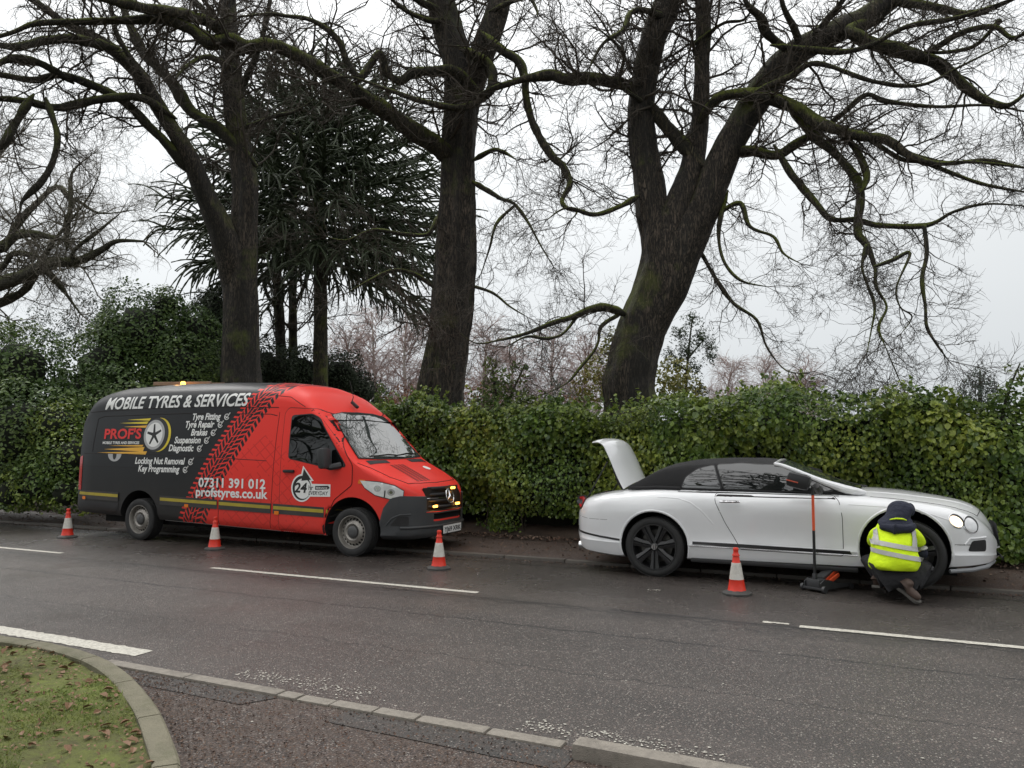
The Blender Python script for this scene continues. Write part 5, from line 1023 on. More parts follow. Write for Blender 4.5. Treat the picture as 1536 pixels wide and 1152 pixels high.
cutters = [cyl_cutter((0.0, sy * .80, .37), .46, .30, cm) for sy in (-1, 1)] + [cyl_cutter((4.37, sy * .80, .37), .475, .30, cm) for sy in (-1, 1)] + [box_cutter((5.40, 0, .565), (.16, .84, .10), cm), box_cutter((5.42, 0, .805), (.34, 1.02, .35), cm)]
cut(vb, cutters); VS = Skin(vb)
# lower front: charcoal bumper, proud of the body
VS2 = VS
bump_side = [(4.80, .27), (5.6, .27), (5.6, .86), (5.30, .86), (5.02, .885), (4.93, .80), (4.87, .62), (4.83, .45)]
def bump_ring(x):
    z1 = float(np.interp(x, [4.80, 4.88, 4.98, 5.1, 5.25, 5.45], [.42, .70, .84, .87, .86, .84])); W = smooth_interp(WW, x - .018, .03) + .014; zb = .25 + .03 * max(0, (x - 5.2) / .25)
    h = [(0, zb), (W - .10, zb), (W - .02, zb + .04)]
    for i in range(10):
        z = zb + .07 + (z1 - zb - .07) * i / 9; h.append((W - .006 * math.sin(i / 9 * 3.14 * 2), z))
    h += [(W - .03, z1 + .004), (0, z1 + .004)]; return h
bp_ = body_loft('bumper', list(np.arange(4.80, 5.1, .04)) + list(np.arange(5.1, 5.45, .022)), bump_ring, [M_BUMP, M_DARK], van)
cut(bp_, [cyl_cutter((4.37, sy * .80, .37), .475, .5, [M_BUMP, M_DARK]) for sy in (-1, 1)] + [box_cutter((5.46, 0, .545), (.2, .80, .11), [M_BUMP, M_DARK]), box_cutter((5.44, 0, .805), (.36, 1.06, .37), [M_BUMP, M_DARK])])
BS = Skin(bp_)
# bumper step and side scoop
BS.line('bumper_step', 'front', [(y, .42) for y in np.linspace(-.84, .84, 30)], .022, M_BUMP, van, n=8)
BS.line('bumper_crease', 'side', [(4.92, .46), (5.0, .56), (5.1, .605), (5.22, .61)], .012, M_BUMP, van, n=8); BS.patch('fog_recess', 'side', rounded([(4.97, .45), (5.20, .45), (5.20, .585), (5.08, .585)], .03), .002, M_TRIM, van, .03)
# grille
gp = rounded([(-.60, 1.00), (.60, 1.00), (.47, .63), (-.47, .63)], .05)
MB().box((5.27, 0, .80), (.02, 1.0, .34)).build('grille_back', M_DARK, van)
for z_, w_ in ((.955, 1.12), (.865, 1.06), (.775, 1.0), (.69, .92)):
    pts = [(5.385 - .28 * (y / .6) ** 2 - (z_ - .8) * .35, y * w_ / 1.2 * 1.0, z_) for y in np.linspace(-.6, .6, 15)]; V, Fq = tube1(pts, .026, 8); MB().add([(a, b, z_ + (c - z_) * .9) for a, b, c in V], Fq).build('grille_bar', M_TRIM, van, True)
rim = [(5.40 - .28 * (y / .6) ** 2 - (z - .8) * .35, y, z) for y, z in grown(gp, .01)]; rim.append(rim[0]); MB().tube(rim, .02, 8).build('grille_frame', M_BUMP, van, True)
pt = [(5.41 - .28 * (y / .6) ** 2 - (.82 - .8) * .35, y, .815) for y in np.linspace(-.52, .52, 15)]; MB().tube(pt, .007, 6).build('chrome_bar', M_CHROME, van, True)
# three pointed star in its ring
Rst = Matrix.Translation((5.43, 0, .835)) @ Matrix.Rotation(math.radians(90 - 14), 4, 'Y'); st = MB(); 
tor = [Rst @ Vector((.105 * math.cos(a), .105 * math.sin(a), 0)) for a in np.linspace(0, 2 * math.pi, 33)]; st.tube(tor, .010, 8)
for k in range(3):
    a = math.pi + k * 2 * math.pi / 3; tip = Vector((.10 * math.cos(a), .10 * math.sin(a), 0)); l_ = Vector((.022 * math.cos(a + 1.05), .022 * math.sin(a + 1.05), 0)); r_ = Vector((.022 * math.cos(a - 1.05), .022 * math.sin(a - 1.05), 0)); t_ = Vector((0, 0, .016))
    st.add([Rst @ q for q in (tip, l_, r_, t_, Vector((0, 0, -.01)))], [(0, 1, 3), (0, 3, 2), (1, 4, 3), (2, 3, 4), (0, 4, 1), (0, 2, 4)])
st.build('star_badge', M_CHROME, van, True, 20)
for (y, z) in ((-.33, .70), (.33, .70), (.33, .935), (-.33, .935)):
    if (y, z) == (-.33, .935): continue
    o = MB().box((5.425 - .28 * (y / .6) ** 2 - (z - .8) * .35, y, z), (.03, .10, .035), None, .01).build('strobe_light', M_AMB, van, True)
    la = bpy.data.lights.new('strobe_glow', 'POINT'); la.energy = .35; la.color = (1, .42, .08); la.shadow_soft_size = .04; lo = bpy.data.objects.new('strobe_glow', la); C.objects.link(lo); lo.parent = van; lo.location = (5.52 - .28 * (y / .6) ** 2, y, z)
# headlights: a shell wrapping the corner, reflectors inside clear cover
M_LAMP = plain('headlight_glass', (0.80, 0.82, 0.83), 0.12, metal=0.25, var=0.25, scale=16, coat=1.0)
for sg, nm in ((-1, 'side'), (1, 'far')):
    fr = ((lambda a, b, sg=sg: Vector((a + 2.2, sg * 3.3, b))), Vector((-.555, -sg * .832, 0)))   # looks at the corner from diagonally ahead
    hp = [(4.52, 1.085), (4.60, .985), (4.78, .885), (5.02, .835), (5.24, .83), (5.255, .94), (5.10, 1.015), (4.85, 1.065)]
    hx = [(a - 2.2 + 2.2, z) for a, z in hp]
    # outline is given along the side; move it to where the diagonal ray meets the flank
    hx = [(a + (3.3 - .99) / .832 * .555 - 2.2, z) for a, z in hp]
    hl = VS.patch('headlight', fr, hx, .012, M_LAMP, van, .03); VS.patch('headlight_bezel', fr, grown(hx, .012), .006, M_TRIM, van, .03)
    for (a, z, r_) in ((4.82, .975, .050), (5.05, .925, .052)):
        cx = a + (3.3 - .99) / .832 * .555 - 2.2; ring_ = [(cx + r_ * 1.25 * math.cos(q), z + r_ * .9 * math.sin(q)) for q in np.linspace(0, 6.283, 17)[:-1]]
        VS.patch('lamp_reflector', fr, ring_, .016, plain('reflector_grey', (.60, .61, .62), .12, metal=.5, var=.5, scale=60) if 'reflector_grey' not in bpy.data.materials else bpy.data.materials['reflector_grey'], hl, .02)
        VS.patch('lamp_bulb', fr, [(cx + .028 * math.cos(q), z + .024 * math.sin(q)) for q in np.linspace(0, 6.283, 11)[:-1]], .020, M_CHROME, hl, .02)
    ox = (3.3 - .99) / .832 * .555 - 2.2
    for (x0, z0, x1, z1) in ((4.93, .855, 4.94, .95),): VS.patch('lamp_divider', fr, [(x0 + ox, z0), (x0 + ox + .018, z0), (x1 + ox + .018, z1), (x1 + ox, z1)], .019, M_TRIM, hl, .03)
# windscreen
wsp = [(-.84, 1.40), (-.5, 1.385), (0, 1.38), (.5, 1.385), (.84, 1.40), (.79, 1.62), (.69, 2.04), (.4, 2.085), (0, 2.095), (-.4, 2.085), (-.69, 2.04), (-.79, 1.62)]
VS.patch('windscreen_seal', 'front', grown(wsp, .012), .010, M_TRIM, van, .03); VS.patch('windscreen', 'front', wsp, .017, M_GLASSW, van, .03)
VS.line('wiper', 'front', [(-.6, 1.405), (-.1, 1.43), (.1, 1.42)], .012, M_TRIM, van, .02); VS.line('wiper', 'front', [(.05, 1.405), (.45, 1.44), (.72, 1.43)], .012, M_TRIM, van, .02)
for sg in (-1, 1): VS.patch('scuttle_vent', 'top', [(4.47, sg * .28), (4.56, sg * .30), (4.54, sg * .78), (4.44, sg * .76)], .005, M_TRIM, van, .04)
VS.line('bonnet_gap', 'top', [(4.42, -.93), (4.60, -.86), (4.9, -.80), (5.12, -.66), (5.16, -.4), (5.18, 0), (5.16, .4), (5.12, .66), (4.9, .80), (4.6, .86)], .006, M_SEAM, van)
# tread print across the bonnet and a little logo
B = MB()
for r0 in (-.40, -.30, -.20, -.11):
    for k in range(15):
        x = 4.62 + k * .034; pts = [(x, r0), (x + .015, r0), (x + .028, r0 + .062), (x + .012, r0 + .062)]; W = VS.project('top', [(a, b - (x - 4.6) * .05) for a, b in pts], .005); B.add(W, [(0, 1, 2, 3)])
tag(B.build('tread_print', M_BLACK, van), kind='stuff')
VS.text('bonnet_logo', "PROF'S", 'top', 4.80, .30, .07, M_RED, van); VS.patch('bonnet_logo', 'top', [(4.76 + .06 * math.cos(a), .42 + .075 * math.sin(a)) for a in np.linspace(0, 6.28, 17)[:-1]], .005, M_WHITE, van, .03)
# doors, windows
door = rounded([(3.04, .29), (3.90, .27), (3.915, .50), (4.06, .80), (4.36, 1.02), (4.36, 1.30), (4.12, 1.62), (3.86, 1.98), (3.62, 2.13), (3.12, 2.16), (3.05, 2.08)], .04)
for fr, sg in (('side', -1), ('far', 1)):
    VS.patch('door_gap', fr, grown(door, .009), .004, M_SEAM, van, .04); dr = VS.patch('cab_door', fr, door, .008, M_WRAP, van, .04)
    win = rounded([(3.20, 1.40), (3.20, 2.03), (3.58, 2.05), (3.72, 1.98), (3.98, 1.64), (4.25, 1.285), (3.78, 1.30)], .04)
    VS.patch('window_seal', fr, grown(win, .016), .012, M_TRIM, dr, .04); VS.patch('door_window', fr, win, .017, M_GLASSD, dr, .04)
    VS.line('window_bar', fr, [(3.72, 1.33), (3.72, 1.97)], .014, M_TRIM, dr); hd = MB().box((3.22, sg * 1.015, 1.20), (.20, .045, .045), None, .015).build('door_handle', M_TRIM, dr, True)
    VS.patch('turn_lamp', fr, rounded([(4.46, 1.04), (4.59, 1.035), (4.585, 1.095), (4.48, 1.10)], .02), .008, M_ORG, van, .03)
    # mirror
    mm_ = MB(); mm_.box((4.0, sg * 1.16, 1.40), (.13, .20, .30), Matrix.Rotation(math.radians(-8), 3, 'Y'), .05); mm_.tube([(4.16, sg * .98, 1.30), (4.06, sg * 1.10, 1.27), (3.99, sg * 1.16, 1.30)], [.05, .045, .04], 8)
    mm_.build('door_mirror', plain('mirror_shell', (0.028, 0.03, 0.032), .55) if 'mirror_shell' not in bpy.data.materials else bpy.data.materials['mirror_shell'], van, True)
# panel presses on the load side
for fr in ('side', 'far'):
    VS.line('panel_press', fr, rounded([(-1.25, 1.47), (-1.20, 2.05), (-1.05, 2.09), (.9, 2.11), (2.75, 2.07), (2.9, 2.04)], .02)[2:-3], .007, M_SEAM, van, -.002)
    VS.line('panel_press', fr, [(-1.5, 1.44), (0, 1.44), (1.25, 1.40), (1.7, 1.39), (2.2, 1.37), (2.75, 1.35)], .006, M_SEAM, van, -.002); VS.line('panel_press', fr, [(-1.4, 1.22), (.9, 1.20)], .004, M_SEAM, van, -.002)
    VS.line('roof_gutter', fr, [(-1.45, 2.17), (0, 2.21), (1.5, 2.21), (2.9, 2.17)], .007, M_SEAM, van, -.001)
    VS.line('roof_gutter', fr, [(2.8, 2.36), (3.1, 2.33), (3.42, 2.17)], .006, M_SEAM, van, -.001)
    VS.line('load_door_gap', fr, [(1.80, .33), (1.80, .60)], .005, M_SEAM, van); VS.line('load_door_gap', fr, [(2.86, .30), (2.93, 2.1)], .004, M_SEAM, van)
    # charcoal strip with the yellow line
    def zs(x): return .675 - .022 * x
    for (x0, x1) in ((-1.54, -.50), (.50, 1.78), (1.81, 2.88), (2.92, 3.89), (3.92, 4.02)):
        up_ = [(x, zs(x) + .095) for x in np.linspace(x0, x1, 6)]; lo_ = [(x, zs(x) - .055) for x in np.linspace(x1, x0, 6)]; VS.patch('rubbing_strip', fr, up_ + lo_, .012, M_BAND, van, .12)
        up_ = [(x, zs(x) + .062) for x in np.linspace(x0 + .01, x1 - .01, 6)]; lo_ = [(x, zs(x) + .012) for x in np.linspace(x1 - .01, x0 + .01, 6)]; VS.patch('yellow_stripe', fr, up_ + lo_, .015, plain('dull_yellow_tape', (.42, .33, .03), .55, var=.12, scale=6, dirt=.4) if 'dull_yellow_tape' not in bpy.data.materials else bpy.data.materials['dull_yellow_tape'], van, .12)
    for x in (-1.38, 1.12, 3.0): VS.patch('marker_lamp', fr, rounded([(x - .045, zs(x) - .02 - .045), (x + .045, zs(x) - .02 - .045), (x + .045, zs(x) - .012), (x - .045, zs(x) - .012)], .01), .02, M_ORG, van, .03)
    VS.patch('tail_lamp', fr, [(-1.605, .80), (-1.50, .80), (-1.505, 1.40), (-1.60, 1.38)], .006, M_TAIL, van, .05)
    VS.patch('black_sill', fr, [(-1.55, .40), (-.5, .375), (-.5, .60), (-1.55, .62)], .004, M_TRIM, van, .1)
VS.line('skirt_edge', 'side', [(.5, .345), (3.9, .275)], .006, M_WHITE, van, .0)
# the far side and the black underside
MB().box((1.9, 0, .32), (6.3, 1.3, .16)).build('chassis', M_DARK, van)
# print on the side
VS.text('side_lettering', 'MOBILE TYRES & SERVICES', 'side', -1.06, 2.215, .285, M_WHITE, van, bold=.024, shear=.24, width=3.34)
for (tx, xe, z_) in (('Tyre Fitting', 1.72, 2.00), ('Tyre Repair', 1.60, 1.875), ('Brakes', 1.47, 1.745), ('Suspension', 1.34, 1.62), ('Diagnostic', 1.20, 1.49), ('Locking Nut Removal', 1.03, 1.275), ('Key Programming', .92, 1.145)):
    VS.text('side_lettering', tx, 'side', xe, z_, .150, M_WHITE, van, bold=.030, shear=.2, align='RIGHT', sx=.88)
    cx, cz = xe + .13, z_ + .04; B = MB(); a_ = [(cx + .045 * math.cos(q), cz + .045 * math.sin(q)) for q in np.linspace(.9, 6.0, 14)]; B.tube(VS.project('side', a_, .004), .008, 4); B.tube(VS.project('side', [(cx - .025, cz + .01), (cx, cz - .02), (cx + .06, cz + .065)], .004), .009, 4); B.build('tick_mark', M_WHITE, van)
VS.text('side_lettering', '07311 391 012', 'side', 1.36, .925, .20, M_WHITE, van, bold=.028, width=1.40, off=.0075); VS.text('side_lettering', 'profstyres.co.uk', 'side', 1.31, .775, .20, M_WHITE, van, bold=.028, width=1.50, off=.0075)
# tyre logo
cx, cz = .26, 1.76
def disc(cx, cz, rx, rz, n_=40, a0=0, a1=6.2832): return [(cx + rx * math.cos(a), cz + rz * math.sin(a)) for a in np.linspace(a0, a1, n_ + 1)[:-1]]
VS.patch('logo_print', 'side', disc(cx + .10, cz, .29, .285), .0035, M_YEL, van, .08); VS.patch('logo_print', 'side', disc(cx + .045, cz, .29, .285), .0045, plain('logo_black', (.02, .02, .022), .5), van, .08)
VS.patch('logo_print', 'side', disc(cx, cz, .245, .25), .0055, plain('logo_grey', (.42, .42, .42), .5), van, .08); VS.patch('logo_print', 'side', disc(cx, cz, .195, .205), .0065, M_WHITE, van, .08)
for k in range(5):
    a = math.pi / 2 + k * 2 * math.pi / 5 + .1; VS.patch('logo_print', 'side', [(cx + .03 * math.cos(a + 1.2), cz + .03 * math.sin(a + 1.2)), (cx + .17 * math.cos(a + .10), cz + .18 * math.sin(a + .10)), (cx + .17 * math.cos(a - .10), cz + .18 * math.sin(a - .10)), (cx + .03 * math.cos(a - 1.2), cz + .03 * math.sin(a - 1.2))], .0075, M_BLACK, van, .2)
VS.patch('logo_print', 'side', disc(cx, cz, .05, .05, 14), .0085, M_BLACK, van, .1)
MYF = plain('orange_yellow_print', (.80, .42, .04), .5)
for (x0, x1, z_, h_) in ((-.45, .10, 2.02, .02), (-.62, .05, 1.965, .022), (-.52, .03, 1.90, .02), (-.95, .03, 1.515, .04), (-1.12, .10, 1.455, .028), (-.85, .0, 1.575, .016)):
    VS.patch('speed_line', 'side', [(x0, z_), (x1, z_ - h_), (x1 + .03, z_ + h_)], .0032, M_YEL if z_ > 1.9 else MYF, van, .2)
VS.text('side_lettering', "PROF'S", 'side', -.98, 1.70, .235, M_RED, van, bold=.03, width=.93, off=.0055); VS.text('side_lettering', "MOBILE TYRES AND SERVICES", 'side', -1.0, 1.605, .062, M_WHITE, van, bold=.03, width=.92)
# half hidden wheel print lower down
VS.patch('logo_print', 'side', [(-.66 + .17 * math.cos(a), 1.435 + .13 * math.sin(a)) for a in np.linspace(math.pi, 2 * math.pi, 14)], .0035, bpy.data.materials['logo_grey'], van, .08); VS.patch('logo_print', 'side', [(-.66 + .05 * math.cos(a), 1.435 + .10 * math.sin(a)) for a in np.linspace(math.pi, 2 * math.pi, 10)], .0045, M_BLACK, van, .1)
# 24hr badge on the door
c24 = (3.47, .955); DOFF = .006
VS.patch('logo_print', 'side', disc(*c24, .20, .205), .007 + DOFF, M_WHITE, van, .08); VS.patch('logo_print', 'side', [(3.56, .83), (4.0, .84), (4.0, 1.02), (3.62, 1.02)], .0072 + DOFF, M_WHITE, van, .1)
VS.patch('logo_print', 'side', disc(*c24, .175, .18), .0078 + DOFF, M_BLACK, van, .08); VS.patch('logo_print', 'side', disc(c24[0] + .02, c24[1] - .01, .15, .15), .0086 + DOFF, M_WHITE, van, .08)
VS.patch('logo_print', 'side', [(3.50, 1.24), (3.64, 1.08), (3.46, 1.06)], .0096 + DOFF, M_BLACK, van, .2); VS.patch('logo_print', 'side', [(3.48, 1.285), (3.69, 1.065), (3.42, 1.03)], .0066 + DOFF, M_WHITE, van, .2)
VS.text('side_lettering', '24', 'side', 3.33, .89, .20, M_BLACK, van, bold=.03, shear=.15, width=.24, off=.0098 + DOFF); VS.text('side_lettering', 'hr', 'side', 3.60, .93, .10, M_BLACK, van, bold=.01, off=.0088 + DOFF)
VS.patch('logo_print', 'side', [(3.72, .935), (3.96, .945), (3.985, .97), (3.96, 1.0), (3.72, .99)], .0084 + DOFF, M_BLACK, van, .1); VS.text('side_lettering', 'SERVICE', 'side', 3.735, .95, .035, M_WHITE, van, width=.21, off=.0094 + DOFF, bold=.02); VS.text('side_lettering', 'EVERYDAY', 'side', 3.60, .86, .08, M_BLACK, van, bold=.01, shear=.2, width=.36, off=.0088 + DOFF)
# number plate
npl = MB().box((5.475, 0, .36), (.012, .52, .115), None, .004).build('number_plate', plain('plate_white', (.72, .72, .70), .35), van)
cu = bpy.data.curves.new('plate_text', 'FONT'); cu.body = 'YJ69 XRK'; cu.size = .095; cu.offset = .0015; cu.extrude = .001; ob = bpy.data.objects.new('plate_text', cu); C.objects.link(ob)
dg = bpy.context.evaluated_depsgraph_get(); dg.update(); me = bpy.data.meshes.new_from_object(ob.evaluated_get(dg)); bpy.data.objects.remove(ob); xs_ = [v.co.x for v in me.vertices]; k_ = .48 / (max(xs_) - min(xs_))
for v in me.vertices: v.co = Vector((5.4825 + v.co.z, (v.co.x - min(xs_)) * k_ - .24, .36 - .033 + v.co.y))
link_mesh('plate_lettering', me, M_BLACK, npl)
for (x, y, z) in ((0, -.875, .345), (4.37, -.875, .345)): wheel(van, x, y, z, .345, .22, 'steel', -1)
for (x, y, z) in ((0, .875, .375), (4.37, .875, .375)): wheel(van, x, y, z, .345, .22, 'steel', 1)
MB().tube([(3.60, 0, 2.27), (3.63, 0, 2.36), (3.56, 0, 2.62)], [.012, .005, .003], 6).build('aerial', M_TRIM, van, True); MB().box((3.66, 0, 2.235), (.16, .06, .05), Matrix.Rotation(math.radians(38), 3, 'Y'), .02).build('aerial_base', M_TRIM, van, True)
# roof: timber ladder end and a flashing beacon
bc = MB().lathe([(0.06, 0), (.06, .02), (.05, .03), (0, .03)], 16, Matrix.Translation((-.35, .15, 2.655))).build('beacon_base', M_TRIM, van, True); MB().lathe([(.045, .03), (.045, .08), (.03, .10), (0, .105)], 16, Matrix.Translation((-.35, .15, 2.655))).build('beacon', M_AMB, van, True)
la = bpy.data.lights.new('beacon_glow', 'POINT'); la.energy = 1.2; la.color = (1, .45, .08); la.shadow_soft_size = .05; lo = bpy.data.objects.new('beacon_glow', la); C.objects.link(lo); lo.parent = van; lo.location = (-.35, .0, 2.80)
lad = thing('ladder', 'weathered ladder lying on the van roof behind the beacon', 'ladder', vo_, AN); M_WOOD = plain('weathered_wood', (.26, .16, .10), .7, var=.3, scale=10)
for y in (.30, .62): o = MB().box((-.55, y, 2.735), (1.5, .03, .07), Matrix.Rotation(math.radians(1.5), 3, 'Y'), .008).build('rail', M_WOOD, lad)
for k in range(6): MB().tube([(-1.2 + .25 * k, .31, 2.745 - .0065 * k), (-1.2 + .25 * k, .61, 2.745 - .0065 * k)], .015, 6).build('rung', M_WOOD, lad, True)
# ------------------------------------------------------------------ the white convertible
M_PEARL = carpaint('white_car_paint', (0.80, 0.81, 0.82), 0.3, 1.0, 0.10)
M_SOFT = plain('black_soft_top_cloth', (0.012, 0.012, 0.013), 0.9, var=0.2, scale=4, bump=0.4, bscale=300)
co_ = rp(-2.49, 9.37 + 0.95); car = thing('convertible_car', 'white two door convertible with black soft top and its boot lid standing open', 'car', co_, AN)
CT = [(-1.16, .72), (-1.12, .86), (-1.05, .925), (-.92, .97), (-.6, 1.03), (-.2, 1.065), (.6, 1.075), (1.6, 1.075), (2.2, 1.08), (2.45, 1.09), (2.8, 1.065), (3.1, 1.02), (3.35, .975), (3.50, .915), (3.59, .83), (3.65, .70), (3.70, .55)]
CS = [(-1.16, .60), (-1.12, .78), (-1.0, .90), (-.6, .985), (0, 1.04), (.6, 1.05), (2.1, 1.045), (2.6, 1.01), (2.95, .97), (3.25, .915), (3.45, .835), (3.6, .70), (3.70, .5)]
CB = [(-1.16, .42), (-1.09, .30), (-.96, .235), (-.5, .20), (.5, .22), (2.2, .24), (3.2, .30), (3.6, .335), (3.70, .38)]
CW = [(-1.16, .42), (-1.13, .54), (-1.07, .68), (-1.0, .775), (-.87, .865), (-.7, .925), (-.4, .955), (0, .97), (.5, .955), (.9, .93), (2.1, .93), (2.5, .95), (2.78, .965), (3.1, .93), (3.3, .87), (3.42, .78), (3.53, .65), (3.61, .50), (3.66, .34), (3.69, .2)]
def car_ring(x):
    zt, zs_, zb, W = smooth_interp(CT, x, .05), smooth_interp(CS, x, .06), smooth_interp(CB, x, .04), smooth_interp(CW, x, .03)
    zs_ = min(zs_, zt - .015); H_ = zs_ - zb
    hip = .030 * math.exp(-((x + .05) / .42) ** 2) + .022 * math.exp(-((x - 2.75) / .5) ** 2); waist = .022 * math.exp(-((x - 1.45) / .75) ** 2)
    # (share of height, inset)
    prof = [(0, .22), (0, .10), (.03, .045), (.10, .022), (.20, .008 + waist * .3), (.23, .0), (.26, .008), (.32, .012 + waist * .6), (.42, .006 + waist), (.52, .0 + waist * .9), (.62, -hip * .45 + waist * .5), (.72, -hip * .55), (.80, .006 - hip * .3), (.86, .016), (.905, .034), (.94, .058), (.97, .092), (.99, .13), (1.0, .175)]
    h = [(0, zb)] + [(W - i_, zb + H_ * f_) for f_, i_ in prof]; w1 = W - .175
    for k in range(1, 9): t_ = k / 8; h.append((w1 * (1 - t_), zs_ + (zt - zs_) * (1 - (1 - t_) ** 2.2)))
    return h
cb = body_loft('body', list(np.arange(-1.16, -1.0, .025)) + list(np.arange(-1.0, 3.3, .06)) + list(np.arange(3.3, 3.701, .025)), car_ring, [M_PEARL, M_DARK], car)
cm = [M_PEARL, M_DARK]
cut(cb, [cyl_cutter((0, sy * .80, .37), .415, .32, cm) for sy in (-1, 1)] + [cyl_cutter((2.74, sy * .80, .47), .445, .32, cm) for sy in (-1, 1)] + [box_cutter((-.80, 0, .98), (.66, 1.12, .56), cm), box_cutter((3.72, 0, .62), (.14, .62, .26), cm), box_cutter((3.72, 0, .43), (.16, .70, .09), cm)])
KS = Skin(cb)
# wheel arch lips
for sy in (-1, 1):
    fr = 'side' if sy < 0 else 'far'
    for (cx, cz, r_, a0, a1) in ((0, .37, .43, -15, 198), (2.74, .47, .46, -18, 200)):
        pts = [(cx + r_ * math.cos(math.radians(a)), cz + r_ * math.sin(math.radians(a))) for a in np.linspace(a0, a1, 30)]; KS.line('arch_lip', fr, pts, .013, M_PEARL, car, -.004, n=8)
    # lower sill, dark under edge and the bright strip
    KS.patch('sill_strip', fr, [(.37, .415), (2.32, .40), (2.34, .42), (2.30, .43), (.37, .448)], .010, M_TRIM, car, .1)
    KS.line('sill_chrome', fr, [(.38, .40), (2.28, .388)], .005, M_CHROME, car, .006)
    KS.patch('rear_strip', fr, [(-1.12, .475), (-.43, .405), (-.43, .43), (-1.12, .50)], .007, M_TRIM, car, .08)
    # door
    door = rounded([(.74, 1.02), (.745, .93), (.86, .68), (1.00, .44), (1.02, .385), (2.13, .375), (2.13, .80), (2.10, .97), (2.04, 1.03)], .03)
    KS.patch('door_gap', fr, grown(door, .007), .0015, M_SEAM, car, .06); dr = KS.patch('car_door', fr, door, .0035, M_PEARL, car, .06)
    MB().tube([(.80, sy * .945, .93), (.85, sy * .972, .935), (.98, sy * .972, .937), (1.03, sy * .945, .935)], [.012, .017, .017, .012], 8).build('door_handle', M_CHROME, dr, True)
    # swage lines over the haunch and the front wing: soft raised creases
    KS.line('haunch_crease', fr, [(.05, .965), (.30, .955), (.45, .91), (.58, .82), (.72, .66)], .022, M_PEARL, car, -.019, n=10)
    KS.line('wing_crease', fr, [(2.2, .945), (2.6, .93), (3.0, .87), (3.2, .80)], .012, M_PEARL, car, -.008, n=8)
    KS.line('panel_gap', fr, [(3.17, .555), (3.4, .552), (3.46, .56)], .004, M_SEAM, car); KS.line('panel_gap', fr, [(-1.2, .70), (-.9, .66), (-.6, .66)], .0025, M_SEAM, car, -.001)
    KS.patch('tail_lamp', fr, rounded([(-1.185, .765), (-1.01, .775), (-.97, .87), (-1.01, .925), (-1.14, .90)], .04), .008, M_TAIL, car, .03)
    KS.patch('tail_lamp_surround', fr, rounded([(-1.20, .75), (-1.0, .76), (-.955, .875), (-1.0, .94), (-1.155, .915)], .04), .003, M_TRIM, car, .03)
    MB().lathe([(.05, 0), (.05, .10), (.042, .10), (.042, 0)], 20, Matrix.Translation((-.99, sy * .60, .285)) @ Matrix.Rotation(math.radians(-90), 4, 'Y')).build('exhaust_pipe', M_CHROME, car, True)
    # headlamps: inner big, outer small, on the curved nose
    frn = (lambda a, b, sy=sy: Vector((2.0 + a, sy * 4.0, b)), Vector((-.24, -sy * .97, 0)))
    def side2(a): return a - 2.0 + (4.0 - .80) / .97 * .24
    def ell(cx, cz, rx, rz, tl=0, n_=22): return [(side2(cx) + rx * math.cos(q) * math.cos(tl) - rz * math.sin(q) * math.sin(tl), cz + rx * math.cos(q) * math.sin(tl) + rz * math.sin(q) * math.cos(tl)) for q in np.linspace(0, 6.283, n_ + 1)[:-1]]
    KS.patch('lamp_ring', frn, ell(3.22, .80, .088, .066, -.6), .006, M_CHROME, car, .02); KS.patch('lamp_ring', frn, ell(3.225, .803, .080, .059, -.6), .009, M_TRIM, car, .02); l1 = KS.patch('headlight', frn, ell(3.215, .795, .072, .048, -.6), .012, M_WARM if sy < 0 else M_LAMP, car, .02)
    KS.patch('lamp_ring', frn, ell(3.375, .76, .098, .085, -.75), .006, M_CHROME, car, .02); KS.patch('lamp_ring', frn, ell(3.38, .763, .090, .077, -.75), .009, M_TRIM, car, .02); KS.patch('headlight', frn, ell(3.37, .755, .080, .064, -.75), .012, M_LAMP, car, .02)
    KS.patch('air_intake', frn, rounded([(side2(3.33), .485), (side2(3.56), .475), (side2(3.56), .60), (side2(3.38), .595)], .03), .004, M_TRIM, car, .02)
    KS.line('intake_lip', frn, [(side2(3.30), .555), (side2(3.36), .618), (side2(3.57), .622)], .012, M_PEARL, car, -.002, n=8)
    # door mirror
    mi = MB(); mi.box((1.70, sy * 1.09, 1.20), (.25, .20, .17), Matrix.Rotation(math.radians(14), 3, 'Y'), .055); mi.tube([(1.90, sy * .90, 1.09), (1.90, sy * 1.0, 1.11), (1.88, sy * 1.05, 1.15)], [.05, .04, .04], 8)
    mo = mi.build('door_mirror', M_TRIM, car, True); MB().box((1.64, sy * 1.165, 1.20), (.13, .07, .014), Matrix.Rotation(math.radians(14), 3, 'Y'), .006).build('mirror_repeater', plain('repeater_red', (.5, .09, .05), .3) if 'repeater_red' not in bpy.data.materials else bpy.data.materials['repeater_red'], mo, True)
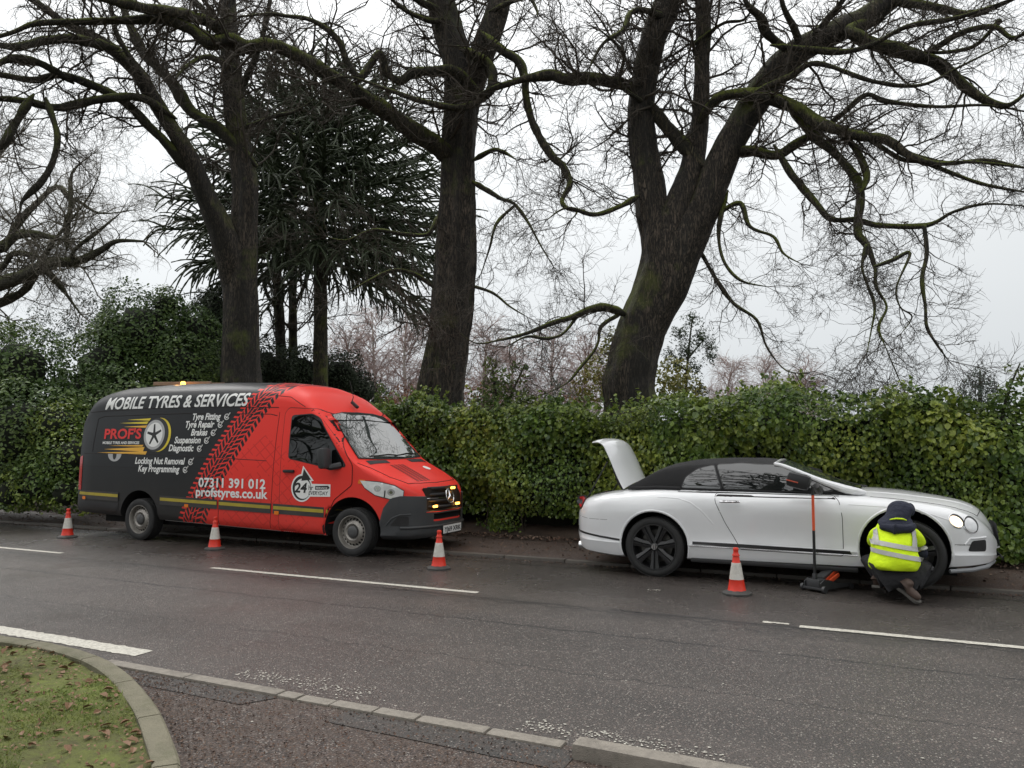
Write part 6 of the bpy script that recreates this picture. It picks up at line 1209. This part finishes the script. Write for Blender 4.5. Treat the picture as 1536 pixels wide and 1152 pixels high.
# front grille mesh, seams of bonnet
for y in np.arange(-.28, .29, .07): MB().tube([(3.70 - .1 * y * y, y, .50), (3.675 - .1 * y * y, y, .74)], .005, 5).build('grille_bar', M_TRIM, car, True)
KS.line('bonnet_gap', 'top', [(2.42, -.76), (2.9, -.74), (3.3, -.64), (3.47, -.5), (3.52, -.25), (3.54, 0), (3.52, .25), (3.47, .5), (3.3, .64), (2.9, .74), (2.42, .76)], .004, M_SEAM, car)
KS.line('bonnet_crease', 'top', [(2.35, -.50), (2.9, -.46), (3.45, -.30)], .012, M_PEARL, car, -.007, n=8); KS.line('bonnet_crease', 'top', [(2.35, .50), (2.9, .46), (3.45, .30)], .012, M_PEARL, car, -.007, n=8)
MB().box((3.69, -.26, .40), (.012, .5, .02)).build('front_lip', M_TRIM, car)
spl = [(3.16, -.90, .275), (3.38, -.79, .29), (3.53, -.62, .31), (3.63, -.3, .335), (3.63, .3, .335), (3.53, .62, .31), (3.38, .79, .29), (3.16, .90, .275)]
MB().tube(spl, .022, 8).build('front_splitter', plain('grey_splitter', (.22, .23, .24), .5), car, True)
for x0, x1 in ((.44, 2.28),): MB().box(((x0 + x1) / 2, -.90, .225), (x1 - x0, .06, .05), None, .015).build('sill_foot', M_TRIM, car, True)
MB().box((1.3, 0, .24), (3.9, 1.2, .10)).build('underbody', M_DARK, car)
# soft top, glass: one lofted cabin, the windows laid into it
GT = [(-.42, 1.07), (-.2, 1.20), (-.06, 1.29), (.1, 1.355), (.38, 1.41), (.81, 1.435), (1.23, 1.435), (1.45, 1.41), (1.66, 1.325), (1.95, 1.19), (2.2, 1.10), (2.36, 1.07)]
def cab_ring(x):
    zt = smooth_interp(GT, x, .04); zb = 1.02; W = smooth_interp([(-.42, .60), (-.2, .72), (.3, .77), (1.2, .785), (1.9, .80), (2.2, .79), (2.36, .70)], x, .04); k = min(1, (zt - zb) / .40); top = W - .155 * k
    h = [(0, zb), (W, zb), (W - .008 * k, zb + (zt - zb) * .15), (W - .03 * k, zb + (zt - zb) * .35), (W - .062 * k, zb + (zt - zb) * .55), (W - .095 * k, zb + (zt - zb) * .72), (top + .03 * k, zb + (zt - zb) * .82)]
    z0 = zb + (zt - zb) * .86
    for i in range(0, 9): t_ = i / 8; h.append((top * (1 - t_), z0 + (zt - z0) * (1 - (1 - t_) ** 2.6)))
    return h
cabin = body_loft('soft_top', list(np.arange(-.42, 2.37, .06)), cab_ring, [M_SOFT], car); GS = Skin(cabin)
for fr, sy in (('side', -1), ('far', 1)):
    wq = rounded([(.31, 1.075), (.36, 1.20), (.50, 1.30), (.69, 1.345), (.79, 1.07)], .03); wd = rounded([(.83, 1.07), (.73, 1.35), (1.0, 1.365), (1.42, 1.35), (1.66, 1.26), (2.04, 1.085), (1.9, 1.07)], .03)
    GS.patch('quarter_window', fr, wq, .013, M_GLASSC, car, .03); GS.patch('side_window', fr, wd, .015, M_GLASSC, car, .03); GS.patch('window_seal', fr, grown(wd, .014), .008, M_TRIM, car, .03); GS.patch('window_seal', fr, grown(wq, .014), .006, M_TRIM, car, .03)
    pl = [(1.42, 1.405), (1.50, 1.418), (1.66, 1.36), (1.95, 1.235), (2.36, 1.085), (2.36, 1.03), (2.10, 1.10), (1.85, 1.225), (1.62, 1.32), (1.46, 1.385)]
    pp_ = []; 
    for x in np.linspace(1.40, 2.38, 16):
        zt = smooth_interp(GT, x, .04); Wc = smooth_interp([(-.42, .60), (-.2, .72), (.3, .77), (1.2, .785), (1.9, .80), (2.2, .79), (2.36, .70)], x, .04); k_ = min(1, (zt - 1.02) / .40); pp_.append((x, sy * (Wc - .155 * k_ + .022), 1.02 + (zt - 1.02) * .90))
    MB().tube(pp_, ([.024] * 6 + [.027, .030, .034, .038, .042, .046, .048, .046, .04, .02]) if sy < 0 else .012, 10).build('windscreen_pillar', M_PEARL if sy < 0 else M_TRIM, car, True); KS.patch('belt_trim', fr, [(.28, 1.025), (2.1, 1.022), (2.1, 1.05), (.28, 1.05)], .005, M_TRIM, car, .1)
GS.patch('windscreen', 'top', [(1.48, -.56), (2.30, -.60), (2.33, 0), (2.30, .60), (1.48, .56)], .014, M_GLASSW, car, .03); MB().tube([(1.40, -.63, 1.378), (1.42, -.3, 1.408), (1.43, 0, 1.412), (1.42, .3, 1.408), (1.40, .63, 1.385)], .018, 8).build('header_rail', M_PEARL, car, True)
cl = MB().tube([(-.36, -.66, 1.045), (0, -.76, 1.07), (.3, -.80, 1.065)], .02, 8).build('soft_top_hem', M_SOFT, car, True)
# open boot: lid stands up on its hinges, outer skin to the front
lid = []; prof = [(-.42, 1.06), (-.475, 1.16), (-.54, 1.30), (-.60, 1.44), (-.66, 1.56), (-.70, 1.625), (-.765, 1.672), (-.845, 1.69), (-.93, 1.68)]
V, Fq = [], []; m_ = 15; pc = catmull([(a, 0, b) for a, b in prof], 3); K = len(pc)
def lidpt(i, j, dz):
    f_ = i / (K - 1); y = -1 + 2 * j / (m_ - 1); hw = .62 - .06 * f_ + .02 * math.sin(f_ * 3.1); t_ = pc[min(i + 1, K - 1)] - pc[max(i - 1, 0)]; t_ = t_ / np.linalg.norm(t_); nx_, nz_ = t_[2], -t_[0]
    cr = -.06 * (abs(y) ** 2.6) * (1 if f_ < .6 else 1.0 - .5 * (f_ - .6)); lift = .055 * (y * y) * (f_ < .2) * (1 - f_ / .2)      # crowned skin, scalloped foot
    return (pc[i][0] + nx_ * (cr - dz) , y * hw, pc[i][2] + nz_ * (cr - dz) + lift * 0 + (0.05 * (1 - y * y) * max(0, 1 - f_ / .25)))
for dz in (0, .035):
    for i in range(K):
        for j in range(m_): V.append(lidpt(i, j, dz * (0.25 if j in (0, m_ - 1) or i in (0, K - 1) else 1)))
n1 = K * m_
for i in range(K - 1):
    for j in range(m_ - 1): a = i * m_ + j; Fq += [(a, a + 1, a + m_ + 1, a + m_), (n1 + a, n1 + a + m_, n1 + a + m_ + 1, n1 + a + 1)]
for i in range(K - 1): Fq += [(i * m_, (i + 1) * m_, n1 + (i + 1) * m_, n1 + i * m_), (i * m_ + m_ - 1, n1 + i * m_ + m_ - 1, n1 + (i + 1) * m_ + m_ - 1, (i + 1) * m_ + m_ - 1)]
for j in range(m_ - 1): Fq += [(j, n1 + j, n1 + j + 1, j + 1), ((K - 1) * m_ + j, (K - 1) * m_ + j + 1, n1 + (K - 1) * m_ + j + 1, n1 + (K - 1) * m_ + j)]
lo_ = pymesh('boot_lid', V, Fq, [M_PEARL, M_TRIM], car, True, 40); bm = bmesh.new(); bm.from_mesh(lo_.data); bmesh.ops.recalc_face_normals(bm, faces=bm.faces); bm.to_mesh(lo_.data); bm.free()
for sy in (-1, 1): MB().tube([(-.50, sy * .50, .98), (-.58, sy * .50, 1.10), (-.66, sy * .50, 1.32)], .018, 6).build('boot_hinge', M_TRIM, car, True); MB().tube([(-1.0, sy * .53, .90), (-.72, sy * .53, 1.38)], .010, 6).build('gas_strut', M_TRIM, car, True)
for (x, y, z, rz) in ((0, -.82, .355, 0), (2.78, -.83, .43, 0)): wheel(car, x, y, z, .363, .26, 'alloy', -1, rz)
for (x, y, z, rz) in ((0, .82, .385, 0), (2.78, .83, .39, 0)): wheel(car, x, y, z, .363, .26, 'alloy', 1, rz)

# ------------------------------------------------------------------ cones
M_CONER = plain('orange_red_cone', (0.72, 0.035, 0.015), 0.45, var=0.12, scale=14, dirt=0.35, dirtcol=(.25, .05, .03)); M_CONEW = plain('reflective_sleeve', (0.62, 0.60, 0.55), 0.4, var=0.12, scale=20, dirt=0.6, dirtcol=(.25, .22, .17)); M_CONEB = plain('black_rubber_base', (0.045, 0.045, 0.043), 0.7, var=0.3, scale=12, dirt=0.6, dirtcol=(.10, .09, .08))
def cone(s, t, label, h=.50, rz=0.0, first=None, mats=None, tilt=0.0):
    p = rp(s, t, 0.0); 
    if first is None:
        r = thing('traffic_cone', label, 'cone', p, rz, 'traffic cones set out round the two vehicles'); k = h / .5
        oct_ = lambda R, z: [(R * math.cos(math.pi / 8 + i * math.pi / 4), R * math.sin(math.pi / 8 + i * math.pi / 4), z) for i in range(8)]
        V = oct_(.160, 0) + oct_(.160, .018) + oct_(.145, .028) + oct_(.115, .040) + oct_(.098, .048); Fq = [tuple(range(8))[::-1], tuple(32 + i for i in range(8))]
        for j in range(4): Fq += [(j * 8 + i, j * 8 + (i + 1) % 8, (j + 1) * 8 + (i + 1) % 8, (j + 1) * 8 + i) for i in range(8)]
        pymesh('base', V, Fq, M_CONEB, r, True, 30)
        MB().lathe([(.098, .045), (.094, .05), (.0755, .16), (.0765, .163)], 28).build('lower_band', M_CONER, r, True, 50)
        MB().lathe([(.0755, .160), (.077, .161), (.0485, .335), (.046, .336)], 28).build('white_sleeve', M_CONEW, r, True, 50)
        MB().lathe([(.046, .333), (.044, .336), (.033, .405), (.040, .408), (.040, .418), (.030, .43), (.026, .46), (.030, .468), (.031, .482), (.024, .495), (0, .497)], 28).build('top', M_CONER, r, True, 50); return r
    r = first.copy(); C.objects.link(r); r.location = p; r.rotation_euler = (tilt, 0, rz); r['label'] = label
    for ch in first.children:
        c_ = ch.copy(); C.objects.link(c_); c_.parent = r
    return r
cn1 = cone(-12.62, 8.86, 'orange and white cone furthest left behind the rear wheel of the van')
cone(-9.19, 8.85, 'orange and white cone beside the middle of the van', rz=.4, first=cn1)
cone(-5.16, 8.74, 'grubby orange and white cone in front of the van number plate', rz=1.1, first=cn1, tilt=.01)
cone(-1.40, 8.67, 'orange and white cone beside the door of the white car', rz=.2, first=cn1, tilt=-.01)

# ------------------------------------------------------------------ trolley jack
jp = rp(-.66, 9.18); jk = thing('trolley_jack', 'grey trolley jack with upright orange and black handle beside the white car', 'jack', jp, AN)
M_JG = plain('jack_grey', (.06, .063, .066), .45, metal=.4, var=.3, scale=14, dirt=.5, dirtcol=(.04, .035, .03)); M_JO = plain('jack_orange', (.72, .10, .035), .4, var=.12, scale=10, dirt=.25, dirtcol=(.2, .05, .03))
# body runs away from the camera under the sill: local +x swung towards the car
jk.scale = (.84, .84, .84); th = math.radians(58); R2 = Matrix.Rotation(th, 3, 'Z'); 
def jl(x, y, z): v = R2 @ Vector((x, y, z)); return v
def jbox(name, c, d, mat, bev=.006, ry=0.0, par=jk): 
    return MB().box(jl(*c), d, R2 @ Matrix.Rotation(ry, 3, 'Y'), bev).build(name, mat, par, True)
for sy in (-1, 1): 
    pr = [(-.02, .03), (-.03, .12), (.05, .165), (.16, .15), (.30, .10), (.62, .075), (.66, .05), (.64, .03)]; V = [tuple(jl(a, sy * .12 + o_, b)) for o_ in (-.006, .006) for a, b in pr]; n_ = len(pr)
    pymesh('side_plate', V, [tuple(range(n_)), tuple(range(n_, 2 * n_))[::-1]] + [(i, (i + 1) % n_, n_ + (i + 1) % n_, n_ + i) for i in range(n_)], M_JG, jk)
jbox('rear_block', (.06, 0, .10), (.16, .20, .12), M_JG, .015); jbox('cross_bar', (.30, 0, .07), (.05, .25, .04), M_JG); jbox('rear_axle_bar', (-.02, 0, .045), (.03, .30, .03), M_JG)
arm = MB(); V = [tuple(jl(a, b, c)) for (a, b, c) in ((.12, -.07, .11), (.12, .07, .11), (.12, .07, .18), (.12, -.07, .18), (.50, -.045, .27), (.50, .045, .27), (.50, .045, .315), (.50, -.045, .315))]
arm.add(V, [(0, 1, 2, 3), (7, 6, 5, 4), (0, 4, 5, 1), (1, 5, 6, 2), (2, 6, 7, 3), (3, 7, 4, 0)]); arm.build('lifting_arm', M_JG, jk)
V = [tuple(jl(a, b, c)) for (a, b, c) in ((.14, -.078, .10), (.14, -.073, .10), (.52, -.05, .26), (.52, -.055, .26), (.14, -.078, .15), (.14, -.073, .15), (.52, -.05, .31), (.52, -.055, .31))]
MB().add(V, [(0, 3, 2, 1), (4, 5, 6, 7), (0, 1, 5, 4), (1, 2, 6, 5), (2, 3, 7, 6), (3, 0, 4, 7)]).build('orange_arm_cover', M_JO, jk)
jbox('orange_guard', (.26, -.10, .145), (.30, .02, .05), M_JO, .006, -.38); MB().lathe([(.0, 0), (.055, 0), (.055, .02), (.04, .03), (0, .03)], 20, Matrix.Translation(jl(.52, 0, .315))).build('saddle', M_TRIM, jk, True)
for sx, sy, r_ in ((.0, -.16, .045), (.0, .16, .045), (.60, -.14, .035), (.60, .14, .035)):
    M = Matrix.Translation(jl(sx, sy, r_)) @ R2.to_4x4() @ Matrix.Rotation(math.radians(90), 4, 'X'); MB().lathe([(0, -.018), (r_, -.018), (r_, .018), (0, .018)], 20, M).build('wheel', M_JG if sx == 0 else M_TRIM, jk, True)
hb = jl(.03, 0, .16); ht = Vector((hb.x + .005, hb.y - .02, 1.15 / .84)); at_ = lambda f_: hb.lerp(ht, f_)
MB().box(hb + Vector((0, 0, .02)), (.05, .05, .10), R2, .01).build('handle_socket', M_JG, jk, True)
MB().tube([at_(.03), at_(.52)], .019, 12).build('handle_lower', M_TRIM, jk, True); MB().tube([at_(.52), at_(.90)], .0185, 12).build('orange_sleeve', M_JO, jk, True); MB().tube([at_(.90), at_(.995), at_(1.0)], [.020, .020, .014], 12).build('hand_grip', M_TRIM, jk, True)
jbox('maker_plate', (.005, 0, .09), (.19, .002, .03), M_WHITE, 0) if False else None

# ------------------------------------------------------------------ crouching mechanic
def skin_mesh(name, verts, edges, radii, mat, parent, sub=2, root=0):
    me = bpy.data.meshes.new(name); me.from_pydata([tuple(v) for v in verts], edges, []); o = bpy.data.objects.new(name, me); C.objects.link(o)
    m = o.modifiers.new('skin', 'SKIN'); m.use_smooth_shade = True; m.branch_smoothing = 0.6
    for i, r_ in enumerate(radii):
        sv = me.skin_vertices[0].data[i]; sv.radius = r_ if isinstance(r_, tuple) else (r_, r_); sv.use_root = (i == root)
    s = o.modifiers.new('sub', 'SUBSURF'); s.levels = sub; s.render_levels = sub
    bpy.context.view_layer.update(); dg = bpy.context.evaluated_depsgraph_get(); m2 = bpy.data.meshes.new_from_object(o.evaluated_get(dg)); bpy.data.objects.remove(o)
    m2.polygons.foreach_set('use_smooth', [True] * len(m2.polygons)); m2.materials.clear(); return link_mesh(name, m2, mat, parent)
M_HIVIS = plain('fluorescent_yellow_cloth', (0.66, 0.93, 0.008), 0.85, var=0.14, scale=7, bump=1.0, bscale=7, dirt=0.10, dirtcol=(.25, .30, .03))
M_TAPE = plain('grey_reflective_tape', (0.42, 0.42, 0.40), 0.45, var=0.12, scale=12); M_NAVY = plain('navy_cloth', (0.016, 0.019, 0.036), 0.9, var=0.3, scale=8, bump=0.6, bscale=20)
M_TROU = plain('black_work_trousers', (0.014, 0.014, 0.016), 0.85, var=0.35, scale=7, bump=0.8, bscale=14); M_BOOT = plain('brown_boot_leather', (0.085, 0.055, 0.042), 0.6, var=0.3, scale=15, bump=.4); M_SOLE = plain('boot_sole', (.10, .095, .085), .8, var=.3, scale=10)
M_SKIN = plain('skin', (.42, .25, .18), .55, var=.1, scale=10)
# own axes: x to the right of the picture, y towards the car (away from the camera)
pp = Vector((4.0, 8.06, 0.0)); per = thing('person', 'person crouching by the front wheel in a fluorescent yellow jacket and dark hood', 'person', pp, math.radians(-12)); per.scale = (1.06, 1, .94)
# body: one surface under the clothes: pelvis, spine, head, arms, legs
P = dict(pel=(-.02, .02, .33), sp1=(-.03, .03, .47), sp2=(-.03, .08, .62), chest=(-.01, .13, .76), neck=(.03, .20, .87), head=(.06, .27, .95), crown=(.08, .32, 1.02),
         shl=(-.10, .16, .74), ell=(-.165, .29, .60), wrl=(-.05, .44, .545), shr=(.11, .14, .74), elr=(.250, .20, .50), wrr=(.20, .43, .485),
         hipl=(-.11, .03, .30), knl=(-.20, .46, .40), anl=(-.10, .16, .12), hipr=(.10, .02, .30), knr=(.32, .40, .34), anr=(.12, .05, .13))
nm = list(P); E_ = [('pel', 'sp1'), ('sp1', 'sp2'), ('sp2', 'chest'), ('chest', 'neck'), ('neck', 'head'), ('head', 'crown'), ('chest', 'shl'), ('shl', 'ell'), ('ell', 'wrl'), ('chest', 'shr'), ('shr', 'elr'), ('elr', 'wrr'), ('pel', 'hipl'), ('hipl', 'knl'), ('knl', 'anl'), ('pel', 'hipr'), ('hipr', 'knr'), ('knr', 'anr')]
Rr = dict(pel=.15, sp1=.13, sp2=.14, chest=.14, neck=.06, head=.095, crown=.075, shl=.05, ell=.036, wrl=.028, shr=.05, elr=.036, wrr=.032, hipl=.10, knl=.07, anl=.045, hipr=.10, knr=.07, anr=.045)
skin_mesh('body', [P[k] for k in nm], [(nm.index(a), nm.index(b)) for a, b in E_], [Rr[k] for k in nm], M_SKIN, per, 2, nm.index('pel'))
# trousers
T = dict(a=(-.02, .01, .36), b=(-.12, .04, .30), c=(-.20, .44, .41), d=(-.10, .17, .13), e=(.10, .03, .29), e2=(.22, .24, .34), f=(.33, .40, .35), g=(.22, .22, .22), h=(.13, .06, .14), g2=(.24, .30, .18)); nm = list(T)
skin_mesh('trousers', [T[k] for k in nm], [(nm.index(a), nm.index(b)) for a, b in ('ab', 'bc', 'cd', 'ae', ('e', 'e2'), ('e2', 'f'), 'fg', 'gh')] if False else [(0, 1), (1, 2), (2, 3), (0, 4), (4, 5), (5, 6), (6, 7), (7, 8)], [(.20, .17), .14, .095, .065, .14, .115, .10, .085, .068, .05], M_TROU, per) if False else \
skin_mesh('trousers', [T[k] for k in ('a', 'b', 'c', 'd', 'e', 'e2', 'f', 'g', 'h')], [(0, 1), (1, 2), (2, 3), (0, 4), (4, 5), (5, 6), (6, 7), (7, 8)], [(.19, .17), .135, .095, .062, .135, .115, .10, .085, .066], M_TROU, per)
# boots: heel lifted, toes on the ground, soles towards us
def boot(x, y, rz, pitch_):
    M = Matrix.Translation((x, y, 0)) @ Matrix.Rotation(rz, 4, 'Z') @ Matrix.Translation((0, .27, .015)) @ Matrix.Rotation(-pitch_, 4, 'X') @ Matrix.Translation((0, -.27, 0))
    prof = [(-.005, .042, .03), (.03, .046, .035), (.10, .040, .03), (.17, .047, .035), (.23, .052, .038), (.275, .042, .032), (.30, .018, .02)]
    V = []; n_ = 10
    for (yy, w_, h_) in prof:
        for k in range(n_): a = 2 * math.pi * k / n_; V.append(M @ Vector((w_ * math.cos(a) * (1 if abs(math.cos(a)) < .9 else 1), yy, .0 + .012 * (1 if math.sin(a) > 0 else -1))))
    Fq = [(i * n_ + k, i * n_ + (k + 1) % n_, (i + 1) * n_ + (k + 1) % n_, (i + 1) * n_ + k) for i in range(len(prof) - 1) for k in range(n_)] + [tuple(range(n_))[::-1], tuple((len(prof) - 1) * n_ + k for k in range(n_))]
    pymesh('boot_sole', V, Fq, M_SOLE, per, True, 40)
    up = [(0, .02, .055), (0, .03, .12), (0, .10, .065), (0, .20, .045), (0, .26, .035)]
    skin_mesh('boot', [tuple(M @ Vector(q)) for q in ((0, .05, .14), (0, .04, .06), (0, .14, .055), (0, .21, .045), (0, .265, .035))], [(0, 1), (1, 2), (2, 3), (3, 4)], [.052, .05, .046, .043, .030], M_BOOT, per, 2, 1)
boot(.17, -.20, math.radians(38) + math.radians(180) if False else math.radians(-28), math.radians(0)) if False else None
def boot2(heel, toe, w_=1.0, roll=0.0):
    """boot from heel to toe with its sole plate beneath"""
    h_, t_ = Vector(heel), Vector(toe); d_ = (t_ - h_).normalized(); sd = d_.cross(Vector((0, 0, 1))).normalized(); upv = sd.cross(d_).normalized(); sd = (Matrix.Rotation(roll, 3, d_) @ sd); upv = sd.cross(d_).normalized(); L_ = (t_ - h_).length
    V = []; st = [(0, .034), (.06, .042), (.35, .034), (.6, .042), (.8, .048), (.93, .036), (1.0, .016)]
    for f_, w0 in st:
        for (a, b) in ((-1, 0), (1, 0), (1, .028), (-1, .028)): V.append(h_ + d_ * (L_ * f_) + sd * (a * w0) + upv * b)
    Fq = [(0, 3, 2, 1), tuple(24 + k for k in range(4))] + [(i * 4 + k, i * 4 + (k + 1) % 4, (i + 1) * 4 + (k + 1) % 4, (i + 1) * 4 + k) for i in range(6) for k in range(4)]
    pymesh('boot_sole', V, Fq, M_SOLE, per, True, 40); q = lambda f_, u: tuple(h_ + d_ * (L_ * f_) + upv * u)
    skin_mesh('boot', [q(.18, .17), q(.16, .10), q(.20, .065), q(.5, .062), q(.75, .052), q(.92, .045)], [(0, 1), (1, 2), (2, 3), (3, 4), (4, 5)], [.056, .054, .050, .046, .044, .026], M_BOOT, per, 2, 2)
boot2((-.04, -.06, .155), (.12, -.165, .012), roll=.15); boot2((-.20, .10, .12), (-.10, .33, .01))
# jacket: hem to shoulders as one rounded shell, then sleeves
def shell(rings, n_=28, cap=False, seed=0, wr=.008):
    V = []; K = len(rings)
    for i, (c, a, b, tlt, ex) in enumerate(rings):
        for k in range(n_):
            t_ = 2 * math.pi * k / n_; cx, sx_ = math.cos(t_), math.sin(t_); x = a * math.copysign(abs(cx) ** ex, cx); y = b * math.copysign(abs(sx_) ** ex, sx_); wv = 1 + wr * 12 * noise.noise((cx * 1.5 + seed, sx_ * 1.5, i * .45)) + wr * 5 * noise.noise((cx * 4, sx_ * 4 + seed, i * 1.1))
            V.append((c[0] + x * wv, c[1] + y * wv * math.cos(tlt), c[2] + y * wv * math.sin(tlt)))
    Fq = [(i * n_ + k, i * n_ + (k + 1) % n_, (i + 1) * n_ + (k + 1) % n_, (i + 1) * n_ + k) for i in range(K - 1) for k in range(n_)]
    if cap: Fq.append(tuple((K - 1) * n_ + k for k in range(n_)))
    return V, Fq
jr = [((-.035, .02, .335), .205, .19, -.10, .85), ((-.04, .01, .36), .232, .205, -.08, .85), ((-.04, .01, .42), .238, .205, -.05, .85), ((-.04, .02, .48), .222, .195, 0, .85), ((-.035, .03, .54), .210, .185, .05, .85), ((-.03, .05, .60), .205, .18, .10, .85), ((-.03, .07, .66), .198, .175, .18, .85), ((-.015, .10, .72), .190, .165, .25, .85), ((-.005, .12, .775), .172, .150, .32, .85), ((.0, .145, .82), .145, .125, .4, .9), ((0, .17, .855), .105, .09, .45, 1)]
V, Fq = shell(jr, cap=True); jac = pymesh('jacket', V, Fq, M_HIVIS, per, True); 
sm = jac.modifiers.new('sub', 'SUBSURF'); sm.levels = 2; sm.render_levels = 2; bpy.context.view_layer.update(); dg = bpy.context.evaluated_depsgraph_get(); m2 = bpy.data.meshes.new_from_object(jac.evaluated_get(dg)); jac.modifiers.clear(); jac.data = m2; JS = Skin(jac)
def sleeve(pts, rad, name, mat): return skin_mesh(name, pts, [(i, i + 1) for i in range(len(pts) - 1)], rad, mat, jac, 2, 0)
sleeve([(.10, .14, .76), (.165, .13, .725), (.215, .15, .65), (.245, .18, .58)], [.065, .078, .074, .066], 'sleeve', M_HIVIS); sleeve([(-.11, .15, .76), (-.165, .20, .71), (-.18, .28, .61), (-.15, .35, .56)], [.062, .068, .062, .055], 'sleeve', M_HIVIS); sleeve([(-.165, .30, .595), (-.12, .38, .56), (-.05, .43, .545)], [.052, .045, .036], 'dark_cuff', M_NAVY)
sleeve([(.246, .178, .58), (.252, .188, .54)], [.072, .070], 'sleeve_tape', M_TAPE); sleeve([(.252, .185, .55), (.262, .20, .48), (.24, .32, .45), (.20, .42, .48)], [.062, .062, .052, .04], 'dark_cuff', M_NAVY)
# reflective tape: two bands round the back, braces over the shoulders
for z0, dz in ((.60, -.035), (.505, -.04)):
    pts = [(x, z0 + dz * (x + .0) / .2 + .0) for x in np.linspace(-.26, .20, 24)]; up_ = [(x, z + .024) for x, z in pts]; lo2 = [(x, z - .024) for x, z in pts[::-1]]; JS.patch('reflective_band', 'side', up_ + lo2, .009, M_TAPE, jac, .03)
JS.patch('reflective_band', 'side', [(.085, .60), (.135, .59), (.165, .68), (.175, .76), (.125, .80), (.115, .70)], .012, M_TAPE, jac, .02); JS.patch('reflective_band', 'side', [(-.225, .61), (-.19, .61), (-.175, .70), (-.165, .78), (-.21, .76)], .012, M_TAPE, jac, .02)
# hood and collar: navy cloth over a bowed head
hd = shell([((.0, .10, .80), .13, .11, .5, 1), ((-.01, .085, .835), .165, .10, .5, .9), ((.0, .10, .865), .15, .095, .45, .9), ((.03, .15, .90), .112, .10, .35, 1), ((.06, .20, .94), .115, .12, .2, 1), ((.085, .235, .99), .118, .128, .1, 1), ((.095, .26, 1.035), .098, .11, .0, 1), ((.09, .27, 1.065), .06, .07, 0, 1), ((.088, .27, 1.075), .02, .02, 0, 1)], cap=True, seed=4, wr=.012)
hood = pymesh('hood', hd[0], hd[1], M_NAVY, per, True); sm = hood.modifiers.new('sub', 'SUBSURF'); sm.levels = 2; sm.render_levels = 2
skin_mesh('hood_rim', [(.16, .24, .90), (.195, .25, .95), (.20, .27, 1.0), (.17, .29, 1.05)], [(0, 1), (1, 2), (2, 3)], [.03, .035, .035, .03], M_NAVY, hood, 2)
skin_mesh('yellow_collar', [(-.06, .065, .878), (0, .052, .892), (.06, .06, .888), (.10, .075, .872)], [(0, 1), (1, 2), (2, 3)], [.006, .011, .011, .006], M_HIVIS, hood, 2, 1)
skin_mesh('hood_fold', [(-.15, .08, .80), (-.08, .02, .79), (.02, -.01, .775), (.11, .02, .79), (.17, .10, .82)], [(0, 1), (1, 2), (2, 3), (3, 4)], [.035, .05, .055, .05, .035], M_NAVY, hood, 2, 2)
# hands on the wheel: palm and five bent fingers each
def hand(w0, dirv, name):
    w0 = Vector(w0); d_ = Vector(dirv).normalized(); sd = d_.cross(Vector((0, 0, 1))).normalized(); up_ = sd.cross(d_)
    pv = [w0, w0 + d_ * .05, w0 + d_ * .085]; ev = [(0, 1), (1, 2)]; rv = [(.026, .018), (.038, .016), (.036, .014)]; pl_ = skin_mesh('hand', [tuple(q) for q in pv], ev, rv, M_SKIN, per, 2, 0)
    for k, ln in enumerate((.062, .072, .068, .052)):
        b0 = w0 + d_ * .075 + sd * (-.027 + .018 * k); q = [b0, b0 + d_ * ln * .5 + up_ * .004, b0 + d_ * ln * .85 - up_ * .015, b0 + d_ * ln - up_ * .034]; skin_mesh('finger', [tuple(v) for v in q], [(0, 1), (1, 2), (2, 3)], [.0095, .009, .0085, .007], M_SKIN, pl_, 1)
    b0 = w0 + d_ * .02 - sd * .028; q = [b0, b0 - sd * .025 + d_ * .025, b0 - sd * .03 + d_ * .055 - up_ * .015]; skin_mesh('thumb', [tuple(v) for v in q], [(0, 1), (1, 2)], [.012, .010, .008], M_SKIN, pl_, 1)
hand((.20, .43, .485), (-.1, 1, .05), 'r'); hand((-.05, .44, .545), (.15, 1, 0), 'l')
